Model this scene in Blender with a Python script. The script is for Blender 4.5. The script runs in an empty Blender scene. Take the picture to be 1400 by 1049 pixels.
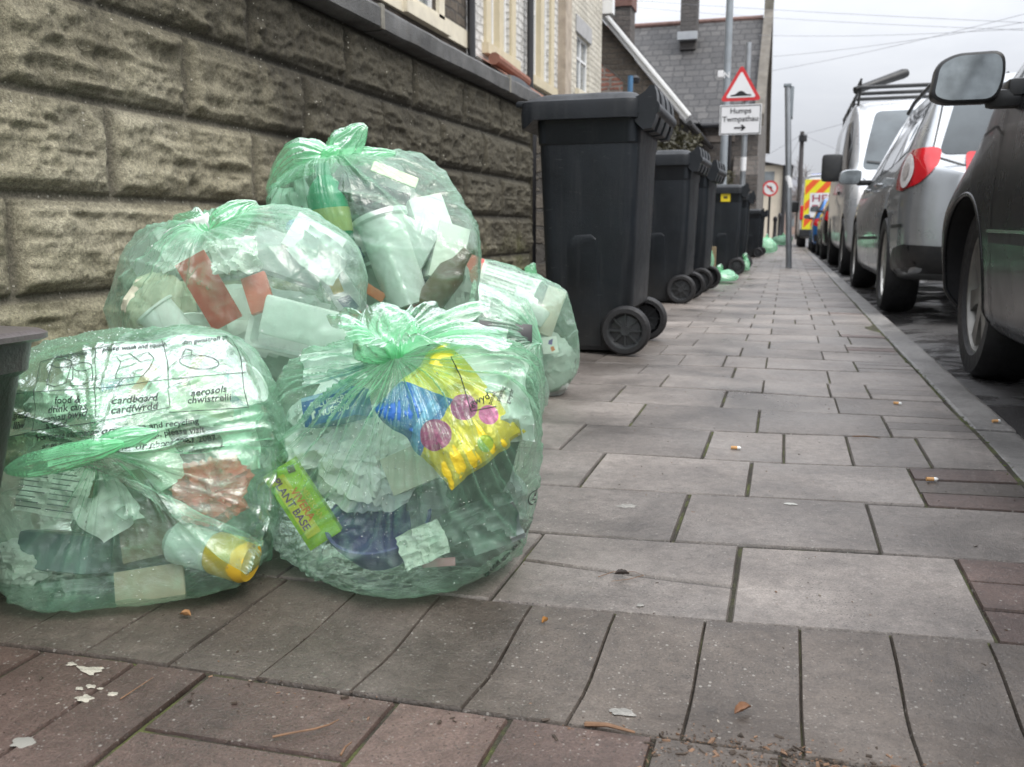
import bpy, bmesh, math, random
import numpy as np
from mathutils import Vector, Matrix
from mathutils.bvhtree import BVHTree
random.seed(7); RNG = np.random.RandomState(7)
sc = bpy.context.scene
COL = sc.collection
PI = math.pi

# ------------------------------------------------------------------ camera maths (layout aid: pixel of the 1400x1049 photo -> world point)
F, CX, CY, CAMH = 1200.0, 700.0, 524.5, 0.5
VX, VY = 1075.0, 315.0
PITCH = math.atan((CY - VY) / F)
YAW = math.atan2(VX - CX, F * math.cos(PITCH) + (CY - VY) * math.sin(PITCH))
FW = Vector((-math.sin(YAW) * math.cos(PITCH), math.cos(YAW) * math.cos(PITCH), -math.sin(PITCH)))
RT = Vector((math.cos(YAW), math.sin(YAW), 0))
UP = Vector((-math.sin(YAW) * math.sin(PITCH), math.cos(YAW) * math.sin(PITCH), math.cos(PITCH)))
def ray(x, y):
    return FW + RT * ((x - CX) / F) + UP * ((CY - y) / F)
def gz(x, y, z=0.0):
    r = ray(x, y); t = (z - CAMH) / r.z
    return Vector((r.x * t, r.y * t, z))
def gy(x, y, Y):
    r = ray(x, y); t = Y / r.y
    return Vector((r.x * t, Y, CAMH + r.z * t))
def gx(x, y, X):
    r = ray(x, y); t = X / r.x
    return Vector((X, r.y * t, CAMH + r.z * t))

# ------------------------------------------------------------------ noise
def _h(ix, iy, iz, s):
    n = (ix * 374761393 + iy * 668265263 + iz * 2147483647 + s * 1274126177) & 0xFFFFFFFF
    n = ((n ^ (n >> 13)) * 1274126177) & 0xFFFFFFFF
    n = (n ^ (n >> 16)) & 0xFFFFFFFF
    return n / 4294967295.0
def vnoise(P, s=0):
    P = np.asarray(P, dtype=np.float64)
    i = np.floor(P).astype(np.int64); f = P - i
    f = f * f * f * (f * (f * 6 - 15) + 10)
    r = 0
    for dx in (0, 1):
        for dy in (0, 1):
            for dz in (0, 1):
                w = (f[..., 0] if dx else 1 - f[..., 0]) * (f[..., 1] if dy else 1 - f[..., 1]) * (f[..., 2] if dz else 1 - f[..., 2])
                r = r + w * _h(i[..., 0] + dx, i[..., 1] + dy, i[..., 2] + dz, s)
    return r * 2 - 1
def fbm(P, o=4, s=0, ridged=False):
    a, t, r = 1.0, 0.0, 0
    P = np.asarray(P, dtype=np.float64)
    for k in range(o):
        n = vnoise(P, s + k * 17)
        r = r + a * ((1 - 2 * np.abs(n)) if ridged else n); t += a
        a *= 0.5; P = P * 2.03 + 11.3
    return r / t
def st3(a, b, c):
    return np.stack([a + 0 * b + 0 * c, b + 0 * a + 0 * c, c + 0 * a + 0 * b], -1)
def sstep(a, b, x):
    t = np.clip((x - a) / (b - a), 0, 1); return t * t * (3 - 2 * t)

# ------------------------------------------------------------------ object helpers
def link(o, parent=None):
    COL.objects.link(o)
    if parent is not None: o.parent = parent
    return o
def tag(o, label=None, cat=None, group=None, kind=None):
    if label: o['label'] = label
    if cat: o['category'] = cat
    if group: o['group'] = group
    if kind: o['kind'] = kind
    return o
def thing(name, label, cat, loc=(0, 0, 0), rz=0.0, group=None):
    o = bpy.data.objects.new(name, None); COL.objects.link(o)
    o.empty_display_size = 0.1
    o.location = loc; o.rotation_euler = (0, 0, rz)
    return tag(o, label, cat, group)
def mobj(name, verts, faces, mat, parent=None, smooth=False, mats=None, fmat=None):
    me = bpy.data.meshes.new(name)
    me.from_pydata([tuple(v) for v in verts], [], [tuple(f) for f in faces])
    for m in (mats if mats else [mat]):
        if m is not None: me.materials.append(m)
    if fmat is not None: me.polygons.foreach_set('material_index', fmat)
    if smooth: me.polygons.foreach_set('use_smooth', [True] * len(me.polygons))
    me.update()
    return link(bpy.data.objects.new(name, me), parent)
class MB:
    """collects shapes into one mesh"""
    def __init__(s): s.v = []; s.f = []; s.m = []
    def add(s, verts, faces, mi=0):
        b = len(s.v); s.v += [tuple(v) for v in verts]
        s.f += [tuple(i + b for i in f) for f in faces]; s.m += [mi] * len(faces); return s
    def box(s, a, b, mi=0, M=None):
        x0, y0, z0 = a; x1, y1, z1 = b
        v = [(x0, y0, z0), (x1, y0, z0), (x1, y1, z0), (x0, y1, z0), (x0, y0, z1), (x1, y0, z1), (x1, y1, z1), (x0, y1, z1)]
        if M is not None: v = [M @ Vector(p) for p in v]
        return s.add(v, [(0, 3, 2, 1), (4, 5, 6, 7), (0, 1, 5, 4), (1, 2, 6, 5), (2, 3, 7, 6), (3, 0, 4, 7)], mi)
    def bbox(s, a, b, r=0.01, mi=0, M=None):
        """bevelled box (12 chamfered edges)"""
        a = Vector(a); b = Vector(b); c = (a + b) / 2; h = (b - a) / 2
        r = min(r, min(h) * 0.95)
        bm = bmesh.new(); bmesh.ops.create_cube(bm, size=2)
        for v in bm.verts: v.co = Vector((v.co.x * h.x, v.co.y * h.y, v.co.z * h.z)) + c
        bmesh.ops.bevel(bm, geom=list(bm.edges), offset=r, segments=2, profile=0.6, affect='EDGES')
        if M is not None: bm.transform(M)
        return s.bm(bm, mi)
    def bm(s, bm, mi=0):
        bm.verts.index_update()
        s.add([v.co.copy() for v in bm.verts], [[v.index for v in f.verts] for f in bm.faces], mi); bm.free(); return s
    def tube(s, pts, r, n=8, mi=0, cap=True):
        pts = [Vector(p) for p in pts]; rr = r if isinstance(r, (list, tuple)) else [r] * len(pts)
        vs = []; fs = []; prev = None
        for i, p in enumerate(pts):
            d = (pts[min(i + 1, len(pts) - 1)] - pts[max(i - 1, 0)]).normalized()
            if prev is None:
                u = d.cross(Vector((0, 0, 1)))
                if u.length < 0.1: u = d.cross(Vector((1, 0, 0)))
            else: u = prev - d * prev.dot(d)
            u.normalize(); prev = u; w = d.cross(u)
            for k in range(n):
                a = 2 * PI * k / n
                vs.append(p + (u * math.cos(a) + w * math.sin(a)) * rr[i])
        for i in range(len(pts) - 1):
            for k in range(n):
                fs.append((i * n + k, i * n + (k + 1) % n, (i + 1) * n + (k + 1) % n, (i + 1) * n + k))
        if cap: fs += [tuple(range(n))[::-1], tuple(range((len(pts) - 1) * n, len(pts) * n))]
        return s.add(vs, fs, mi)
    def lathe(s, prof, n=32, M=None, mi=0):
        """profile [(r, h)] turned round local Z"""
        vs = []; fs = []
        for r, h in prof:
            for k in range(n):
                a = 2 * PI * k / n; vs.append(Vector((r * math.cos(a), r * math.sin(a), h)))
        for i in range(len(prof) - 1):
            for k in range(n):
                fs.append((i * n + k, i * n + (k + 1) % n, (i + 1) * n + (k + 1) % n, (i + 1) * n + k))
        if M is not None: vs = [M @ v for v in vs]
        return s.add(vs, fs, mi)
    def prism(s, poly, h, M=None, mi=0):
        """polygon in XY extruded to +-h/2 in Z"""
        n = len(poly)
        vs = [Vector((x, y, -h / 2)) for x, y in poly] + [Vector((x, y, h / 2)) for x, y in poly]
        if M is not None: vs = [M @ v for v in vs]
        fs = [tuple(range(n))[::-1], tuple(range(n, 2 * n))] + [(i, (i + 1) % n, n + (i + 1) % n, n + i) for i in range(n)]
        return s.add(vs, fs, mi)
    def build(s, name, mat=None, parent=None, smooth=False, mats=None, auto=None):
        o = mobj(name, s.v, s.f, mat, parent, smooth, mats, s.m if mats else None)
        if auto is not None: autosmooth(o, auto)
        return o
def autosmooth(o, deg=40):
    me = o.data
    bm = bmesh.new(); bm.from_mesh(me)
    bmesh.ops.recalc_face_normals(bm, faces=bm.faces)
    lim = math.radians(deg)
    for f in bm.faces: f.smooth = True
    for e in bm.edges:
        if len(e.link_faces) == 2: e.smooth = e.calc_face_angle(0) < lim
    bm.to_mesh(me); bm.free(); me.update()
    return o
def copy_tree(o, parent=None):
    c = o.copy(); COL.objects.link(c); c.parent = parent
    for ch in list(o.children): copy_tree(ch, c)
    return c
def grid_faces(nu, nv, wrap=False):
    fs = []
    for i in range(nu - 1):
        for j in range(nv if wrap else nv - 1):
            fs.append((i * nv + j, i * nv + (j + 1) % nv, (i + 1) * nv + (j + 1) % nv, (i + 1) * nv + j))
    return fs
def frame(origin, xa, ya):
    """matrix with local x, y axes along xa, ya (z = x cross y)"""
    xa = Vector(xa).normalized(); ya = Vector(ya); ya = (ya - xa * ya.dot(xa)).normalized(); za = xa.cross(ya)
    return Matrix(((xa.x, ya.x, za.x, origin[0]), (xa.y, ya.y, za.y, origin[1]), (xa.z, ya.z, za.z, origin[2]), (0, 0, 0, 1)))
_txt = {}
def text_mesh(s, size=1.0, align='CENTER'):
    """(verts, faces) of a flat text, x right, y up"""
    k = (s, size, align)
    if k not in _txt:
        cu = bpy.data.curves.new('t', 'FONT'); cu.body = s; cu.size = size; cu.align_x = align; cu.align_y = 'CENTER'; cu.resolution_u = 3; cu.offset = 0.014 * size
        o = bpy.data.objects.new('t', cu); COL.objects.link(o)
        dg = bpy.context.evaluated_depsgraph_get(); me = bpy.data.meshes.new_from_object(o.evaluated_get(dg))
        _txt[k] = ([v.co.copy() for v in me.vertices], [tuple(p.vertices) for p in me.polygons])
        bpy.data.objects.remove(o); bpy.data.curves.remove(cu); bpy.data.meshes.remove(me)
    return _txt[k]

# ------------------------------------------------------------------ materials
def new_mat(name):
    m = bpy.data.materials.new(name); m.use_nodes = True
    nt = m.node_tree; nt.nodes.clear()
    out = nt.nodes.new('ShaderNodeOutputMaterial')
    return m, nt, out
class N:
    def __init__(s, nt): s.nt = nt
    def n(s, t, **kw):
        nd = s.nt.nodes.new(t)
        for k, v in kw.items():
            if k.startswith('i_'):
                key = k[2:].replace('_', ' ')
                nd.inputs[int(key) if key.isdigit() else key].default_value = v
            else: setattr(nd, k, v)
        return nd
    def l(s, a, b): s.nt.links.new(a, b)
    def coord(s, which='Object', scale=(1, 1, 1)):
        tc = s.n('ShaderNodeTexCoord'); mp = s.n('ShaderNodeMapping'); mp.inputs['Scale'].default_value = scale
        s.l(tc.outputs[which], mp.inputs[0]); return mp.outputs[0]
    def noise(s, co, scale, detail=4, rough=0.55, dist=0.0):
        nd = s.n('ShaderNodeTexNoise'); nd.inputs['Scale'].default_value = scale; nd.inputs['Detail'].default_value = detail
        nd.inputs['Roughness'].default_value = rough; nd.inputs['Distortion'].default_value = dist
        if co is not None: s.l(co, nd.inputs['Vector'])
        return nd.outputs['Fac']
    def vor(s, co, scale, feature='F1', out='Distance'):
        nd = s.n('ShaderNodeTexVoronoi'); nd.inputs['Scale'].default_value = scale; nd.feature = feature
        s.l(co, nd.inputs['Vector']); return nd.outputs[out]
    def ramp(s, fac, stops):
        nd = s.n('ShaderNodeValToRGB'); e = nd.color_ramp.elements
        while len(e) > 1: e.remove(e[-1])
        for i, (p, c) in enumerate(stops):
            el = e[0] if i == 0 else e.new(p)
            el.position = p; el.color = (*c, 1) if isinstance(c, tuple) else (c, c, c, 1)
        s.l(fac, nd.inputs[0]); return nd.outputs[0]
    def mix(s, fac, a, b, mode='MIX'):
        nd = s.n('ShaderNodeMix', data_type='RGBA', blend_type=mode)
        for sock, v in ((nd.inputs[0], fac), (nd.inputs[6], a), (nd.inputs[7], b)):
            if isinstance(v, (int, float)): sock.default_value = v if sock == nd.inputs[0] else (v, v, v, 1)
            elif isinstance(v, tuple): sock.default_value = (*v, 1)
            else: s.l(v, sock)
        return nd.outputs[2]
    def math(s, op, a, b=0.0):
        nd = s.n('ShaderNodeMath', operation=op)
        for sock, v in ((nd.inputs[0], a), (nd.inputs[1], b)):
            if isinstance(v, (int, float)): sock.default_value = v
            else: s.l(v, sock)
        return nd.outputs[0]
    def bump(s, h, strength=0.3, dist=0.01, normal=None):
        nd = s.n('ShaderNodeBump'); nd.inputs['Strength'].default_value = strength; nd.inputs['Distance'].default_value = dist
        s.l(h, nd.inputs['Height'])
        if normal is not None: s.l(normal, nd.inputs['Normal'])
        return nd.outputs[0]
    def bsdf(s, out, color=None, rough=0.5, metal=0.0, normal=None, spec=0.5, coat=0.0):
        b = s.n('ShaderNodeBsdfPrincipled')
        for key, v in (('Base Color', color), ('Roughness', rough), ('Metallic', metal), ('Specular IOR Level', spec), ('Coat Weight', coat)):
            if v is None: continue
            if isinstance(v, tuple): b.inputs[key].default_value = (*v, 1)
            elif isinstance(v, (int, float)): b.inputs[key].default_value = v
            else: s.l(v, b.inputs[key])
        if normal is not None: s.l(normal, b.inputs['Normal'])
        s.l(b.outputs[0], out.inputs[0]); return b
_pl = {}
def plain(name, c, rough=0.5, metal=0.0, var=0.12, scale=6.0, bump=0.0, bscale=60.0, coat=0.0, spec=0.5, dirt=0.0):
    """painted / plastic / paper surface with uneven tone and gloss"""
    if name in _pl: return _pl[name]
    m, nt, out = new_mat(name); n = N(nt); co = n.coord()
    f = n.noise(co, scale, 5)
    a = tuple(max(0, x * (1 - var)) for x in c); b = tuple(min(1, x * (1 + var)) for x in c)
    col = n.ramp(f, [(0.3, a), (0.7, b)])
    if dirt:
        d = n.ramp(n.noise(co, scale * 2.3, 6, 0.7), [(0.5, 0.0), (0.72, 1.0)])
        col = n.mix(n.math('MULTIPLY', d, dirt), col, (0.10, 0.09, 0.075))
    r = n.ramp(n.noise(co, scale * 1.7, 4), [(0.3, max(0.02, rough * 0.8)), (0.7, min(1, rough * 1.2))])
    nm = n.bump(n.noise(co, bscale, 4), bump, 0.01) if bump else None
    n.bsdf(out, col, r, metal, nm, spec, coat)
    _pl[name] = m; return m
# ================================================================== SETTING: pavement, kerb, road, ground
def ground_z(x, y):
    """gentle undulation; shallow dip along the block band in front"""
    x = np.asarray(x, dtype=np.float64); y = np.asarray(y, dtype=np.float64)
    z = 0.004 * np.sin(x * 5.1 + y * 2.3) * np.sin(y * 3.7 - x)
    z = z - 0.016 * np.exp(-((y - (0.93 + 0.05 * x)) / 0.085) ** 2) * sstep(-0.75, -0.2, x)
    return z
def mat_slab(name, base, light, red=False):
    m, nt, out = new_mat(name); n = N(nt); co = n.coord()
    at = n.n('ShaderNodeAttribute', attribute_name='tone')
    tone = at.outputs['Fac']
    big = n.noise(co, 3.2, 5, 0.6)
    col = n.ramp(big, [(0.28, tuple(c * 0.55 for c in base)), (0.5, base), (0.75, light)])
    tv = n.ramp(tone, [(0.0, 0.30), (0.22, 0.72), (1.0, 1.28)])
    col = n.mix(1.0, col, tv, 'MULTIPLY')
    med = n.noise(co, 46, 5, 0.7)
    col = n.mix(0.6, col, n.ramp(med, [(0.25, 0.45), (0.5, 0.95), (0.8, 1.45)]), 'MULTIPLY')
    fine = n.noise(co, 330, 3, 0.7)
    col = n.mix(0.55, col, n.ramp(fine, [(0.3, 0.4), (0.52, 1.0), (0.72, 1.6)]), 'MULTIPLY')
    # pale aggregate chips and dark pits
    v = n.vor(co, 105); cs = n.vor(co, 105, out='Color')
    sel = n.n('ShaderNodeSeparateColor'); n.l(cs, sel.inputs[0])
    chip = n.math('MULTIPLY', n.math('LESS_THAN', v, 0.20), n.math('GREATER_THAN', sel.outputs[0], 0.86))
    col = n.mix(n.math('MULTIPLY', chip, 0.42), col, (0.42, 0.40, 0.36))
    v2 = n.vor(co, 230); cs2 = n.vor(co, 230, out='Color'); sl2 = n.n('ShaderNodeSeparateColor'); n.l(cs2, sl2.inputs[0])
    chip2 = n.math('MULTIPLY', n.math('LESS_THAN', v2, 0.26), n.math('GREATER_THAN', sl2.outputs[1], 0.82))
    col = n.mix(n.math('MULTIPLY', chip2, 0.4), col, (0.36, 0.34, 0.31))
    pit = n.math('MULTIPLY', n.math('LESS_THAN', v2, 0.25), n.math('GREATER_THAN', sl2.outputs[2], 0.84))
    col = n.mix(n.math('MULTIPLY', pit, 0.75), col, (0.02, 0.018, 0.015))
    # wet film: large patches of lower roughness
    wet = n.noise(co, 2.1, 5, 0.65, 0.6)
    col = n.mix(1.0, col, n.ramp(wet, [(0.34, 0.66), (0.60, 1.06)]), 'MULTIPLY')
    fw = n.noise(co, 90, 3)
    r = n.math('ADD', n.ramp(wet, [(0.32, 0.17), (0.62, 0.44)]), n.math('MULTIPLY', fw, 0.2))
    h = n.math('ADD', n.math('MULTIPLY', fine, 0.5), n.math('ADD', n.math('MULTIPLY', med, 0.9), n.math('MULTIPLY', chip, 0.10)))
    nm = n.bump(h, 0.55, 0.004)
    n.bsdf(out, col, r, 0, nm, 0.5)
    return m
M_SLAB = mat_slab('paving_concrete', (0.198, 0.173, 0.154), (0.276, 0.246, 0.223))
M_BAND = mat_slab('paving_block_dark', (0.106, 0.087, 0.072), (0.156, 0.133, 0.114))
M_RED = mat_slab('paving_brick', (0.112, 0.076, 0.063), (0.164, 0.115, 0.097))
M_KERB = mat_slab('kerb_concrete', (0.20, 0.19, 0.178), (0.265, 0.253, 0.238))
def mat_joint():
    m, nt, out = new_mat('joint_moss'); n = N(nt); co = n.coord()
    f = n.noise(co, 9, 5, 0.7)
    col = n.ramp(f, [(0.36, (0.028, 0.023, 0.018)), (0.50, (0.045, 0.042, 0.024)), (0.60, (0.075, 0.085, 0.022)), (0.75, (0.11, 0.13, 0.03))])
    fi = n.noise(co, 260, 4, 0.7)
    col = n.mix(0.7, col, n.ramp(fi, [(0.3, 0.4), (0.7, 1.5)]), 'MULTIPLY')
    n.bsdf(out, col, 0.9, 0, n.bump(fi, 0.9, 0.006)); return m
M_JOINT = mat_joint()

# ---- layout of the slabs
ROWS = [(1.113, 0.086), (1.402, 0.094), (1.678, 0.112), (1.958, 0.115), (2.250, 0.085), (2.535, 0.03), (2.805, 0.02), (3.065, 0.045), (3.326, 0.05)]
while ROWS[-1][0] < 62:
    ROWS.append((ROWS[-1][0] + 0.274, 0.03))
XL, XK = -3.2, 0.474
def rowy(k, x): return ROWS[k][0] + ROWS[k][1] * x
quads = []   # (four corners, material index, tone, subdivisions)
rr = random.Random(11)
for k in range(len(ROWS) - 1):
    w = 0.319; base = -0.046 if k % 2 == 0 else -0.153
    near = k < 22
    xs = []; x = base
    while x > (XL if k < 60 else -2.2): x -= w
    while x < XK - 0.1:
        xs.append(x); x += w
    if k % 2 == 0: xs = [v for v in xs if v < 0.30]
    else: xs = [v for v in xs if v < 0.2]
    last = xs[-1]
    edges = xs + ([XK] if k % 2 else [0.273])
    edges = sorted(set(round(e, 4) for e in edges))
    jy = rr.uniform(-0.004, 0.004)
    for a, b in zip(edges[:-1], edges[1:]):
        if b - a < 0.05: continue
        t = rr.uniform(0.25, 0.85)
        ja = rr.uniform(-0.0015, 0.0015)
        if k == 0 and -0.40 < a < -0.2:        # the slab with a crack running across it
            L_ = lambda x, f: rowy(k, x) * (1 - f) + rowy(k + 1, x) * f
            quads.append(([(a, rowy(k, a)), (b, rowy(k, b)), (b, L_(b, .40)), (a, L_(a, .56))], 0, t, 4)); quads.append(([(a, L_(a, .56)), (b, L_(b, .40)), (b, rowy(k + 1, b)), (a, rowy(k + 1, a))], 0, t + .04, 4))
        elif near and rr.random() < 0.10:       # cut slab
            mid = (a + b) / 2 + rr.uniform(-.05, .05)
            for p, q in ((a, mid), (mid, b)):
                quads.append(([(p, rowy(k, p)), (q, rowy(k, q)), (q, rowy(k + 1, q)), (p, rowy(k + 1, p))], 0, t + rr.uniform(-.1, .1), 4))
        else:
            quads.append(([(a + ja, rowy(k, a)), (b + ja, rowy(k, b)), (b + ja, rowy(k + 1, b)), (a + ja, rowy(k + 1, a))], 0, t, 4 if near else 1))
    if k % 2 == 0:
        for q in range(3):
            f0, f1 = q / 3, (q + 1) / 3
            L = lambda x, f: rowy(k, x) * (1 - f) + rowy(k + 1, x) * f
            mi = 2 if rr.random() < (0.85 if k < 4 else 0.12) else (1 if k < 4 else 0)
            quads.append(([(0.273, L(0.273, f0)), (XK, L(XK, f0)), (XK, L(XK, f1)), (0.273, L(0.273, f1))], mi, rr.uniform(0.3, 0.8), 2 if near else 1))
# ---- block band
def bandy(x): return 0.822 + 0.052 * x
xj = [-0.318 - 0.115 * i for i in range(20, 0, -1)] + [-0.305, -0.192, -0.075, 0.042, 0.150, 0.262, 0.375, 0.474]
for a, b in zip(xj[:-1], xj[1:]):
    sh = 0.05 if a > -0.4 else 0.0
    q = [(a + sh * .0, bandy(a)), (b, bandy(b)), (b, rowy(0, b)), (a, rowy(0, a))]
    if a < -0.35 and a > -3.0:
        pass
    quads.append((q, 1, rr.uniform(0.3, 0.8), 7))
# ---- red pavers, two-by-one with alternating direction
def red_y(t, x): return bandy(x) - t
xr = -0.376 - 0.118 * 22
cells = [-2.9, -2.66, -2.55, -2.32, -2.2, -1.97, -1.85, -1.62, -1.50, -1.27, -1.15, -1.03, -0.93, -0.83, -0.70, -0.605, -0.376, -0.25, -0.10, 0.02, 0.24, 0.36, 0.474]
for i, (a, b) in enumerate(zip(cells[:-1], cells[1:])):
    mi = 2 if a < -0.12 else (1 if rr.random() < .7 else 2)
    d = 0.0
    for r_ in range(9):
        dep = 0.118 if b - a > 0.17 else 0.235
        if d > 0.75: break
        sk = 0.10
        f = lambda x, t: (x + sk * 0 * t, red_y(t, x))
        quads.append(([f(a, d + dep), f(b, d + dep), f(b, d), f(a, d)], mi, rr.uniform(0.25, 0.85), 3)); d += dep
bmv, bmf, bmm, tone = [], [], [], []
def emit_slab(q, mi, tn, n, drop=0.012, tilt=0.002):
    jx_, jy_ = {0: (0.0012, 0.0026), 1: (0.0001, 0.0022), 2: (0.0024, 0.0026)}[mi]
    q = [Vector((p[0], p[1], 0)) for p in q]
    c = sum(q, Vector()) / 4
    ins = []
    for p in q:
        d = p - c
        ins.append(Vector((p.x - math.copysign(jx_, d.x), p.y - math.copysign(jy_, d.y), 0)))
    tx, ty, tz = rr.uniform(-tilt, tilt) * 3, rr.uniform(-tilt, tilt) * 3, rr.uniform(-0.0015, 0.0015)
    def P(u, v, z):
        p = ins[0] * (1 - u) * (1 - v) + ins[1] * u * (1 - v) + ins[2] * u * v + ins[3] * (1 - u) * v
        if n > 2 and (u < .001 or u > .999 or v < .001 or v > .999):     # worn, uneven edges
            j = fbm(np.array([p.x * 60, p.y * 60, 3.1]), 3, 5)
            k2 = fbm(np.array([p.x * 60, p.y * 60, 9.1]), 3, 6)
            p = Vector((p.x + 0.0016 * j, p.y + 0.0016 * k2, 0))
        return (p.x, p.y, float(ground_z(p.x, p.y)) + z + (p.x - c.x) * tx + (p.y - c.y) * ty + tz)
    b = len(bmv); lip = 0.003 if mi == 0 else 0.002
    m = max(n, 1)
    us = [0] + [i / m for i in range(1, m)] + [1]
    # ring coordinates: outer low ring, then top grid inset a touch by the bevel
    w = max((ins[1] - ins[0]).length, 1e-3); h = max((ins[3] - ins[0]).length, 1e-3)
    bu, bv = lip / w, lip / h
    U = [0, bu] + [i / m for i in range(1, m)] + [1 - bu, 1]
    Vv = [0, bv] + [i / m for i in range(1, m)] + [1 - bv, 1]
    nu, nv = len(U), len(Vv)
    for i, u in enumerate(U):
        for j, v in enumerate(Vv):
            edge = i in (0, nu - 1) or j in (0, nv - 1)
            bmv.append(P(u, v, -0.005 if edge else 0.0)); tone.append(0.0 if edge else tn)
    for i in range(nu - 1):
        for j in range(nv - 1):
            bmf.append((b + i * nv + j, b + (i + 1) * nv + j, b + (i + 1) * nv + j + 1, b + i * nv + j + 1)); bmm.append(mi)
    # skirt
    ring = [b + i * nv for i in range(nu)] + [b + (nu - 1) * nv + j for j in range(1, nv)] + [b + i * nv + nv - 1 for i in range(nu - 2, -1, -1)] + [b + j for j in range(nv - 2, 0, -1)]
    s = len(bmv)
    for r_ in ring:
        v = bmv[r_]; bmv.append((v[0], v[1], v[2] - drop)); tone.append(tn * 0.4)
    L = len(ring)
    for i in range(L):
        bmf.append((ring[i], s + i, s + (i + 1) % L, ring[(i + 1) % L])); bmm.append(mi)
for q in quads: emit_slab(*q)
# joint bed under the slabs
ny = 90; ysb = np.concatenate([np.linspace(-0.2, 4, 210), np.linspace(4.4, 62, 30)]); xsb = np.linspace(XL, XK + 0.012, 40)
b0 = len(bmv)
for yy in ysb:
    for xx in xsb:
        bmv.append((xx, yy, float(ground_z(xx, yy)) - 0.0042 + 0.0012 * float(vnoise(np.array([xx * 31, yy * 31, 1.0]), 2)))); tone.append(0.5)
for f in grid_faces(len(ysb), len(xsb)):
    bmf.append(tuple(b0 + i for i in f[::-1])); bmm.append(3)
pav = mobj('pavement', bmv, bmf, None, None, False, [M_SLAB, M_BAND, M_RED, M_JOINT], bmm)
at = pav.data.attributes.new('tone', 'FLOAT', 'POINT'); at.data.foreach_set('value', tone)
tag(pav, kind='structure')
# kerb
mb = MB(); y = -0.3; ks = []
while y < 60:
    L = 0.915 if y > -1 else 0.5
    mb.bbox((0.4795, y + 0.003, -0.2), (0.586, y + L - 0.003, 0.001 - 0.004 * (y < 2)), 0.012); y += L
kerb = mb.build('kerb', M_KERB); tag(kerb, kind='structure')
at = kerb.data.attributes.new('tone', 'FLOAT', 'POINT'); at.data.foreach_set('value', np.repeat(RNG.uniform(.3, .8, len(kerb.data.vertices) // 24 + 1), 24)[:len(kerb.data.vertices)])
# road
def mat_road():
    m, nt, out = new_mat('asphalt_wet'); n = N(nt); co = n.coord()
    big = n.noise(co, 1.3, 5, 0.6); fine = n.noise(co, 160, 3, 0.7)
    col = n.ramp(big, [(0.3, (0.052, 0.050, 0.050)), (0.7, (0.090, 0.087, 0.085))])
    col = n.mix(0.7, col, n.ramp(fine, [(0.3, 0.5), (0.7, 1.6)]), 'MULTIPLY')
    wet = n.noise(co, 2.6, 4, 0.6, 0.5)
    r = n.ramp(wet, [(0.42, 0.08), (0.56, 0.45)])
    st = n.ramp(wet, [(0.42, 0.0), (0.56, 1.0)])
    b = n.n('ShaderNodeBump'); b.inputs['Distance'].default_value = 0.006; n.l(st, b.inputs['Strength']); n.l(fine, b.inputs['Height'])
    n.bsdf(out, col, r, 0, b.outputs[0]); return m
M_ROAD = mat_road()
ys = np.concatenate([np.linspace(-3, 30, 120), np.linspace(31, 400, 30)]); xs = np.concatenate([np.linspace(0.55, 2.5, 24), np.linspace(3, 7.2, 6)])
V = [(x, y, -0.052 + 0.006 * math.sin(x * 4 + y * 1.3) * math.sin(y * 2.1) - (0.006 if x < 0.7 else 0)) for y in ys for x in xs]
tag(mobj('road', V, [f[::-1] for f in grid_faces(len(ys), len(xs))], M_ROAD, None, True), kind='structure')
M_EARTH = plain('earth_grey', (0.09, 0.08, 0.07), 0.9, var=0.3, scale=2)
V = []; fs = []
tag(mobj('ground', [(-400, -30, -0.16), (400, -30, -0.16), (400, 900, -0.16), (-400, 900, -0.16)], [(0, 1, 2, 3)], M_EARTH), kind='structure')
tag(mobj('yard_ground', [(-9, 5.8, -0.03), (-1.75, 5.8, -0.03), (-1.75, 40, -0.03), (-9, 40, -0.03)], [(0, 1, 2, 3)], plain('yard_concrete', (0.16, 0.155, 0.15), 0.7, var=.3, scale=3)), kind='structure')

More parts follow.
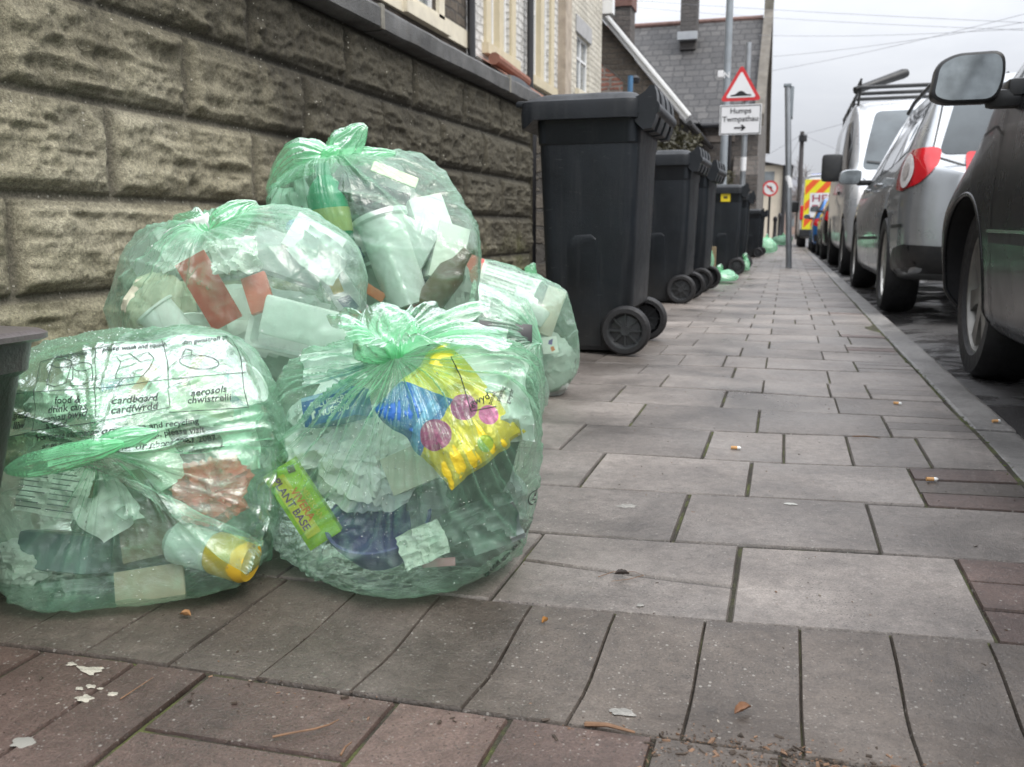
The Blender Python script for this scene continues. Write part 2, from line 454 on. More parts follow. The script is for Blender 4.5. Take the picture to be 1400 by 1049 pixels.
# ================================================================== boundary wall of rock-faced blocks
WX = -1.6
def build_wall():
    y0, y1, z0, z1 = -0.6, 5.57, -0.02, 1.256
    dy, dz = 0.0072, 0.0066
    ny, nz = int((y1 - y0) / dy), int((z1 - z0) / dz)
    Y, Z = np.meshgrid(np.linspace(y0, y1, ny), np.linspace(z0, z1, nz), indexing='ij')
    # slightly wavering courses
    Zw = Z + 0.003 * np.sin(Y * 2.1) ; Yw = Y + 0.003 * np.sin(Z * 9 + Y * 3)
    c = (Zw - 0.127) / 0.225; ci = np.floor(c).astype(int); cf = (c - ci) * 0.225
    off = np.where(ci % 2 == 0, 2.445, 2.133) + 0.0 * Y
    b = (Yw - off) / 0.622; bi = np.floor(b).astype(int); bf = (b - bi) * 0.622
    d = np.minimum(np.minimum(cf, 0.225 - cf), np.minimum(bf, 0.622 - bf))       # distance to block edge
    rag = 0.0022 * fbm(st3(Y * 40, Z * 40, 0.3 * np.ones_like(Y)), 3, 3)
    e = d + rag
    face = sstep(0.0070, 0.0105, e)
    bulge = sstep(0.014, 0.036, e)
    seed = (bi * 7.31 + ci * 3.77)
    P = st3(Y * 5.6 + 2.5 * vnoise(st3(Y * 5, Z * 5, seed), 9) * 0.35, Z * 21.0, seed)
    rip = fbm(P, 3, 21, True)                      # wavy horizontal chisel ripples
    P2 = st3(Y * 11, Z * 18, seed + 5)
    chips = fbm(P2, 4, 41)
    grain = fbm(st3(Y * 70, Z * 70, seed), 3, 77)
    gr2 = fbm(st3(Y * 30, Z * 34, seed + 2), 3, 91, True)
    rel = 0.011 * face + bulge * (0.006 + 0.013 * rip + 0.010 * chips + 0.006 * gr2) + face * 0.0045 * grain
    rel = rel - (1 - face) * (0.002 + 0.002 * grain)
    X = WX + rel
    V = np.stack([X, Y, Z], -1).reshape(-1, 3)
    fs = grid_faces(ny, nz)
    n0 = len(V)
    V = V.tolist(); fs = list(fs); bk = WX - 0.20
    # end face + back
    k = len(V); V += [(WX + .024, y1, z0), (bk, y1, z0), (bk, y1, z1), (WX + .024, y1, z1), (bk, y0, z0), (bk, y0, z1)]
    fs += [(k, k + 1, k + 2, k + 3), (k + 1, k + 4, k + 5, k + 2)]
    for j in range(nz - 1): pass
    m, nt, out = new_mat('rock_faced_block'); n = N(nt); co = n.coord()
    sep = n.n('ShaderNodeSeparateXYZ'); n.l(co, sep.inputs[0])
    rel_a = n.n('ShaderNodeAttribute', attribute_name='relief').outputs['Fac']
    big = n.noise(co, 1.6, 5, 0.6)
    col = n.ramp(big, [(0.3, (0.192, 0.174, 0.118)), (0.55, (0.262, 0.242, 0.174)), (0.75, (0.335, 0.312, 0.238))])
    # soot: darker toward the coping and farther along, in streaks
    stre = n.noise(n.coord(scale=(1, 1.6, 0.5)), 2.2, 5, 0.65)
    g = n.math('ADD', n.math('MULTIPLY', n.math('SUBTRACT', sep.outputs[2], 0.60), 1.0), n.math('MULTIPLY', n.math('SUBTRACT', sep.outputs[1], 2.1), 0.30))
    g = n.math('ADD', g, n.math('MULTIPLY', n.math('SUBTRACT', stre, 0.5), 1.7))
    soot = n.ramp(g, [(-0.0, 0.0), (0.62, 1.0)])
    col = n.mix(n.math('MULTIPLY', soot, 0.85), col, (0.034, 0.030, 0.022))
    green = n.ramp(n.math('ADD', n.math('MULTIPLY', sep.outputs[2], -1.1), n.math('ADD', n.noise(co, 3.1, 4), 0.0)), [(0.06, 0.0), (0.42, 1.0)])
    col = n.mix(n.math('MULTIPLY', green, 0.60), col, (0.115, 0.120, 0.045))
    # recesses dark, ridges pale
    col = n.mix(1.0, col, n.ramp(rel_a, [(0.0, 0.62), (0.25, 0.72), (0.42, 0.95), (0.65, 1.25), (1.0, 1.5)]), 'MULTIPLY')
    mo = n.n('ShaderNodeAttribute', attribute_name='mortar').outputs['Fac']
    col = n.mix(n.math('MULTIPLY', mo, 0.75), col, n.mix(n.math('MULTIPLY', soot, 0.8), (0.150, 0.138, 0.108), (0.035, 0.032, 0.026)))
    g1 = n.noise(co, 120, 4, 0.75); g2 = n.noise(co, 330, 3, 0.75)
    col = n.mix(0.75, col, n.ramp(g1, [(0.28, 0.3), (0.5, 0.95), (0.74, 1.75)]), 'MULTIPLY')
    col = n.mix(0.6, col, n.ramp(g2, [(0.3, 0.4), (0.7, 1.6)]), 'MULTIPLY')
    v = n.vor(co, 60); vc = n.n('ShaderNodeSeparateColor'); n.l(n.vor(co, 60, out='Color'), vc.inputs[0])
    fl = n.math('MULTIPLY', n.math('LESS_THAN', v, 0.16), n.math('GREATER_THAN', vc.outputs[0], 0.88))
    col = n.mix(fl, col, (0.40, 0.38, 0.32))
    h = n.math('ADD', n.math('MULTIPLY', g1, 1.0), n.math('MULTIPLY', g2, 0.5))
    n.bsdf(out, col, 0.85, 0, n.bump(h, 0.9, 0.006), 0.3)
    w = thing('boundary_wall', 'wall of rough rock-faced concrete blocks with a flat coping behind the rubbish sacks', 'wall', (0, 0, 0))
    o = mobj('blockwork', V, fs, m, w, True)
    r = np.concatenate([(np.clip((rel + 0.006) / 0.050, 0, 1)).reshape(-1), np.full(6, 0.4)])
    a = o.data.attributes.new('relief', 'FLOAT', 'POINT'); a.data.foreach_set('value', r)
    a = o.data.attributes.new('mortar', 'FLOAT', 'POINT'); a.data.foreach_set('value', np.concatenate([(1 - face).reshape(-1), np.zeros(6)]))
    M_COP = plain('coping_concrete', (0.085, 0.085, 0.083), 0.75, var=0.35, scale=9, bump=0.5, bscale=140, dirt=0.4)
    js = [-0.6, 0.55, 1.75, 3.25, 4.90, 5.56]
    for a_, b_ in zip(js[:-1], js[1:]):
        c_ = MB(); dzj = rr.uniform(-.004, .004)
        prof = [(-1.84, 1.258), (-1.535, 1.258), (-1.520, 1.268), (-1.520, 1.335), (-1.532, 1.350), (-1.84, 1.378)]
        nseg = 10
        vs = []
        for i in range(nseg + 1):
            yy = a_ + 0.006 + (b_ - a_ - 0.012) * i / nseg
            for (px, pz) in prof:
                j1 = 0.004 * float(vnoise(np.array([yy * 9, pz * 30, px * 7]), 4))
                vs.append((px + j1, yy, pz + dzj + j1 * .6))
        L = len(prof); fs2 = [(i * L + k, i * L + (k + 1) % L, (i + 1) * L + (k + 1) % L, (i + 1) * L + k) for i in range(nseg) for k in range(L)]
        fs2 += [tuple(range(L)), tuple(range(nseg * L, nseg * L + L))[::-1]]
        c_.add(vs, fs2); co_ = c_.build('coping_stone', M_COP, w, auto=35)
        mj = MB()
    jb = MB()
    for j in js[1:-1]:
        jb.box((-1.83, j - 0.016, 1.262), (-1.5165, j + 0.016, 1.352))
    jb.build('coping_mortar', plain('mortar', (0.20, 0.19, 0.16), 0.9, var=.3, scale=30, bump=.5), w)
build_wall()
# ================================================================== recycling sacks
def mat_film(name, tint, body, a0, gloss=0.16, rough=0.20, milky=0.0):
    m, nt, out = new_mat(name); n = N(nt); co = n.coord()
    th = n.n('ShaderNodeAttribute', attribute_name='thick').outputs['Fac']
    lw = n.n('ShaderNodeLayerWeight'); lw.inputs[0].default_value = 0.5
    f2 = n.math('POWER', lw.outputs['Facing'], 2.6)
    cloud = n.ramp(n.noise(co, 9, 5, 0.6, 0.8), [(0.38, 0.0), (0.72, 1.0)])
    s1 = n.noise(n.coord(scale=(60, 60, 9)), 1.0, 4, 0.6, 1.2); s2 = n.noise(n.coord(scale=(10, 46, 52)), 1.0, 4, 0.6, 1.0)
    st = n.ramp(n.math('MULTIPLY', s1, s2), [(0.26, 0.0), (0.42, 1.0)])
    al = n.math('ADD', a0, n.math('MULTIPLY', f2, 0.42))
    al = n.math('ADD', al, n.math('MULTIPLY', cloud, 0.035 + milky))
    al = n.math('ADD', al, n.math('MULTIPLY', st, 0.10))
    al = n.math('ADD', al, n.math('MULTIPLY', th, 0.85))
    al = n.math('MINIMUM', al, 0.96)
    g1 = n.noise(co, 55, 4, 0.6, 0.5); g2 = n.noise(co, 190, 3, 0.6)
    nm = n.bump(n.math('ADD', n.math('MULTIPLY', g1, 1.0), n.math('ADD', n.math('MULTIPLY', g2, 0.06), n.math('MULTIPLY', st, 0.3))), 0.27, 0.008)
    tr = n.n('ShaderNodeBsdfTransparent'); tr.inputs[0].default_value = (*tint, 1)
    colv = n.mix(n.math('MULTIPLY', cloud, 0.45), body, tuple(min(1, c * 0.5 + 0.46) for c in body))
    colv = n.mix(n.math('MINIMUM', n.math('MULTIPLY', th, 1.1), 0.85), colv, tuple(c * s for c, s in zip(body, (0.50, 0.93, 0.66))))
    di = n.n('ShaderNodeBsdfDiffuse'); tl = n.n('ShaderNodeBsdfTranslucent')
    n.l(colv, di.inputs[0]); n.l(colv, tl.inputs[0]); n.l(nm, di.inputs['Normal']); n.l(nm, tl.inputs['Normal'])
    ms = n.n('ShaderNodeMixShader'); ms.inputs[0].default_value = 0.45; n.l(di.outputs[0], ms.inputs[1]); n.l(tl.outputs[0], ms.inputs[2])
    m1 = n.n('ShaderNodeMixShader'); n.l(al, m1.inputs[0]); n.l(tr.outputs[0], m1.inputs[1]); n.l(ms.outputs[0], m1.inputs[2])
    gl = n.n('ShaderNodeBsdfGlossy'); gl.inputs['Roughness'].default_value = rough; n.l(nm, gl.inputs['Normal'])
    fr = n.n('ShaderNodeFresnel'); fr.inputs[0].default_value = 1.5; n.l(nm, fr.inputs['Normal'])
    gf = n.math('MINIMUM', n.math('MULTIPLY', n.math('ADD', n.math('MULTIPLY', fr.outputs[0], 1.15), gloss * 0.2), n.math('SUBTRACT', 1.0, n.math('MULTIPLY', th, 0.9))), 0.55)
    m2 = n.n('ShaderNodeMixShader'); n.l(gf, m2.inputs[0]); n.l(m1.outputs[0], m2.inputs[1]); n.l(gl.outputs[0], m2.inputs[2])
    n.l(m2.outputs[0], out.inputs[0]); return m
M_FILM = mat_film('green_film', (0.90, 1.0, 0.93), (0.47, 0.93, 0.63), 0.045, rough=0.16)
M_FILMW = mat_film('pale_green_film', (0.90, 0.995, 0.93), (0.56, 0.94, 0.71), 0.09, milky=0.075, rough=0.20)
M_INK = plain('print_ink', (0.025, 0.035, 0.032), 0.5)
def mat_drop():
    m, nt, out = new_mat('water_drop'); n = N(nt)
    tr = n.n('ShaderNodeBsdfTransparent'); tr.inputs[0].default_value = (0.93, 0.98, 0.95, 1)
    gl = n.n('ShaderNodeBsdfGlossy'); gl.inputs['Roughness'].default_value = 0.04
    fr = n.n('ShaderNodeFresnel'); fr.inputs[0].default_value = 1.6
    m2 = n.n('ShaderNodeMixShader'); n.l(n.math('ADD', fr.outputs[0], 0.12), m2.inputs[0]); n.l(tr.outputs[0], m2.inputs[1]); n.l(gl.outputs[0], m2.inputs[2])
    n.l(m2.outputs[0], out.inputs[0]); return m
M_DROP = mat_drop()
def hull_tree(pts):
    bm = bmesh.new()
    for p in pts: bm.verts.new(p)
    r = bmesh.ops.convex_hull(bm, input=list(bm.verts))
    bm.verts.ensure_lookup_table()
    t = BVHTree.FromBMesh(bm); bm.free(); return t
def blur(A, su, sv):
    def g(A, s, ax, wrap):
        k = int(3 * s) + 1
        if s <= 0: return A
        w = np.exp(-0.5 * (np.arange(-k, k + 1) / s) ** 2); w /= w.sum()
        P = np.pad(A, [(k, k) if i == ax else (0, 0) for i in range(2)], mode='wrap' if wrap else 'edge')
        return sum(w[i] * np.take(P, range(i, i + A.shape[ax]), ax) for i in range(2 * k + 1))
    return g(g(A, su, 0, False), sv, 1, True)
def sack(label, cat_group, c, axis, pts, film, seed, nphi=230, nth=420, pleats=30, pleat_amp=0.016, pleat_reach=1.0, neck=None, neck_r=0.012,
         smooth=(5, 7), folds=46, fold_amp=0.0032, collar=None, sag=0.0, wall=True, inflate=1.02, parts=True, thick0=0.0):
    """thin film stretched over the hull of pts, gathered into a neck along `axis`"""
    rs = np.random.RandomState(seed)
    c = Vector(c); axis = Vector(axis).normalized()
    e1 = axis.cross(Vector((0.3, 1, 0.1))).normalized(); e2 = axis.cross(e1)
    T = hull_tree(pts)
    phis = np.linspace(0.0, PI, nphi); ths = np.linspace(0, 2 * PI, nth, endpoint=False)
    R = np.zeros((nphi, nth)); 
    sp, sq = 3, 4
    for i in range(0, nphi, sp):
        for j in range(0, nth, sq):
            d = axis * math.cos(phis[i]) + (e1 * math.cos(ths[j]) + e2 * math.sin(ths[j])) * math.sin(phis[i])
            h = T.ray_cast(c + d * 3, -d)
            R[i, j] = (h[0] - c).length if h[0] is not None else 0.1
    ii = np.arange(0, nphi, sp); jj = np.arange(0, nth, sq)
    S = R[np.ix_(ii, jj)]
    t = np.stack([np.interp(np.arange(nphi), ii, S[:, k]) for k in range(len(jj))], 1)
    jx = np.append(jj, nth); t2 = np.concatenate([t, t[:, :1]], 1)
    R = np.stack([np.interp(np.arange(nth), jx, t2[i]) for i in range(nphi)], 0)
    R = blur(R, *smooth) * inflate
    PH, TH = np.meshgrid(phis, ths, indexing='ij')
    A, E1, E2 = np.array(axis), np.array(e1), np.array(e2)
    D = np.cos(PH)[..., None] * A + np.sin(PH)[..., None] * (np.cos(TH)[..., None] * E1 + np.sin(TH)[..., None] * E2)
    # pleats radiating from the neck (periodic in theta)
    w1 = vnoise(st3(np.cos(TH) * 2.2, np.sin(TH) * 2.2, PH * 1.3), seed)
    w2 = vnoise(st3(np.cos(TH) * 5, np.sin(TH) * 5, PH * 2.5), seed + 3)
    thw = TH + 0.30 * w1 + 0.10 * w2
    pl = (1 - np.abs(np.sin(pleats * 0.5 * thw))) ** 1.6 + 0.6 * (1 - np.abs(np.sin(pleats * 0.82 * (thw + .3)))) ** 2.2
    mask = 0.35 + 0.65 * sstep(-0.35, 0.4, vnoise(st3(np.cos(TH) * 3, np.sin(TH) * 3, 0 * PH + 4), seed + 8))
    reach = np.exp(-(PH / pleat_reach) ** 1.5) * mask
    P0 = np.array(c) + D * R[..., None]
    fo = np.zeros_like(R)
    for k in range(folds):         # long straight tension creases
        nn = rs.normal(size=3); nn /= np.linalg.norm(nn)
        o = (np.array(c) + rs.normal(size=3) * 0.10) @ nn
        dd = P0 @ nn - o + 0.010 * vnoise(P0 * 9, seed + k)
        mk = sstep(0.05, 0.5, vnoise(P0 * 7.0 + k * 3.1, seed + 100 + k))
        wd = rs.uniform(0.0025, 0.006)
        fo += mk * np.exp(-np.abs(dd) / wd) * rs.choice([1, 1, -0.7]) * rs.uniform(0.5, 1.3)
    cr = fbm(P0 * 16, 4, seed + 50, True)
    cr2 = fbm(P0 * 48, 3, seed + 70, True)
    low = vnoise(P0 * 6.5, seed + 60)
    env = sstep(0.0, 0.25, PH)
    Rn = R + env * (fold_amp * fo * 1.1 + 0.0045 * (cr - 0.1) + 0.0004 * cr2 + 0.014 * low) + (pl - 0.6) * pleat_amp * reach * np.minimum(1, PH / 0.35)
    P = np.array(c) + D * Rn[..., None]
    # gather into the neck
    nk = np.array(Vector(neck) if neck is not None else c + axis * (R[0].mean() * 1.02))
    bl = (1 - sstep(0.04, 0.42, PH)) ** 1.6
    ring = nk + (np.cos(TH)[..., None] * E1 + np.sin(TH)[..., None] * E2) * (neck_r * (0.55 + 0.5 * pl))[..., None] * (0.4 + 0.6 * np.minimum(PH / 0.2, 1))[..., None]
    P = P * (1 - bl[..., None]) + ring * bl[..., None]
    TK = thick0 + 0.42 * np.exp(-(PH / 0.30) ** 1.3) + 0.24 * reach * np.clip(pl, 0, 1.3) ** 1.5 + 0.07 * np.clip(fo, 0, 2) + 0.14 * sstep(0.5, 1.0, cr)
    if wall: P[..., 0] = np.maximum(P[..., 0], WX + 0.045 + 0.004 * cr)
    flo = 0.004 + 0.004 * np.clip(cr2, 0, 1)
    P[..., 2] = np.where(P[..., 2] < 0.03, np.maximum(flo, 0.03 - (0.03 - P[..., 2]) * 0.5), P[..., 2])
    P[..., 2] = np.maximum(P[..., 2], flo)
    body = P[3:].reshape(-1, 3); bf = [f[::-1] for f in grid_faces(nphi - 3, nth, True)]
    base = Vector((c.x, c.y, 0))
    root = thing('recycling_sack', label, 'rubbish sack', base, 0, cat_group)
    V = body - np.array(base)
    o = mobj('sack_body', V.tolist(), bf, film, root, True)
    a = o.data.attributes.new('thick', 'FLOAT', 'POINT'); a.data.foreach_set('value', TK[3:].reshape(-1).astype(np.float32))
    tree = BVHTree.FromPolygons(body.tolist(), [f for f in bf[::1]])
    if collar:
        # flared ruffle above the tie: ca axis, height, radius function of theta
        ca = Vector(collar['axis']).normalized(); f1 = ca.cross(Vector((0.2, 1, 0))).normalized(); f2 = ca.cross(f1)
        nt_, nr = 360, 46
        t_, r_ = np.meshgrid(np.linspace(0, 2 * PI, nt_, endpoint=False), np.linspace(0, 1, nr), indexing='xy')
        n1 = vnoise(st3(np.cos(t_) * 1.6, np.sin(t_) * 1.6, r_ * 0.4), seed + 200); n2 = vnoise(st3(np.cos(t_) * 4, np.sin(t_) * 4, r_ * 1.4), seed + 210)
        rad = np.zeros_like(t_)
        for (dirv, L, wdt) in collar['lobes']:      # each lobe reaches out along a world direction
            dv = Vector(dirv); ang = math.atan2(dv.dot(f2), dv.dot(f1))
            da = np.angle(np.exp(1j * (t_ - ang)))
            rad = np.maximum(rad, L * np.exp(-(da / wdt) ** 2))
        rad = np.maximum(rad, collar.get('min', 0.03)) * (1 + 0.25 * n1 + 0.16 * n2)
        ruf = (1 - np.abs(np.sin(11 * (t_ + 0.25 * n1)))) ** 1.3 + 0.5 * (1 - np.abs(np.sin(17.5 * (t_ + .2 * n2))))
        rr_ = neck_r * 0.7 * (0.6 + 0.5 * ruf) + rad * r_ ** 1.15
        hh = collar['h'] * (1 - (1 - r_) ** 2.0) - collar.get('droop', 0.0) * r_ ** 2 * rad / max(rad.max(), 1e-6) + (ruf - 0.6) * collar.get('ruff', 0.010) * np.minimum(1, r_ * 2) + 0.006 * n2 * r_
        f1n, f2n, can = np.array(f1), np.array(f2), np.array(ca)
        Q = nk + (np.cos(t_)[..., None] * f1n + np.sin(t_)[..., None] * f2n) * rr_[..., None] + can * hh[..., None]
        Q = Q.reshape(-1, 3) - np.array(base)
        Q = Q + 0.003 * np.stack([vnoise(Q * 40, seed + 230 + k) for k in range(3)], -1)
        # keep outside the body
        oc = mobj('tied_top', Q.tolist(), grid_faces(nr, nt_, True), film, root, True)
        tk = (0.34 * (1 - r_) ** 1.5 + 0.20 + 0.12 * ruf * (1 - 0.5 * r_)).reshape(-1)
        a = oc.data.attributes.new('thick', 'FLOAT', 'POINT'); a.data.foreach_set('value', tk.astype(np.float32))
    return root, tree, base, P
def lobe(root, base, p0, p1, wid, thk, film, seed, name='tied_top', nr=90, na=120, bend=(0, 0, 0), thick=0.30, taper=0.6):
    """crumpled ear of film from the knot p0 to its tip p1"""
    p0 = Vector(p0); p1 = Vector(p1); ax = (p1 - p0); L = ax.length; ax.normalize()
    v = (-FW - ax * (-FW).dot(ax)).normalized(); u = ax.cross(v)
    t, a = np.meshgrid(np.linspace(0, 1, nr), np.linspace(0, 2 * PI, na, endpoint=False), indexing='ij')
    prof = np.sin(np.clip(t, 0, 1) ** taper * PI * 0.97 + 0.03) ** 0.62
    C, S = np.cos(a), np.sin(a)
    n1 = vnoise(st3(C * 1.8, S * 1.8, t * 2.2), seed); n2 = fbm(st3(C * 4.5, S * 4.5, t * 4.5), 3, seed + 5, True)
    pl = (1 - np.abs(np.sin(7 * (a + 0.5 * n1)))) * (1 - 0.55 * t)
    r = prof * (0.74 + 0.24 * n1 + 0.07 * n2 + 0.24 * pl)
    X = np.array(p0) + t[..., None] * L * np.array(ax) + (C * r * wid)[..., None] * np.array(u) + (S * r * thk)[..., None] * np.array(v)
    X = X + (np.sin(t * PI))[..., None] * np.array(bend)
    X = X + 0.0018 * np.stack([vnoise(X * 42, seed + 9 + k) for k in range(3)], -1)
    X = X.reshape(-1, 3) - np.array(base)
    o = mobj(name, X.tolist(), grid_faces(nr, na, True), film, root, True)
    at = o.data.attributes.new('thick', 'FLOAT', 'POINT'); at.data.foreach_set('value', (thick + 0.25 * np.exp(-t * 5) + 0.12 * pl).reshape(-1).astype(np.float32))
    return o
def sheet(root, base, corners, seed, film, name, n=(70, 70), amp=0.006, bulge=0.0, thick=0.06, rag=0.05):
    """loose sheet of film over four corners"""
    c = [np.array(Vector(p)) for p in corners]
    u, v = np.meshgrid(np.linspace(0, 1, n[0]), np.linspace(0, 1, n[1]), indexing='ij')
    u2 = u + rag * vnoise(st3(u * 3, v * 9, 0 * u), seed) * np.abs(2 * u - 1); v2 = v + rag * vnoise(st3(u * 9, v * 3, 0 * u + 5), seed) * np.abs(2 * v - 1)
    X = ((1 - u2) * (1 - v2))[..., None] * c[0] + (u2 * (1 - v2))[..., None] * c[1] + (u2 * v2)[..., None] * c[2] + ((1 - u2) * v2)[..., None] * c[3]
    nrm = np.cross(c[1] - c[0], c[3] - c[0]); nrm /= np.linalg.norm(nrm)
    if nrm @ np.array(FW) > 0: nrm = -nrm
    h = bulge * np.sin(u * PI) * np.sin(v * PI) + amp * fbm(X * 17, 4, seed + 3, True) + amp * 0.5 * fbm(X * 50, 3, seed + 8, True) + amp * 2 * vnoise(X * 6, seed + 4)
    X = X + h[..., None] * nrm
    o = mobj(name, (X.reshape(-1, 3) - np.array(base)).tolist(), grid_faces(*n), film, root, True)
    a = o.data.attributes.new('thick', 'FLOAT', 'POINT'); a.data.foreach_set('value', (thick + 0.12 * sstep(0.3, 0.8, fbm(X * 17, 4, seed + 3, True))).reshape(-1).astype(np.float32))
    return o, BVHTree.FromPolygons(X.reshape(-1, 3).tolist(), grid_faces(*n))
def conform(root, base, tree, M, quad, seed, film, name, n=(110, 90), off=0.006, amp=0.003, thick=0.06, rag=0.04, fall=0.03):
    """second layer of film lying loosely on the sack: quad corners in frame M, dropped onto the surface"""
    u, v = np.meshgrid(np.linspace(0, 1, n[0]), np.linspace(0, 1, n[1]), indexing='ij')
    u2 = u + rag * vnoise(st3(u * 3, v * 7, 0 * u), seed) * np.abs(2 * u - 1); v2 = v + rag * vnoise(st3(u * 7, v * 3, 0 * u + 5), seed) * np.abs(2 * v - 1)
    q = np.array(quad, float)
    XY = ((1 - u2) * (1 - v2))[..., None] * q[0] + (u2 * (1 - v2))[..., None] * q[1] + (u2 * v2)[..., None] * q[2] + ((1 - u2) * v2)[..., None] * q[3]
    d = -(M.to_3x3() @ Vector((0, 0, 1))); P = np.zeros(n + (3,)); ok = np.ones(n, bool)
    for i in range(n[0]):
        for j in range(n[1]):
            p = M @ Vector((XY[i, j, 0], XY[i, j, 1], 0)); h = tree.ray_cast(p - d * 0.2, d)
            if h[0] is None: ok[i, j] = False; P[i, j] = p
            else: P[i, j] = h[0]
    dn = np.array(d); dep = P @ dn
    dep = np.where(ok, dep, dep[ok].mean() if ok.any() else 0)
    P = P - (P @ dn)[..., None] * dn + dep[..., None] * dn
    # smooth the depth so that the layer bridges the hollows beneath
    D = dep.copy()
    for _ in range(14): D = np.minimum(dep, (np.roll(D, 1, 0) + np.roll(D, -1, 0) + np.roll(D, 1, 1) + np.roll(D, -1, 1)) / 4) if False else (D + np.pad(D, 1, mode='edge')[:-2, 1:-1] + np.pad(D, 1, mode='edge')[2:, 1:-1] + np.pad(D, 1, mode='edge')[1:-1, :-2] + np.pad(D, 1, mode='edge')[1:-1, 2:]) / 5
    D = np.minimum(D, dep) - off
    rip = fbm(P * 18, 4, seed + 3, True); D = D - amp * (0.6 + rip) - amp * 0.7 * (1 + vnoise(P * 45, seed + 8))
    P = P - (P @ dn)[..., None] * dn + D[..., None] * dn
    fs = [f for f in grid_faces(*n) if all(ok.reshape(-1)[k] for k in f)]
    o = mobj(name, (P.reshape(-1, 3) - np.array(base)).tolist(), fs, film, root, True)
    ed = np.minimum(np.minimum(u, 1 - u), np.minimum(v, 1 - v))
    a = o.data.attributes.new('thick', 'FLOAT', 'POINT'); a.data.foreach_set('value', (thick + 0.16 * sstep(0.35, 0.85, rip) + 0.30 * (1 - sstep(0.0, fall, ed))).reshape(-1).astype(np.float32))
    return o, BVHTree.FromPolygons(P.reshape(-1, 3).tolist(), fs)
def droplets(root, base, tree, c, n, seed, rmin=0.0006, rmax=0.0016, spread=0.3, need=None):
    """rain beads standing on the film (one mesh, nobody could count them)"""
    rs = random.Random(seed); V = []; Fc = []
    for k in range(n):
        d = Vector((rs.gauss(0, 1), rs.gauss(-0.7, 1), rs.gauss(0.35, 0.8))).normalized()
        h = tree.ray_cast(Vector(c) + d * 0.8, -d)
        if h[0] is None: continue
        nn = h[1] if h[1].dot(d) > 0 else -h[1]
        r = rmin + (rmax - rmin) * rs.random() ** 3
        t1 = nn.cross(Vector((0.1, 0.2, 1))).normalized(); t2 = nn.cross(t1); b = len(V)
        p = h[0] - Vector(base) + nn * 0.0003
        for (q, hh) in ((1.0, 0.0), (0.75, 0.55)):
            for i in range(6):
                a = i * PI / 3; V.append(p + (t1 * math.cos(a) + t2 * math.sin(a)) * r * q + nn * r * hh)
        V.append(p + nn * r * 0.8)
        for i in range(6):
            j = (i + 1) % 6
            Fc.append((b + i, b + j, b + 6 + j, b + 6 + i)); Fc.append((b + 6 + i, b + 6 + j, b + 12))
    o = mobj('rain_droplets', V, Fc, M_DROP, root, True); tag(o, kind='stuff'); return o
def imgframe(px, py, Y, roll=0, yaw=0, tilt=0):
    """frame whose x runs to the right, y up and z toward the viewpoint, turned by roll / yaw / tilt degrees"""
    M = Matrix(((RT.x, UP.x, -FW.x, 0), (RT.y, UP.y, -FW.y, 0), (RT.z, UP.z, -FW.z, 0), (0, 0, 0, 1)))
    M = M @ Matrix.Rotation(math.radians(roll), 4, 'Z') @ Matrix.Rotation(math.radians(yaw), 4, 'Y') @ Matrix.Rotation(math.radians(tilt), 4, 'X')
    M.translation = gy(px, py, Y); return M
def place(o, M): o.matrix_world = M; return o
def onto(tree, M, polys_verts, off=0.0015, dirv=None, back=0.15, miss=False):
    """drop flat verts (in frame M) onto a surface along the frame's -z"""
    out = []; d = dirv or -(M.to_3x3() @ Vector((0, 0, 1)))
    for v in polys_verts:
        p = M @ Vector((v[0], v[1], 0)); h = tree.ray_cast(p - d * back, d)
        out.append((h[0] - d * off) if h[0] is not None else (None if miss else p))
    return out
def subdivide_flat(vs, fs, maxlen):
    bm = bmesh.new(); vv = [bm.verts.new(v) for v in vs]
    for f in fs:
        try: bm.faces.new([vv[i] for i in f])
        except ValueError: pass
    bmesh.ops.triangulate(bm, faces=bm.faces)
    for _ in range(6):
        es = [e for e in bm.edges if e.calc_length() > maxlen]
        if not es: break
        bmesh.ops.subdivide_edges(bm, edges=es, cuts=1)
        bmesh.ops.triangulate(bm, faces=bm.faces)
    bmesh.ops.triangulate(bm, faces=bm.faces)
    bm.verts.index_update(); r = ([v.co.copy() for v in bm.verts], [tuple(v.index for v in f.verts) for f in bm.faces]); bm.free(); return r
def stroke(pts, w):
    """flat ribbon along 2-D points"""
    V = []; Fc = []
    for i, p in enumerate(pts):
        a = Vector(pts[max(i - 1, 0)]); b = Vector(pts[min(i + 1, len(pts) - 1)]); d = (b - a)
        if d.length < 1e-9: d = Vector((1, 0))
        d.normalize(); nn = Vector((-d.y, d.x)); p = Vector(p)
        V += [p + nn * w / 2, p - nn * w / 2]
        if i: k = 2 * i; Fc.append((k - 2, k - 1, k + 1, k))
    return [(v.x, v.y, 0) for v in V], Fc
def dense(pts, step=0.004):
    out = [Vector(pts[0])]
    for a, b in zip(pts[:-1], pts[1:]):
        a = Vector(a); b = Vector(b); n = max(1, int((b - a).length / step))
        out += [a + (b - a) * (i / n) for i in range(1, n + 1)]
    return out
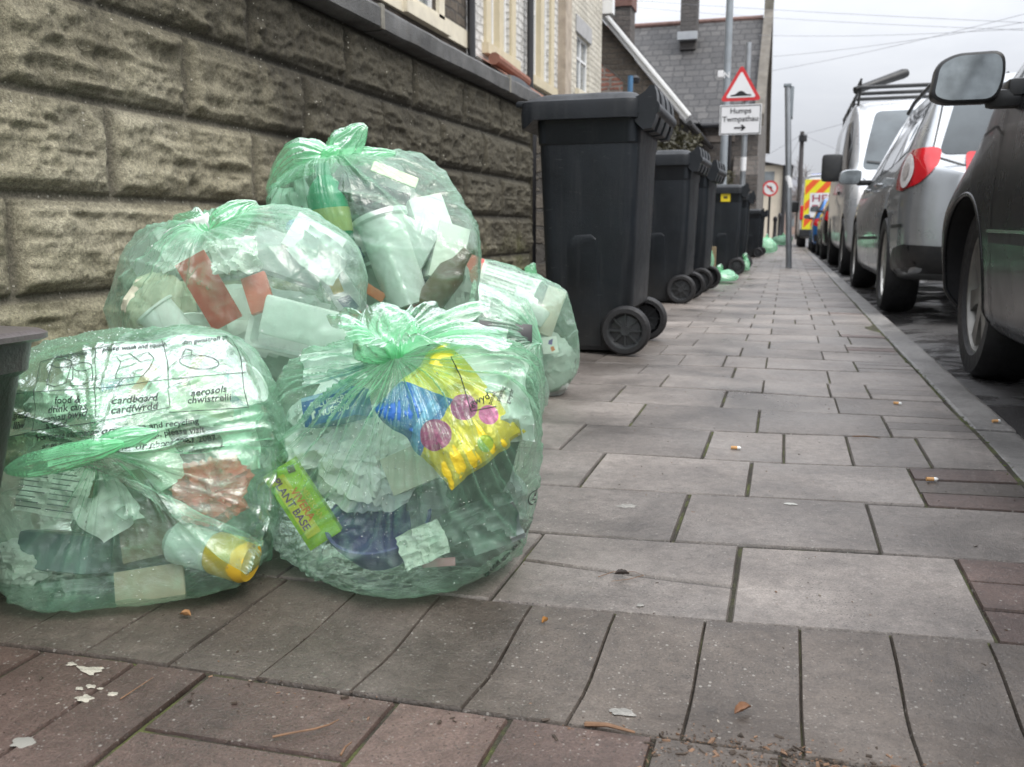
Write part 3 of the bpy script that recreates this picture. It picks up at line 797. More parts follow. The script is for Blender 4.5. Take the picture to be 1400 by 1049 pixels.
def printing(name, root, base, tree, M, items, mat=None, off=0.0018):
    """lettering and line drawings projected onto the film: items ('t', text, x, y, size[, rot]) or ('l', pts, width)"""
    for it in items:
        V = []; Fc = []
        if it[0] == 't':
            vs, fs = text_mesh(it[1], it[4]); ro = math.radians(it[5]) if len(it) > 5 else 0
            vs = [Vector((it[2] + v.x * math.cos(ro) - v.y * math.sin(ro), it[3] + v.x * math.sin(ro) + v.y * math.cos(ro), 0)) for v in vs]
            vs, fs = subdivide_flat(vs, fs, 0.006)
        else:
            vs, fs = stroke(dense(it[1]), it[2])
        P = onto(tree, M, vs, off, miss=True); b = len(V); V += [(p - Vector(base)) if p is not None else Vector((0, 0, .1)) for p in P]; Fc += [tuple(i + b for i in f) for f in fs if all(P[i] is not None for i in f) and max((P[f[0]] - P[f[1]]).length, (P[f[0]] - P[f[-1]]).length) < .03]
        if Fc: mobj('lettering' if it[0] == 't' else 'drawn_line', V, Fc, mat or M_INK, root)
# ------------------------------------------------------------------ rubbish inside
def loose(o, label, cat, group=None): return tag(o, label, cat, group)
def crumple(name, M, w, h, seed, mat, amp=0.012, n=26, curl=0.0, thick=0.0):
    u, v = np.meshgrid(np.linspace(-.5, .5, n), np.linspace(-.5, .5, n), indexing='ij')
    P = st3(u * 5, v * 5, 0 * u + seed)
    if name == 'plastic_film': P = P * 0.45
    z = amp * fbm(P, 3 if name != 'plastic_film' else 2, seed, True) * 1.3 + amp * vnoise(P * 0.5, seed + 1) * 1.5 + curl * (u * u + v * v) * -2
    x = u * w * (1 + 0.10 * vnoise(P * 0.6 + 3, seed)) + 0.2 * amp * vnoise(P * 2, seed + 6); y = v * h * (1 + 0.10 * vnoise(P * 0.6 + 9, seed))
    o = mobj(name, np.stack([x, y, z], -1).reshape(-1, 3).tolist(), grid_faces(n, n), mat, None, False)
    autosmooth(o, 22 if name != 'plastic_film' else 60); return place(o, M)
def ball(name, M, r, seed, mat, sc3=(1, 1, 1), amp=0.3, n=30):
    p, t = np.meshgrid(np.linspace(0.02, PI - 0.02, n), np.linspace(0, 2 * PI, 2 * n, endpoint=False), indexing='ij')
    D = np.stack([np.sin(p) * np.cos(t), np.sin(p) * np.sin(t), np.cos(p)], -1)
    R = r * (1 + amp * fbm(D * 2.2 + seed, 4, seed, True))
    o = mobj(name, (D * R[..., None] * np.array(sc3)).reshape(-1, 3).tolist(), grid_faces(n, 2 * n, True), mat, None, False)
    autosmooth(o, 20); return place(o, M)
def carton(name, M, w, h, d, mat, r=0.0015, mats=None):
    mb = MB().bbox((-w / 2, -h / 2, -d), (w / 2, h / 2, 0), r); o = mb.build(name, mat, None, auto=30); return place(o, M)
def flat_text(name, parent, s, x, y, size, mat, z=0.0008, rot=0, align='CENTER'):
    vs, fs = text_mesh(s, size, align); ro = math.radians(rot)
    vs = [(x + v.x * math.cos(ro) - v.y * math.sin(ro), y + v.x * math.sin(ro) + v.y * math.cos(ro), z) for v in vs]
    return mobj(name, vs, fs, mat, parent)
def panel(name, parent, pts, mat, z=0.0006): return mobj(name, [(p[0], p[1], z) for p in pts], [tuple(range(len(pts)))], mat, parent)
W_PAPER = plain('white_paper', (0.83, 0.84, 0.81), 0.8, var=.08, scale=20)
W_PLAS = plain('white_plastic', (0.85, 0.87, 0.86), 0.35, var=.05)
CARD = plain('grey_card', (0.36, 0.30, 0.23), 0.85, var=.12, scale=30)
CARDB = plain('beige_card', (0.50, 0.42, 0.31), 0.85, var=.10, scale=30)
BLUE = plain('blue_print', (0.03, 0.10, 0.34), 0.4, var=.15, scale=30)
RED = plain('red_plastic', (0.62, 0.07, 0.06), 0.4, var=.15, scale=30)
YEL = plain('yellow_plastic', (0.62, 0.40, 0.03), 0.4, var=.1, scale=30)
BLK = plain('black_tray', (0.02, 0.02, 0.022), 0.25, var=.2)
GRY = plain('grey_plastic', (0.30, 0.32, 0.33), 0.35, var=.15, scale=20)
PUR = plain('purple_plastic', (0.10, 0.09, 0.26), 0.3, var=.1)
ORG = plain('orange_print', (0.72, 0.20, 0.05), 0.5, var=.1)
PNK = plain('pink_print', (0.70, 0.06, 0.28), 0.45, var=.1)
LIM = plain('lime_print', (0.33, 0.55, 0.03), 0.45, var=.15, scale=40)
DGR = plain('dark_green_plastic', (0.03, 0.16, 0.09), 0.2, var=.2)
BRN = plain('brown_plastic', (0.13, 0.085, 0.05), 0.3, var=.2)
def pot(name, M, r, h, mat, band=None):
    """moulded pot with a rolled lip, lying in frame M (mouth along local y)"""
    R_ = Matrix.Rotation(-PI / 2, 4, 'X')
    o = MB().lathe([(.001, 0), (r * .78, 0), (r * .80, h * .04), (r * .96, h * .92), (r * 1.06, h * .95), (r * 1.06, h), (r * .93, h), (r * .80, h * .12), (.001, h * .1)], 36, R_).build(name, mat, None, auto=35)
    if band is not None: MB().lathe([(r * .838, h * .22), (r * .928, h * .72)], 36, R_ @ Matrix.Scale(1.012, 4)).build('printed_band', band, o, True)
    return place(o, M)
def tray(name, M, w, h, d, mat):
    """open rectangular food tray with a flat lip, facing local z"""
    S = [[(x, y, z) for x, y in rrect_(w * k, h * k2, r)] for k, k2, z, r in ((.80, .74, -d, .012), (.92, .90, -.004, .012), (1.0, 1.0, -.003, .012), (1.0, 1.0, 0, .012), (.90, .87, -.001, .010), (.78, .72, -d + .003, .010))]
    V, fs = loft_(S); o = mobj(name, V, fs, mat); autosmooth(o, 35); return place(o, M)
def rrect_(w, h, r, n=4):
    out = []
    for cx, cy, a0 in ((w / 2 - r, h / 2 - r, 0), (-w / 2 + r, h / 2 - r, PI / 2), (-w / 2 + r, -h / 2 + r, PI), (w / 2 - r, -h / 2 + r, 1.5 * PI)):
        for k in range(n + 1): a = a0 + k * PI / 2 / n; out.append((cx + r * math.cos(a), cy + r * math.sin(a)))
    return out
def loft_(S):
    n = len(S[0]); V = [p for s in S for p in s]; fs = [(i * n + k, i * n + (k + 1) % n, (i + 1) * n + (k + 1) % n, (i + 1) * n + k) for i in range(len(S) - 1) for k in range(n)]
    return V, fs + [tuple(range(n))[::-1], tuple(range((len(S) - 1) * n, len(S) * n))]
def wverts(objs):
    out = []
    for o in objs:
        vs = o.data.vertices; st = max(1, len(vs) // 500)
        M = o.matrix_world if o.parent is None else o.parent.matrix_world
        out += [M @ vs[i].co for i in range(0, len(vs), st)]
    return out
def ell(c, r, n=160, seed=1, zmin=0.004):
    """scatter of points on an ellipsoid: the general bulk of a sack"""
    out = []; g = PI * (3 - math.sqrt(5)); n = max(16, int(n * 0.16))
    for i in range(n):
        z = 1 - 2 * (i + .5) / n; rr_ = math.sqrt(1 - z * z); a = i * g
        out.append(Vector((c[0] + r[0] * rr_ * math.cos(a), c[1] + r[1] * rr_ * math.sin(a), max(zmin, c[2] + r[2] * z))))
    return out
# ================================================================== the five sacks and what shows through them
GS = 'green recycling sacks piled against the wall'
# ---------------- front sack with the fan-shaped knot
def packet_mat():
    m, nt, out = new_mat('crisp_packet_print'); n = N(nt); co = n.coord(); sp = n.n('ShaderNodeSeparateXYZ'); n.l(co, sp.inputs[0])
    x, y = sp.outputs[0], sp.outputs[1]
    col = n.mix(n.ramp(n.noise(co, 20, 3), [(0.3, 0.0), (0.7, 1.0)]), (0.66, 0.50, 0.03), (0.80, 0.62, 0.05))
    wob = n.math('MULTIPLY', n.math('SUBTRACT', n.noise(co, 18, 3), 0.5), 0.03)
    def inside(cx, cy, r):
        dx = n.math('SUBTRACT', x, cx); dy = n.math('SUBTRACT', y, cy)
        d = n.math('SQRT', n.math('ADD', n.math('MULTIPLY', dx, dx), n.math('MULTIPLY', dy, dy)))
        return n.math('LESS_THAN', n.math('ADD', d, n.math('MULTIPLY', wob, 0.25)), r)
    b = n.math('ADD', n.math('MULTIPLY', x, -0.35), n.math('ADD', y, wob))
    blue = n.math('MULTIPLY', n.math('GREATER_THAN', b, 0.004), n.math('LESS_THAN', n.math('ADD', x, n.math('MULTIPLY', y, 0.5)), 0.018))
    col = n.mix(blue, col, (0.03, 0.13, 0.42))
    lt = n.math('MULTIPLY', n.math('GREATER_THAN', b, 0.012), n.math('LESS_THAN', b, 0.03)); col = n.mix(n.math('MULTIPLY', lt, n.math('LESS_THAN', x, -0.005)), col, (0.12, 0.30, 0.62))
    col = n.mix(inside(-0.034, -0.012, 0.020), col, (0.36, 0.02, 0.16))
    col = n.mix(inside(0.018, -0.008, 0.018), col, (0.42, 0.03, 0.22))
    col = n.mix(inside(0.036, -0.036, 0.014), col, (0.62, 0.06, 0.30))
    col = n.mix(inside(0.008, -0.062, 0.011), col, (0.30, 0.42, 0.05))
    n.bsdf(out, col, 0.28, 0.15, n.bump(n.noise(co, 45, 3), 0.4, 0.01)); return m
def sack_front():
    c = (-0.565, 1.225, 0.155)
    items = []
    # muffin box
    b = carton('muffin_box', imgframe(448, 556, 1.062, 14, -18, -10), 0.082, 0.042, 0.05, BLUE)
    loose(b, 'blue muffin box with white lettering inside the front green sack', 'food box', None)
    flat_text('lettering', b, '4', -0.028, -0.002, 0.034, W_PAPER); flat_text('lettering', b, 'BLUEBERRY', 0.012, 0.006, 0.0125, W_PAPER); flat_text('lettering', b, 'MUFFINS', 0.009, -0.007, 0.0125, W_PAPER)
    panel('top_band', b, [(-.040, .015), (.040, .015), (.040, .020), (-.040, .020)], plain('sky_print', (0.30, 0.45, 0.62), .4))
    items.append(b)
    # crisp packet
    n = 46; u, v = np.meshgrid(np.linspace(-1, 1, n), np.linspace(-1, 1, n), indexing='ij')
    pw, ph = 0.066, 0.080
    edge = (1 - u ** 4) * (1 - v ** 4)
    wu = 0.10 * vnoise(st3(u * 1.3, v * 1.3, 0 * u + 7), 3) + .05 * vnoise(st3(u * 4, v * 4, 0 * u + 2), 4); wv = 0.10 * vnoise(st3(u * 1.3, v * 1.3, 0 * u + 17), 3) + .05 * vnoise(st3(u * 4, v * 4, 0 * u + 12), 4)
    z = 0.020 * np.sqrt(np.clip(edge, 0, 1)) + 0.007 * fbm(st3(u * 2.2, v * 2.2, 0 * u + 3), 4, 5, True) * edge + 0.004 * np.sin(u * 6 + v * 9) * (v > 0.86)
    p = mobj('crisp_packet', np.stack([(u + wu) * pw * (1 - .06 * v * v), (v + wv) * ph, z], -1).reshape(-1, 3).tolist(), grid_faces(n, n), packet_mat(), None, False); autosmooth(p, 14)
    place(p, imgframe(614, 568, 1.065, 40, 16, -8)); loose(p, 'yellow and blue crinkled snack packet with pink fruit circles inside the front sack', 'snack packet')
    items.append(p)
    # plant based carton
    b = carton('food_carton', imgframe(413, 690, 1.035, -58, 4, -6), 0.122, 0.050, 0.03, LIM, 0.001)
    loose(b, 'lime green food carton lying on its end at the left of the front sack', 'food box')
    panel('yellow_panel', b, [(-.050, -.019), (.045, -.019), (.045, .002), (-.050, .002)], plain('yellow_print', (0.62, 0.60, 0.06), .45))
    flat_text('lettering', b, 'PLANT BASE', -0.008, -0.012, 0.0150, plain('purple_ink', (0.16, 0.06, 0.20), .5), 0.0014); flat_text('lettering', b, 'VIVERA', 0.0, 0.001, 0.0155, ORG, 0.0014)
    flat_text('lettering', b, 'MEXICAN', 0.006, 0.013, 0.0115, plain('yellow_print', (0.7, 0.6, 0.06), .45), 0.0014)
    panel('brown_mark', b, [(-.056, .010), (-.046, .008), (-.044, .018), (-.054, .020)], BRN, 0.0012)
    items.append(b)
    # bowl
    mb = MB().lathe([(0.001, -0.052), (0.045, -0.052), (0.060, -0.02), (0.071, 0.006), (0.076, 0.007), (0.076, 0.002), (0.066, -0.02), (0.05, -0.048), (0.001, -0.048)], 40)
    o = mb.build('food_tub', PUR, None, auto=35); place(o, imgframe(518, 712, 1.085, 6, 0, -58) ); loose(o, 'dark blue plastic tub on its side in the middle of the front sack', 'tub'); items.append(o)
    # round black tray with a pale rim at the bottom
    mb = MB().lathe([(0.001, -0.02), (0.095, -0.02), (0.106, 0.0), (0.112, 0.0), (0.112, -0.003)], 48)
    o = mb.build('round_tray', BLK, None, auto=35)
    rm = MB().lathe([(0.106, 0.0012), (0.113, 0.0012), (0.113, -0.004)], 48).build('rim', plain('silver_rim', (.55, .56, .56), .25, .6), o)
    place(o, imgframe(535, 752, 1.19, 2, 4, -64)); loose(o, 'round black tray with a silver rim in the bottom of the front sack', 'tray'); items.append(o)
    o = crumple('crumpled_paper', imgframe(578, 745, 1.035, 24, 0, -15), 0.064, 0.050, 3, plain('pale_paper', (0.62, 0.68, 0.62), .8), 0.007); loose(o, 'torn pale scrap of paper low in the front sack', 'paper scrap'); items.append(o)
    o = ball('plastic_wrap', imgframe(502, 628, 1.125), 0.058, 8, W_PLAS, (1.2, 1.1, .6), .45); loose(o, 'crumpled white plastic wrap behind the knot creases of the front sack', 'plastic wrap'); items.append(o)
    o = ball('plastic_bag', imgframe(640, 690, 1.17, 0, 0, 0), 0.075, 5, GRY, (1.0, 1.0, 0.7), .35); loose(o, 'balled grey plastic packaging on the right side of the front sack', 'packaging'); items.append(o)
    o = ball('paper_ball', imgframe(600, 640, 1.22), 0.085, 15, W_PAPER, (1.1, 0.9, 0.7), .3); loose(o, 'large ball of white paper behind the snack packet', 'paper'); items.append(o)
    o = carton('dark_tray', imgframe(668, 640, 1.13, -12, 32, 4), 0.08, 0.11, 0.03, plain('dark_green_card', (0.10, 0.13, 0.115), .4, var=.4, scale=30)); loose(o, 'dark food tray turned on edge at the right of the front sack', 'tray'); items.append(o)
    o = carton('label_card', imgframe(600, 769, 1.06, 4, 0, -25), 0.045, 0.012, 0.002, plain('dull_pink_card', (0.42, 0.22, 0.25), .6)); loose(o, 'small dull pink label lying at the bottom of the front sack', 'label'); items.append(o)
    o = ball('foil_wrapper', imgframe(488, 815, 1.08), 0.020, 22, plain('salmon_wrap', (0.62, 0.28, 0.22), .5), (1, .6, .8)); loose(o, 'salmon coloured wrapper at the very bottom of the front sack', 'wrapper'); items.append(o)
    o = ball('clear_wrap', imgframe(450, 610, 1.20), 0.07, 31, plain('frosted_wrap', (0.55, 0.62, 0.58), .3), (1, 1, .7)); loose(o, 'frosted plastic wrap under the blue muffin box', 'plastic wrap'); items.append(o)
    for (px, py, Y, w_, h_, ro, sd, mt, lab) in ((430, 610, 1.09, .085, .06, 20, 141, W_PLAS, 'white crinkled film pressed against the left of the front sack'), (690, 560, 1.13, .07, .10, 10, 143, plain('grey_white_film', (.55, .60, .58), .3), 'grey white film at the right shoulder of the front sack'), (660, 720, 1.10, .10, .07, 20, 144, plain('slate_film', (.22, .26, .25), .3), 'slate grey film low on the right of the front sack'), (455, 500, 1.14, .09, .05, 10, 145, W_PLAS, 'white film above the blue muffin box')):
        o = crumple('plastic_film', imgframe(px, py, Y, ro, 0, -12), w_, h_, sd, mt, .022); loose(o, lab, 'plastic film'); items.append(o)
    o = tray('white_tray', imgframe(668, 505, 1.16, -28, 18, -16), .11, .08, .025, W_PLAS); loose(o, 'white food tray under the right flap of the front sack', 'tray'); items.append(o)
    o = pot('drink_cup', imgframe(425, 590, 1.10, -35, 0, -10), .032, .085, W_PAPER); loose(o, 'white paper cup under the left of the muffin box', 'cup'); items.append(o)
    o = carton('cream_carton', imgframe(560, 640, 1.09, 24, -12, -6), .075, .055, .05, plain('cream_board', (.66, .63, .54), .6)); loose(o, 'cream carton left below the snack packet in the front sack', 'carton'); items.append(o)
    pts = wverts(items) + ell((-0.570, 1.225, 0.155), (0.236, 0.195, 0.162), 420) + [gz(520, 838), gz(445, 812), gz(600, 832), gz(660, 806), gz(715, 770), gz(390, 780)]
    neck = gy(541, 487, 1.065)
    ax = Vector(neck) - Vector(c)
    root, tree, base, P = sack('green sack with a fan shaped knot holding a blue muffin box, front of the pile', GS, c, ax, pts, M_FILM, 11, 260, 560, 40, 0.020, 1.25, neck, 0.013, folds=50,
        collar=dict(axis=(0.05, -0.35, 1.0), h=0.050, droop=0.030, ruff=0.009, min=0.045, lobes=[((-0.5, 0.0, 0.6), 0.10, 0.6), ((-.95, .1, -.1), 0.075, .40), ((1, 0.15, -0.05), 0.165, 0.50), ((0.45, 0.5, 0.4), 0.135, 0.45), ((0.1, 1, 0.3), 0.06, 0.6)]))
    lobe(root, base, neck + Vector((0.005, 0.0, 0.0)), gy(505, 420, 1.09), 0.052, 0.018, M_FILM, 71, taper=0.75, thick=.2)
    M = imgframe(545, 620, 1.06)
    s = (gy(645, 620, 1.06) - gy(445, 620, 1.06)).length / 200   # metres per photo pixel at the sack
    X = lambda px: (px - 545) * s
    Yv = lambda py: (620 - py) * s
    printing('print', root, base, tree, M, [
        ('l', [(X(612), Yv(500)), (X(625), Yv(525)), (X(638), Yv(566)), (X(668), Yv(560))], 0.0014),
        ('t', 'gwyd', X(648), Yv(552), 0.013, 24), ('t', 'plastig', X(673), Yv(545), 0.008, 68), ('t', 'gwydr', X(684), Yv(548), 0.008, 70), ('t', 'poteli', X(663), Yv(550), 0.008, 66),
        ('t', 'Do not place', X(600), Yv(466), 0.013, 10), ('t', 'glass in this bag', X(612), Yv(478), 0.011, 6),
        ('t', 'recycle', X(723), Yv(672), 0.014, 62), ('t', 'ailgylchu', X(729), Yv(685), 0.012, 60),
        ('l', [(X(716 + 8 * math.cos(a)), Yv(684 + 9 * math.sin(a))) for a in np.linspace(0.3, 6.0, 20)], 0.0016),
        ('t', 'cardiff.gov.uk / recycling', X(690), Yv(742), 0.0115, 42), ('t', 'Waste', X(720), Yv(712), 0.011, 55)])
    droplets(root, base, tree, c, 3600, 3, .0006, .0021)
sack_front()
# ---------------- left front sack with the printed panel
def sack_left():
    c = (-0.905, 1.05, 0.165)
    items = []
    def add(o, label, cat): loose(o, label, cat); items.append(o)
    add(carton('card_sleeve', imgframe(204, 798, .93, 8, 6, -12), 0.092, 0.044, 0.006, CARD), 'flat grey card sleeve at the bottom of the left front sack', 'card')
    add(carton('cardboard_box', imgframe(205, 722, 1.0, 12, 14, -18), 0.085, 0.085, 0.05, plain('brown_card', (0.26, 0.21, 0.155), .85, var=.12, scale=20)), 'plain brown cardboard box in the middle of the left front sack', 'box')
    # newspaper with lines of print
    np_ = crumple('newspaper', imgframe(75, 668, .925, -6, -8, -12), 0.105, 0.075, 12, W_PAPER, 0.006)
    lb = MB()
    for k in range(9):
        for q in (-0.025, 0.022):
            lb.box((q - .02, -0.030 + k * 0.007, 0.012), (q + .02 - .006 * ((k * 7) % 3), -0.0285 + k * 0.007, 0.0125))
    lb.build('lines_of_print', plain('grey_ink', (.12, .13, .15), .7), np_)
    add(np_, 'folded newspaper page under the knot of the left front sack', 'newspaper')
    add(carton('clear_tray', imgframe(70, 755, .93, -3, -10, -8), 0.115, 0.055, 0.06, plain('blue_grey_plastic', (.23, .28, .31), .2, var=.2, scale=14), .008), 'blue grey plastic food tray at the left of the left front sack', 'tray')
    add(ball('crumpled_tissue', imgframe(24, 770, .93), 0.036, 41, W_PAPER, (1.2, .8, .8), .35), 'white crumpled tissue in the bottom left corner of the left front sack', 'tissue')
    o = ball('red_wrapper', imgframe(288, 672, .985, 20), 0.034, 7, RED, (1.15, .95, .7), .75); add(o, 'crumpled red wrapper on the right side of the left front sack', 'wrapper')
    add(ball('dark_wrapper', imgframe(258, 640, 1.03), 0.05, 27, plain('dull_maroon', (.16, .07, .07), .4), (1.1, 1, .6), .3), 'dark maroon wrapper behind the red one in the left front sack', 'wrapper')
    # yellow bottle
    mb = MB().lathe([(0.001, -0.03), (0.026, -0.03), (0.029, -0.024), (0.030, 0.02), (0.026, 0.028), (0.001, 0.029)], 32)
    o = mb.build('yellow_tub', YEL, None, auto=35)
    MB().lathe([(0.024, -0.030), (0.028, -0.034), (0.029, -0.085), (0.020, -0.095), (0.001, -0.096)], 32).build('clear_body', plain('clear_grey', (.45, .52, .50), .15), o, auto=40)
    place(o, imgframe(318, 762, .965, 0, 0, 0) @ Matrix.Rotation(math.radians(78), 4, 'Y') @ Matrix.Rotation(math.radians(12), 4, 'X')); add(o, 'yellow lidded tub lying at the right bottom of the left front sack', 'tub')
    add(carton('orange_strip', imgframe(193, 523, 1.00, 52, 0, -25), 0.058, 0.016, 0.003, ORG), 'orange card strip behind the cardboard print of the left sack', 'card strip')
    add(carton('blue_packet', imgframe(160, 520, 1.02, 20, 0, -25), 0.05, 0.018, 0.003, plain('mid_blue', (.08, .25, .55), .4)), 'blue packet showing beside the can drawing on the left sack', 'packet')
    add(carton('orange_card', imgframe(262, 505, 1.02, 56, 0, -20), 0.05, 0.012, 0.003, plain('tan_orange', (.55, .28, .12), .5)), 'narrow tan orange card under the aerosol drawing of the left sack', 'card strip')
    add(crumple('white_bag', imgframe(165, 625, .965, 14, 0, -15), 0.12, 0.05, 33, W_PLAS, 0.012), 'white carrier bag trailing across the middle of the left sack', 'carrier bag')
    add(carton('torn_card', imgframe(192, 640, .985, 70, 6, -12), 0.06, 0.028, 0.002, CARDB, .0006), 'torn beige card standing upright in the left sack', 'card')
    add(carton('corrugated_card', imgframe(118, 655, .965, 80, 4, -8), 0.05, 0.03, 0.002, plain('tan_card', (.45, .38, .28), .85, var=.25, scale=80), .0006), 'strip of corrugated card beside the newspaper in the left sack', 'card')
    add(ball('paper_fill', imgframe(190, 560, 1.10), 0.10, 51, plain('pale_fill', (.55, .60, .55), .8), (1.35, .8, .75), .25), 'mass of pale paper filling the top of the left sack', 'paper')
    add(ball('dark_fill', imgframe(230, 730, 1.09), 0.09, 52, plain('dark_fill', (.24, .25, .23), .7), (1.5, .9, .7), .25), 'dark packaging in the depth of the left sack', 'packaging')
    for (px, py, Y, w_, h_, ro, sd, mt, lab) in ((150, 690, .955, .07, .08, 30, 151, W_PLAS, 'white crinkled film between the newspaper and the brown box'), (330, 600, 1.02, .06, .09, 5, 153, plain('mint_film', (.50, .66, .58), .3), 'mint coloured film at the right shoulder of the left sack'), (110, 812, .92, .12, .04, 5, 154, plain('slate_film2', (.24, .28, .27), .3), 'slate grey film in the bottom of the left sack'), (90, 560, .98, .10, .07, 5, 155, W_PAPER, 'white paper behind the can drawing of the left sack'), (280, 540, 1.02, .10, .06, -8, 156, plain('cream_paper', (.66, .64, .54), .8), 'cream paper behind the aerosol drawing of the left sack')):
        add(crumple('plastic_film', imgframe(px, py, Y, ro, 0, -12), w_, h_, sd, mt, .020), lab, 'plastic film')
    add(pot('yoghurt_pot', imgframe(298, 552, 1.05, -60, 0, 15), .030, .065, W_PLAS, plain('blue_band', (.06, .22, .50), .4)), 'white pot with a blue band at the upper right of the left sack', 'pot')
    add(tray('white_tray', imgframe(130, 545, .99, 8, -8, -20), .13, .075, .025, W_PLAS), 'white food tray behind the can drawing of the left sack', 'tray')
    add(pot('drink_cup', imgframe(238, 660, .975, 30, 0, 10), .030, .080, W_PAPER), 'white paper cup above the yellow lidded tub', 'cup')
    pts = [gz(100, 858), gz(235, 850), gz(20, 858), gz(330, 800)] + wverts(items) + ell((-0.915, 1.055, 0.165), (0.262, 0.185, 0.190), 240) + [gy(372, 560, 1.02), gy(352, 760, .99), gy(225, 842, .90), gy(350, 500, 1.06), gy(90, 848, .87), gy(262, 448, 1.06), gy(330, 462, 1.08)]
    neck = gy(128, 612, .845)
    root, tree, base, P = sack('green sack with printed recycling pictures and a yellow tub, front left of the pile', GS, c, Vector(neck) - Vector(c), pts, M_FILM, 23, 240, 460, 24, 0.014, 0.9, neck, 0.012, folds=40)
    # twisted knot lying sideways and the loose printed top thrown back over the sack
    lobe(root, base, gy(168, 606, .835), gy(8, 642, .80), 0.019, 0.016, M_FILM, 81, taper=1.1, thick=.42)
    lobe(root, base, gy(130, 606, .84), gy(215, 590, .87), 0.014, 0.012, M_FILM, 82, taper=1.0, thick=.4)
    M = imgframe(200, 530, .94, 0)
    s = (gy(300, 530, .94) - gy(100, 530, .94)).length / 200
    X = lambda px: (px - 200) * s; Yv = lambda py: (530 - py) * s
    top, tt = conform(root, base, tree, M, [(X(5), Yv(622)), (X(368), Yv(592)), (X(352), Yv(462)), (X(50), Yv(482))], 91, M_FILM, 'folded_top', (120, 90), 0.004, 0.003, 0.07)
    def ov(cx, cy, rx, ry, a0=0, a1=6.29, ro=0): return [(X(cx + rx * math.cos(a) * math.cos(ro) - ry * math.sin(a) * math.sin(ro)), Yv(cy + rx * math.cos(a) * math.sin(ro) + ry * math.sin(a) * math.cos(ro))) for a in np.linspace(a0, a1, 26)]
    def ln(*p): return [(X(a), Yv(b)) for a, b in p]
    W = 0.0009
    it = [('l', ln((62, 500), (72, 540), (79, 578), (158, 568)), W), ('l', ln((62, 500), (128, 484), (140, 520), (157, 568)), W), ('l', ln((128, 484), (194, 466), (215, 508), (228, 552), (157, 568)), W),
          ('l', ln((194, 466), (268, 452), (292, 500), (310, 553), (228, 558)), W), ('l', ln((72, 535), (148, 530)), W), ('l', ln((148, 531), (222, 520)), W), ('l', ln((222, 520), (300, 512)), W),
          ('l', ln((0, 592), (40, 588), (78, 580)), W), ('l', ln((20, 540), (60, 536)), W),
          # cans
          ('l', ov(93, 502, 13, 5), W), ('l', ln((80, 502), (83, 526), (95, 529), (107, 525), (106, 502)), W), ('l', ov(120, 506, 11, 5), W), ('l', ln((109, 506), (114, 528), (126, 528), (136, 522), (131, 505)), W),
          # cardboard box
          ('l', ln((160, 500), (162, 520), (192, 517), (196, 496), (182, 500), (172, 494), (160, 500)), W), ('l', ln((160, 500), (154, 494), (166, 490), (172, 494), (186, 488), (196, 496)), W),
          # aerosol
          ('l', ov(247, 500, 22, 8, 0, 6.29, .12), W), ('l', ln((226, 494), (228, 484), (236, 486), (236, 492)), W),
          ('t', 'food &', 115, 541, 0), ]
    it = [x for x in it if not (x[0] == 't')]
    def T(t, px, py, pxs, ro=4): it.append(('t', t, X(px), Yv(py), pxs * s * 1.12, ro))
    T('food &', 116, 544, 10, 3); T('drink cans', 117, 553, 10, 6); T('caniau bwyd', 116, 562, 10, 9); T('a diod', 108, 571, 9, 6)
    T('cardboard', 190, 543, 10, 5); T('cardfwrdd', 192, 553, 10, 6); T('aerosols', 266, 534, 10, 8); T('chwistrelli', 268, 543, 10, 5)
    T('mixed glass', 42, 562, 10, 2); T('gwydr lliw', 42, 574, 10, 4)
    T('For more information on waste and recycling', 172, 577, 8.5, 6); T('or to order more recycling bags, please visit', 180, 586, 8.5, 6); T('cardiff.gov.uk or phone 2087 2087', 212, 594, 8.5, 6)
    T('neu i archebu rhagor o fagiau', 250, 602, 8, 6)
    T('please wash and squash', 170, 482, 6.5, 6); T('dim gwastraff bwyd', 250, 472, 6.5, 10); T('plastic bottles', 100, 492, 6.5, 6)
    printing('print', root, base, tt, M, it, off=0.0014)
    conform(root, base, tree, M, [(X(140), Yv(604)), (X(335), Yv(720)), (X(350), Yv(600)), (X(240), Yv(590))], 95, M_FILM, 'loose_fold', (60, 60), 0.004, 0.004, 0.03)
    conform(root, base, tree, M, [(X(150), Yv(606)), (X(215), Yv(655)), (X(330), Yv(760)), (X(318), Yv(700))], 96, M_FILMW, 'loose_fold', (60, 40), 0.007, 0.004, 0.06)
    droplets(root, base, tree, c, 3200, 4, .0006, .0021); 
sack_left()
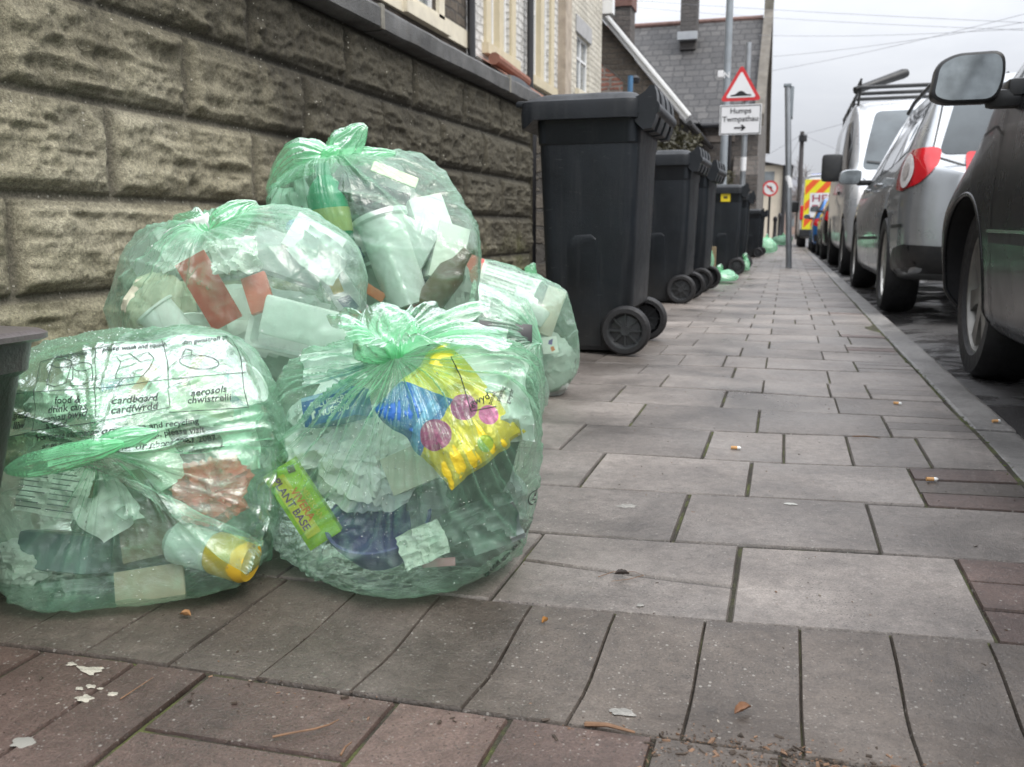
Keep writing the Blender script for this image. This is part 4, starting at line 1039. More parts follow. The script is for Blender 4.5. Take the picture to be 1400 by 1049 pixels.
# ---------------- middle sack, against the wall
def sack_middle():
    c = (-1.06, 1.50, 0.31); items = []
    def add(o, label, cat): loose(o, label, cat); items.append(o)
    add(carton('red_card', imgframe(285, 398, 1.36, -62, 10, 8), 0.135, 0.062, 0.004, RED, .001), 'red card folder slanting behind the film of the middle sack', 'card')
    add(carton('red_packet', imgframe(352, 400, 1.37, -70, -10, 0), 0.07, 0.045, 0.012, plain('salmon_red', (.60, .13, .09), .45, var=.2, scale=20)), 'small salmon red packet right of the red card in the middle sack', 'packet')
    add(crumple('crumpled_paper', imgframe(322, 352, 1.35, 10, 0, -20), 0.085, 0.06, 61, W_PAPER, 0.014), 'crumpled white paper near the knot of the middle sack', 'paper')
    add(ball('cream_tub', imgframe(218, 420, 1.38), 0.055, 62, plain('cream', (.60, .60, .46), .5), (1.1, 1.1, .7), .18), 'cream coloured tub at the left of the middle sack', 'tub')
    add(carton('white_carton', imgframe(205, 360, 1.45, 30, -25, 0), 0.09, 0.10, 0.04, plain('grey_white', (.52, .53, .52), .6)), 'grey white carton under the left shoulder of the middle sack', 'carton')
    add(carton('foam_tray', imgframe(420, 445, 1.37, -14, 10, 10), 0.16, 0.07, 0.02, W_PLAS, .006), 'white foam tray across the lower right of the middle sack', 'tray')
    add(carton('grey_tray', imgframe(395, 350, 1.46, -18, 16, -10), 0.14, 0.08, 0.04, plain('soft_grey', (.36, .38, .38), .5), .006), 'soft grey tray near the top right of the middle sack', 'tray')
    o = carton('printed_pouch', imgframe(468, 400, 1.50, -58, 20, 0), 0.12, 0.05, 0.02, plain('pouch_silver', (.48, .49, .50), .3), .004)
    panel('gold_mark', o, [(-.03, -.012), (-.005, -.016), (.0, .004), (-.028, .010)], plain('gold_ink', (.45, .30, .06), .4)); panel('navy_mark', o, [(.006, -.016), (.045, -.012), (.040, .012), (.010, .008)], plain('navy_ink', (.03, .04, .12), .4)); panel('red_mark', o, [(.046, -.012), (.056, -.012), (.056, .010), (.046, .010)], RED)
    add(o, 'silver pouch with navy and gold print at the right edge of the middle sack', 'pouch')
    add(ball('white_fill', imgframe(330, 470, 1.50), 0.12, 64, plain('pale_fill2', (.60, .63, .60), .8), (1.5, .9, .7), .25), 'white packaging filling the lower half of the middle sack', 'packaging')
    add(ball('blue_wrapper', imgframe(415, 312, 1.50), 0.022, 66, plain('soft_blue', (.22, .34, .50), .4), (1.4, .8, 1), .2), 'soft blue wrapper under the top of the middle sack', 'wrapper')
    for (px, py, Y, w_, h_, ro, sd, mt, lab) in ((260, 340, 1.42, .12, .07, 25, 161, W_PLAS, 'white film below the left ear of the middle sack'), (250, 460, 1.36, .16, .08, 5, 163, W_PAPER, 'white paper along the bottom left of the middle sack'), (440, 350, 1.45, .10, .07, -35, 164, plain('grey_white_film', (.55, .60, .58), .3), 'grey white film at the right shoulder of the middle sack')):
        add(crumple('plastic_film', imgframe(px, py, Y, ro, 0, -12), w_, h_, sd, mt, .026), lab, 'plastic film')
    add(tray('white_tray', imgframe(405, 452, 1.40, -12, 8, -10), .17, .09, .03, W_PLAS), 'white open tray at the bottom right of the middle sack', 'tray')
    add(pot('yoghurt_pot', imgframe(255, 470, 1.37, 40, 0, 10), .038, .085, W_PLAS), 'white pot lying at the bottom left of the middle sack', 'pot')
    add(carton('white_carton', imgframe(430, 330, 1.48, -30, 14, -12), .10, .07, .05, W_PAPER), 'white carton at the top right of the middle sack', 'carton')
    pts = wverts(items) + ell((-1.045, 1.50, 0.25), (0.265, 0.15, 0.235), 200) + [gy(147, 420, 1.50), gy(212, 312, 1.52), gy(186, 325, 1.50), gy(500, 400, 1.52), gy(405, 292, 1.55), gy(320, 285, 1.52), gy(490, 470, 1.48)]
    neck = gy(285, 318, 1.42)
    root, tree, base, P = sack('green sack with red card inside, leaning on the wall left of the tallest sack', GS, c, Vector(neck) - Vector(c) , pts, M_FILMW, 37, 220, 400, 20, 0.012, 0.7, neck, 0.013, folds=60, fold_amp=0.0042, smooth=(2, 2.6))
    lobe(root, base, neck, gy(238, 298, 1.44), 0.030, 0.022, M_FILM, 83, taper=0.7); lobe(root, base, neck + Vector((0.004, 0, 0)), gy(352, 278, 1.47), 0.034, 0.024, M_FILM, 84, taper=0.8)
    lobe(root, base, neck + Vector((-.03, 0.02, 0)), gy(268, 284, 1.46), 0.020, 0.016, M_FILM, 86, taper=0.7)
sack_middle()
# ---------------- tallest sack at the back
def sack_tall():
    c = (-0.845, 1.83, 0.42); items = []
    def add(o, label, cat): loose(o, label, cat); items.append(o)
    mb = MB().lathe([(0.001, -0.08), (0.040, -0.08), (0.043, -0.07), (0.043, 0.05), (0.030, 0.075), (0.016, 0.09), (0.016, 0.115), (0.001, 0.116)], 30)
    o = mb.build('green_bottle', plain('bottle_green', (.03, .27, .14), .2, var=.2), None, auto=40); panel('label', o, [], YEL) if False else None
    MB().lathe([(0.0436, -0.03), (0.0436, 0.02)], 30).build('paper_label', plain('lime_label', (.34, .42, .16), .5), o)
    place(o, imgframe(452, 300, 1.69, 8) @ Matrix.Rotation(math.radians(-84), 4, 'X')); add(o, 'bright green plastic bottle with a lime label in the tallest sack', 'bottle')
    add(carton('black_tray', imgframe(512, 262, 1.72, -16, 12, -30), 0.15, 0.05, 0.03, BLK, .006), 'black plastic tray under the pale one near the top of the tallest sack', 'tray')
    add(carton('pale_tray', imgframe(540, 238, 1.73, -20, 10, -30), 0.10, 0.028, 0.006, plain('pale_lime', (.62, .68, .45), .4), .004), 'pale cream plastic tray near the top right of the tallest sack', 'tray')
    mb = MB().lathe([(0.001, -0.02), (0.062, -0.02), (0.070, 0.10), (0.076, 0.105), (0.076, 0.095), (0.068, -0.02)], 4)
    add(carton('milk_container', imgframe(556, 335, 1.68, -28, 14, -6), 0.105, 0.115, 0.08, plain('milky', (.50, .54, .53), .35, var=.08), .016), 'milky white plastic container in the middle of the tallest sack', 'container')
    add(carton('white_box', imgframe(590, 292, 1.74, 16, 22, -10), 0.08, 0.09, 0.06, plain('milky2', (.62, .66, .62), .4), .012), 'paler square container above the milky one in the tallest sack', 'container')
    o = carton('tray_rim', imgframe(528, 350, 1.655, 12, 0, 0), 0.020, 0.090, 0.006, plain('rim_mint', (.55, .66, .58), .35), .004); add(o, 'mint tinted plastic handle in the tallest sack', 'handle')
    mb = MB().lathe([(0.001, -0.06), (0.028, -0.06), (0.030, -0.05), (0.030, 0.03), (0.016, 0.055), (0.011, 0.085), (0.001, 0.086)], 26)
    o = mb.build('brown_bottle', BRN, None, auto=40); place(o, imgframe(606, 388, 1.69, -38) @ Matrix.Rotation(math.radians(-80), 4, 'X')); add(o, 'brown bottle slanting at the right edge of the tallest sack', 'bottle')
    add(carton('orange_card', imgframe(508, 398, 1.64, -32, 0, 0), 0.06, 0.020, 0.004, plain('coral', (.66, .22, .12), .5)), 'coral card strip low on the left of the tallest sack', 'card strip')
    add(carton('green_clip', imgframe(545, 392, 1.645, -18, 0, 0), 0.032, 0.009, 0.006, DGR), 'dark green plastic clip low in the tallest sack', 'clip')
    add(ball('red_wrap', imgframe(572, 412, 1.69), 0.028, 74, plain('dull_red', (.42, .12, .09), .5), (1.4, .7, .6), .3), 'dull red wrapper at the bottom of the tallest sack', 'wrapper')
    add(ball('blue_wrap', imgframe(478, 350, 1.69), 0.026, 75, PUR, (1, .8, .6), .3), 'dark violet wrapper below the green bottle in the tallest sack', 'wrapper')
    add(ball('dark_fill', imgframe(480, 300, 1.82), 0.12, 76, plain('dark_fill2', (.22, .24, .23), .6), (1.1, 1.2, .6), .25), 'dark packaging in the depth of the tallest sack', 'packaging')
    add(ball('grey_fill', imgframe(560, 400, 1.80), 0.12, 77, plain('grey_fill2', (.46, .49, .46), .6), (1.0, 1.3, .6), .25), 'grey packaging in the lower half of the tallest sack', 'packaging')
    add(ball('leaf_wrap', imgframe(575, 430, 1.70), 0.03, 78, plain('leafy_green', (.10, .30, .08), .5), (1.8, .6, .6), .3), 'leaf green wrapper under the brown bottle in the tallest sack', 'wrapper')
    for (px, py, Y, w_, h_, ro, sd, mt, lab) in ((405, 290, 1.72, .08, .12, 20, 171, plain('mint_film', (.50, .66, .58), .3), 'mint coloured film left of the green bottle'), (610, 450, 1.72, .10, .08, 10, 174, plain('mint_film', (.50, .66, .58), .3), 'mint coloured film at the lower right of the tallest sack')):
        add(crumple('plastic_film', imgframe(px, py, Y, ro, 0, -12), w_, h_, sd, mt, .030), lab, 'plastic film')
    add(pot('milk_bottle', imgframe(560, 420, 1.68, 18, 0, 0), .055, .20, plain('milk_white', (.66, .70, .68), .3)), 'tall milky white pot standing in the middle of the tallest sack', 'pot')
    add(tray('white_tray', imgframe(500, 330, 1.72, 20, -14, -6), .12, .10, .03, W_PLAS), 'white tray below the black tray in the tallest sack', 'tray')
    add(carton('pale_carton', imgframe(615, 345, 1.74, -14, 24, -6), .07, .12, .05, plain('pale_board', (.64, .66, .60), .6)), 'pale board carton at the right of the tallest sack', 'carton')
    pts = wverts(items) + ell((-0.845, 1.86, 0.34), (0.195, 0.16, 0.325), 200) + [gy(645, 392, 1.80), gy(640, 455, 1.80), gy(606, 235, 1.82), gy(580, 212, 1.82), gy(372, 270, 1.80), gy(632, 330, 1.80), gy(642, 480, 1.80)]
    neck = gy(452, 216, 1.74)
    root, tree, base, P = sack('tall green sack with two knotted ears standing highest at the back of the pile', GS, c, Vector(neck) - Vector(c) + Vector((0, 0, 0.03)), pts, M_FILM, 53, 260, 420, 26, 0.012, 1.0, neck, 0.015, folds=60, fold_amp=0.004, smooth=(2, 2.6))
    lobe(root, base, neck + Vector((.012, 0, -.005)), gy(366, 262, 1.74), 0.045, 0.035, M_FILM, 85, taper=0.62, bend=(-.004, -.01, .034))
    lobe(root, base, neck, gy(500, 172, 1.76), 0.040, 0.030, M_FILM, 87, taper=0.8, bend=(.0, 0, -.004)); lobe(root, base, neck + Vector((0, .01, 0)), gy(540, 210, 1.78), 0.022, 0.02, M_FILM, 88, taper=0.8)
    lobe(root, base, neck + Vector((-.012, -.02, -.014)), neck + Vector((.030, -.015, .022)), 0.020, 0.02, M_FILM, 89, taper=0.9, thick=.5)
    droplets(root, base, tree, c, 1200, 9)
sack_tall()
# ---------------- pair of sacks behind, beside the first wheelie bin
def sack_pair():
    c = (-0.80, 2.28, 0.17); items = []
    def add(o, label, cat): loose(o, label, cat); items.append(o)
    o = carton('black_pack', imgframe(690, 453, 2.16, -4, 14, -12), 0.15, 0.050, 0.02, plain('black_card', (.03, .032, .035), .4, var=.2), .003)
    for k in range(3): flat_text('lettering', o, ('chicken slices', 'roasted', 'best before')[k], .02, .012 - .012 * k, .011, plain('grey_ink2', (.30, .31, .32), .6))
    add(o, 'black printed food pack in the sack beside the first wheelie bin', 'food pack')
    add(carton('beige_box', imgframe(690, 502, 2.15, -2, 12, 8), 0.16, 0.055, 0.03, plain('beige_print', (.46, .42, .28), .8, var=.15, scale=40), .003), 'beige cardboard box under the black pack', 'box')
    add(crumple('white_sheet', imgframe(675, 415, 2.22, -24, 0, -20), 0.15, 0.08, 95, W_PLAS, .012), 'white plastic sheet on top of the black pack', 'plastic sheet')
    add(ball('grey_fill', imgframe(690, 530, 2.26), 0.09, 96, plain('green_grey', (.20, .25, .22), .6), (1.2, .8, .7), .2), 'dull green packaging at the bottom of the low sack', 'packaging')
    pts = wverts(items) + ell((-0.80, 2.28, 0.145), (0.17, 0.11, 0.145), 140) + [gy(738, 500, 2.26), gy(740, 545, 2.30), gy(724, 436, 2.24), gy(738, 470, 2.25)]
    neck = gy(740, 470, 2.22)
    root, tree, base, P = sack('low green sack with a black food pack, behind the right of the front sack', GS, c, Vector(neck) - Vector(c) + Vector((0, -.02, .05)), pts, M_FILMW, 61, 170, 300, 18, 0.012, 0.7, neck, 0.010, folds=40, smooth=(3, 4))
    M = imgframe(690, 500, 1.9)
    s = (gy(760, 500, 1.9) - gy(660, 500, 1.9)).length / 100
    X = lambda px: (px - 690) * s; Yv = lambda py: (500 - py) * s
    def ln(*p): return [(X(a), Yv(b)) for a, b in p]
    printing('print', root, base, tree, M, [('l', ln((698, 478), (706, 505), (703, 525)), .003), ('l', ln((668, 490), (685, 485), (700, 503), (690, 515), (672, 500), (668, 490)), .002), ('l', ln((708, 490), (718, 482), (724, 492), (712, 500), (708, 490)), .002),
        ('l', ln((718, 505), (738, 486), (741, 500), (722, 512)), .003), ('l', ln((660, 482), (668, 496)), .002), ('l', ln((716, 520), (738, 512)), .003), ('l', ln((712, 526), (738, 522)), .003), ('l', ln((712, 532), (738, 530)), .003)])
    c = (-0.78, 2.62, 0.20); items = []
    o = crumple('red_and_white_bag', imgframe(680, 385, 2.50, -18, 0, -18), 0.24, 0.10, 97, W_PAPER, .008)
    panel('red_corner', o, [(-.12, -.03), (-.055, -.04), (-.055, .045), (-.12, .05)], RED, .022)
    add(o, 'white paper bag with a red corner and lines of print in the rear sack', 'paper bag')
    for k in range(6): flat_text('lettering', o, 'please recycle this paper bag again', .03, .040 - .013 * k, .0105, plain('grey_ink3', (.10, .10, .11), .7), .020)
    add(carton('white_tub', imgframe(716, 412, 2.47, -34, 6, -6), 0.075, 0.060, 0.03, W_PLAS, .008), 'white square tub tilted in the rear sack', 'tub')
    add(carton('clear_tub', imgframe(735, 430, 2.46, -34, 6, -6), 0.060, 0.055, 0.03, plain('frosted_tub', (.60, .62, .60), .3), .008), 'frosted tub right of the white tub in the rear sack', 'tub')
    add(carton('beige_card', imgframe(752, 425, 2.55, 70, 20, 0), 0.16, 0.06, 0.01, plain('dull_beige', (.42, .38, .32), .7)), 'dull beige card at the right of the rear sack', 'card')
    o = carton('white_carton', imgframe(752, 472, 2.50, 8, 20, 0), 0.05, 0.05, 0.02, W_PAPER); panel('violet_mark', o, [(-.006, .004), (.006, .0), (.012, .018), (-.002, .014)], plain('violet_ink', (.16, .08, .36), .5)); panel('orange_mark', o, [(.002, -.02), (.014, -.016), (.010, -.004), (.0, -.006)], ORG)
    add(o, 'white carton with a violet and orange mark in the rear sack', 'carton')
    add(ball('pale_fill', imgframe(735, 500, 2.58), 0.10, 98, plain('pale_fill3', (.48, .52, .49), .7), (1.1, 1, .7), .2), 'pale packaging at the bottom of the rear sack', 'packaging')
    pts = wverts(items) + ell((-0.78, 2.62, 0.16), (0.15, 0.11, 0.165), 140) + [gy(786, 478, 2.58), gy(762, 395, 2.60), gy(790, 490, 2.60), gy(655, 352, 2.62), gy(760, 540, 2.54), gy(752, 388, 2.62)]
    neck = gy(722, 376, 2.62)
    root, tree, base, P = sack('pale green sack with red and white paper showing, touching the first wheelie bin', GS, c, Vector(neck) - Vector(c), pts, M_FILMW, 67, 170, 300, 16, 0.010, 0.6, neck, 0.010, folds=44, smooth=(2, 3))
    lobe(root, base, neck, neck + Vector((.02, .0, .035)), .02, .015, M_FILM, 103)
sack_pair()
# ================================================================== wheelie bins
def mat_bin(name, base, rough):
    """weathered black plastic: scuffs, vertical drip streaks, road dirt low down"""
    m, nt, out = new_mat(name); n = N(nt); co = n.coord(); sp = n.n('ShaderNodeSeparateXYZ'); n.l(co, sp.inputs[0])
    col = n.ramp(n.noise(co, 4, 5, .6), [(.3, tuple(c * .75 for c in base)), (.7, tuple(c * 1.5 for c in base))])
    st = n.ramp(n.noise(n.coord(scale=(34, 34, 1.6)), 1.0, 4, .65), [(.52, 0.0), (.70, 1.0)])
    col = n.mix(n.math('MULTIPLY', st, .20), col, (.045, .047, .048))
    sc_ = n.ramp(n.noise(n.coord(scale=(9, 9, 60)), 1.0, 3, .7, 2.0), [(.66, 0.0), (.70, 1.0)])
    col = n.mix(n.math('MULTIPLY', sc_, .35), col, (.07, .072, .075))
    lo = n.ramp(n.math('ADD', sp.outputs[2], n.math('MULTIPLY', n.noise(co, 9, 5, .7), .35)), [(.16, 1.0), (.46, 0.0)])
    col = n.mix(n.math('MULTIPLY', lo, .32), col, (.050, .044, .036))
    r = n.math('ADD', n.ramp(n.noise(co, 7, 5, .7), [(.3, rough * .8), (.7, rough * 1.25)]), n.math('MULTIPLY', st, .15))
    n.bsdf(out, col, r, 0, n.bump(n.noise(co, 220, 3), .12, .01), .34); return m
M_BIN = mat_bin('bin_plastic', (0.0085, 0.0110, 0.0140), .42)
M_BINL = mat_bin('bin_lid_plastic', (0.0095, 0.0115, 0.0140), .42)
M_TYRE = plain('rubber', (0.014, 0.014, 0.015), 0.6, var=.3, scale=20, bump=.2, bscale=120)
M_HUB = plain('bin_wheel_hub', (0.028, 0.030, 0.032), 0.4, var=.2)
def rrect(x0, x1, y0, y1, r, n=5):
    out = []
    for cx, cy, a0 in ((x1 - r, y1 - r, 0), (x0 + r, y1 - r, PI / 2), (x0 + r, y0 + r, PI), (x1 - r, y0 + r, 1.5 * PI)):
        for k in range(n + 1):
            a = a0 + k * PI / 2 / n; out.append((cx + r * math.cos(a), cy + r * math.sin(a)))
    return out
def loft(sections, cap0=True, cap1=True):
    n = len(sections[0]); V = [p for s in sections for p in s]; fs = []
    for i in range(len(sections) - 1):
        for k in range(n): fs.append((i * n + k, i * n + (k + 1) % n, (i + 1) * n + (k + 1) % n, (i + 1) * n + k))
    if cap0: fs.append(tuple(range(n))[::-1])
    if cap1: fs.append(tuple(range((len(sections) - 1) * n, len(sections) * n)))
    return V, fs
def make_bin(label):
    """local x: towards the handle and wheels; y: across the axle"""
    t = thing('wheelie_bin', label, 'wheelie bin', (0, 0, 0), 0, 'black wheelie bins along the wall')
    S = []
    for z, x0, x1, hw, r in ((0.012, -.185, .150, .225, .05), (0.03, -.192, .158, .232, .05), (0.16, -.194, .160, .236, .05), (0.19, -.195, .196, .238, .05), (0.5, -.208, .206, .252, .05), (0.835, -.222, .214, .266, .05), (0.842, -.228, .218, .272, .05), (0.93, -.232, .222, .276, .05), (0.945, -.250, .232, .288, .05), (0.962, -.250, .232, .288, .05)):
        S.append([(x, y, z) for x, y in rrect(x0 * .93, x1 * .93, -hw, hw, r)])
    V, fs = loft(S); b = mobj('body', V, fs, M_BIN, t); autosmooth(b, 38)
    # moulded arch panel and ribs on both flanks
    for sy in (-1, 1):
        mb = MB()
        def face(x, z): hw = 0.236 + (z - .16) * (0.266 - 0.236) / 0.675; return sy * (hw + 0.0035)
        pts = [(-.085, .03), (-.080, .42), (-.072, .455), (-.05, .475), (.012, .480), (.034, .462), (.040, .42), (.060, .03)]
        n_ = len(pts); vs = [(x, face(x, z), z) for x, z in pts] + [(x * 1.12, face(x, z) - sy * .006, z if z < .1 else z + .012) for x, z in pts]
        mb.add(vs, [tuple(range(n_))] + [(i, (i + 1) % n_, n_ + (i + 1) % n_, n_ + i) for i in range(n_)])
        MB().box((-.006 + .03, sy * .268 - .004, .845), (.002 + .03, sy * .268 + .0078, .928)).build('seam_rib', M_BIN, t)
        mb.build('moulded_panel', M_BIN, t, auto=30)
    # lid: skirt and shallow dome
    S = []
    for z, g, r in ((0.930, .020, .06), (0.985, .024, .06), (1.000, .018, .06), (1.006, .000, .06), (1.020, -.030, .06), (1.030, -.075, .06), (1.034, -.13, .06)):
        S.append([(x, y, z + (0.012 if x < 0 else 0) * (z > 1.0) * 0) for x, y in rrect(-.245 - g * .6, .200 + g * .3, -.292 - g * .5, .292 + g * .5, r)])
    V, fs = loft(S)
    # front lip droops
    V = [(x - (0.020 if x < -.22 else 0) , y, z - (0.030 if (x < -.22 and z < .99) else 0)) for x, y, z in V]
    l = mobj('lid', V, fs, M_BINL, t); autosmooth(l, 35)
    mb = MB()
    for sy in (-1, 1):
        mb.bbox((-.305, sy * .2 - .05, .985), (-.245, sy * .2 + .05, 1.012), .012)
    mb.bbox((-.300, -.19, 1.004), (.17, .19, 1.020), .008)
    mb.build('lid_grip', M_BINL, l, auto=35)
    # hinge lugs and handle behind
    prof = [(.185, .915), (.215, .885), (.250, .888), (.264, .925), (.270, .970), (.265, 1.020), (.256, 1.046), (.240, 1.048), (.222, 1.026), (.200, 1.012), (.185, 1.006)]
    for y in (-.235, -.08, .08, .235):
        MB().prism(prof, .105 if abs(y) < .2 else .075, Matrix(((1, 0, 0, 0), (0, 0, 1, y), (0, 1, 0, 0), (0, 0, 0, 1)))).build('hinge', M_BINL, t, auto=30)
    mb = MB().tube([(.252, -.27, .965), (.252, .27, .965)], .028, 14); mb.build('handle', M_BINL, t, auto=40)
    MB().tube([(.150, -.235, .10), (.150, .235, .10)], .013, 10).build('axle', M_HUB, t, auto=40)
    for sy in (-1, 1):
        Mw = Matrix.Translation((.165, sy * .258, .1005)) @ Matrix.Rotation(PI / 2 * -sy, 4, 'X')
        h = .026
        w = MB().lathe([(.074, -h), (.090, -h), (.098, -h * .7), (.1005, -h * .2), (.1005, h * .2), (.098, h * .7), (.090, h), (.074, h)], 40, Mw).build('wheel', M_TYRE, t, auto=40)
        mb = MB().lathe([(.001, h * .55), (.020, h * .6), (.022, h * .3), (.060, h * .1), (.070, h * .75), (.076, h * .8)], 40, Mw)
        for k in range(8):
            a = k * PI / 4; mb.box((.018, -.004, h * .1), (.068, .004, h * .5), 0, Mw @ Matrix.Rotation(a, 4, 'Z'))
        mb.build('hub', M_HUB, w, auto=35)
    return t
bin0 = make_bin('nearest and largest black wheelie bin, standing at the end of the stone wall')
bin0.location = (-.765, 3.77, 0)
def next_bin(x, y, label, rz=0, s=1.0):
    b = copy_tree(bin0); b.location = (x, y, 0); b.rotation_euler = (0, 0, math.radians(rz)); b.scale = (s, s, s); b['label'] = label; return b
b2 = next_bin(-.825, 6.38, 'second black wheelie bin, just beyond the largest one', -2)
b3 = next_bin(-.795, 7.55, 'third black wheelie bin, mostly hidden with its wheels against the second', -3)
b4 = next_bin(-.690, 10.5, 'black wheelie bin with a yellow sticker near its top', 3, .97)
b5 = next_bin(-.640, 11.6, 'black wheelie bin hidden directly behind the one with the yellow sticker', 1, .93)
b6 = next_bin(-.640, 17.4, 'small distant black wheelie bin beside the distant bags, nearer of two', 2, .86)
b7 = next_bin(-.600, 18.6, 'small distant black wheelie bin farther along, behind its twin', 0, .86)
st = panel('sticker', b4, [], None) if False else None
M_STK = plain('sticker_yellow', (.72, .56, .02), .5, var=.05)
sk = mobj('sticker', [(-.04, -.2772, .84), (.065, -.2772, .84), (.065, -.2835, .935), (-.04, -.2835, .935)], [(0, 1, 2, 3)], M_STK, b4)
mobj('sticker_mark', [(-.01, -.2815, .872), (.035, -.2815, .872), (.035, -.2835, .902), (-.01, -.2835, .902)], [(0, 1, 2, 3)], plain('sticker_ink', (.10, .08, .02), .6), sk)
# ---- dark caddy at the left edge, its ribbed rim in view
def caddy():
    t = thing('food_caddy', 'dark brown-black plastic box with a ribbed rim at the left edge', 'caddy', (-1.095, .70, -.016))
    M = plain('caddy_plastic', (.030, .026, .026), .38, var=.3, scale=9, bump=.15, bscale=180, dirt=.2)
    M2 = plain('caddy_rim_lit', (.085, .075, .075), .32, var=.3, scale=9, bump=.15, bscale=180)  # paler than the body, light caught on the ribs put into the colour
    S = []
    for z, w, d in ((.004, .145, .10), (.02, .150, .105), (.345, .232, .130), (.352, .240, .136), (.385, .245, .140)):
        S.append([(x, y, z) for x, y in rrect(-w, w, -d, d, .03)])
    V, fs = loft(S); o = mobj('body', V, fs, M, t); autosmooth(o, 35)
    S = [[(x, y, z) for x, y in rrect(-w, w, -d, d, .03)] for z, w, d in ((.386, .252, .146), (.390, .260, .150), (.396, .260, .150), (.400, .252, .146))]
    V, fs = loft(S); o = mobj('rim', V, fs, M2, t); autosmooth(o, 30)
    for k in range(6):
        y = -.138 + k * .030
        Mx = Matrix(((1, 0, 0, 0), (0, 0, 1, y), (0, 1, 0, 0), (0, 0, 0, 1)))
        MB().prism([(.190, .408), (.286, .414), (.298, .408), (.300, .396), (.290, .378), (.238, .306), (.190, .300)], .009, Mx).build('rib', M2, o, auto=30)
    droplets(t, (-1.10, .70, 0), BVHTree.FromPolygons([Vector(v) + Vector((-1.10, .70, 0)) for v in V], fs), (-1.05, .6, .40), 120, 12, .0008, .0022)
caddy()
# ---- far bags
def far_sack(label, c, r, seed, lobes=(), white=0):
    rs = random.Random(seed); items = []
    pts = ell(c, r, 60) + [Vector((c[0] + r[0] * rs.uniform(-1, 1), c[1] + r[1] * rs.uniform(-.8, .8), max(.004, c[2] + r[2] * rs.uniform(-1, .9)))) for _ in range(12)]
    neck = Vector((c[0] + rs.uniform(-.03, .03), c[1] - .04, c[2] + r[2] * 1.02))
    root, tree, base, P = sack(label, 'green sacks farther along the pavement', c, neck - Vector(c), pts, M_FILMW, seed, 80, 140, 12, .012, .8, neck, .012, folds=20, fold_amp=.006, smooth=(1.5, 2), wall=False, thick0=.35)
    lobe(root, base, neck, neck + Vector((.02, 0, .06)), .035, .025, M_FILM, seed + 1, nr=30, na=40)
    f = ball('stuffing', Matrix.Translation(c), min(r) * .62, seed, W_PAPER, (1.1, 1, 1), .25, 16); loose(f, 'pale rubbish in the ' + ' '.join(label.replace('green ', '').split(',')[0].split()[:11]), 'rubbish')
far_sack('upright pale green sack leaning on the bin with the yellow sticker', (-.82, 9.35, .21), (.13, .15, .21), 201)
far_sack('flattened green sack slumped on the paving at the foot of the sticker bin', (-.58, 8.75, .055), (.19, .22, .065), 202)
far_sack('small green sack in the distance, past the pair of far bins', (-.40, 20.0, .17), (.24, .25, .19), 203)
far_sack('farthest green sack beside the foot of the tall metal post', (-.12, 31.0, .16), (.36, .3, .20), 204)
far_sack('sliver of green sack between the sticker bin and the wheel beyond', (-.455, 11.1, .08), (.055, .10, .09), 205)
# ---- wooden board seen between the bins
o = MB().bbox((-.80, 9.62, .0), (-.70, 9.66, .33), .004).build('board', plain('chipboard', (.20, .15, .09), .8, var=.2)); tag(o, 'brown board standing beside the sticker bin behind the upright sack', 'board')
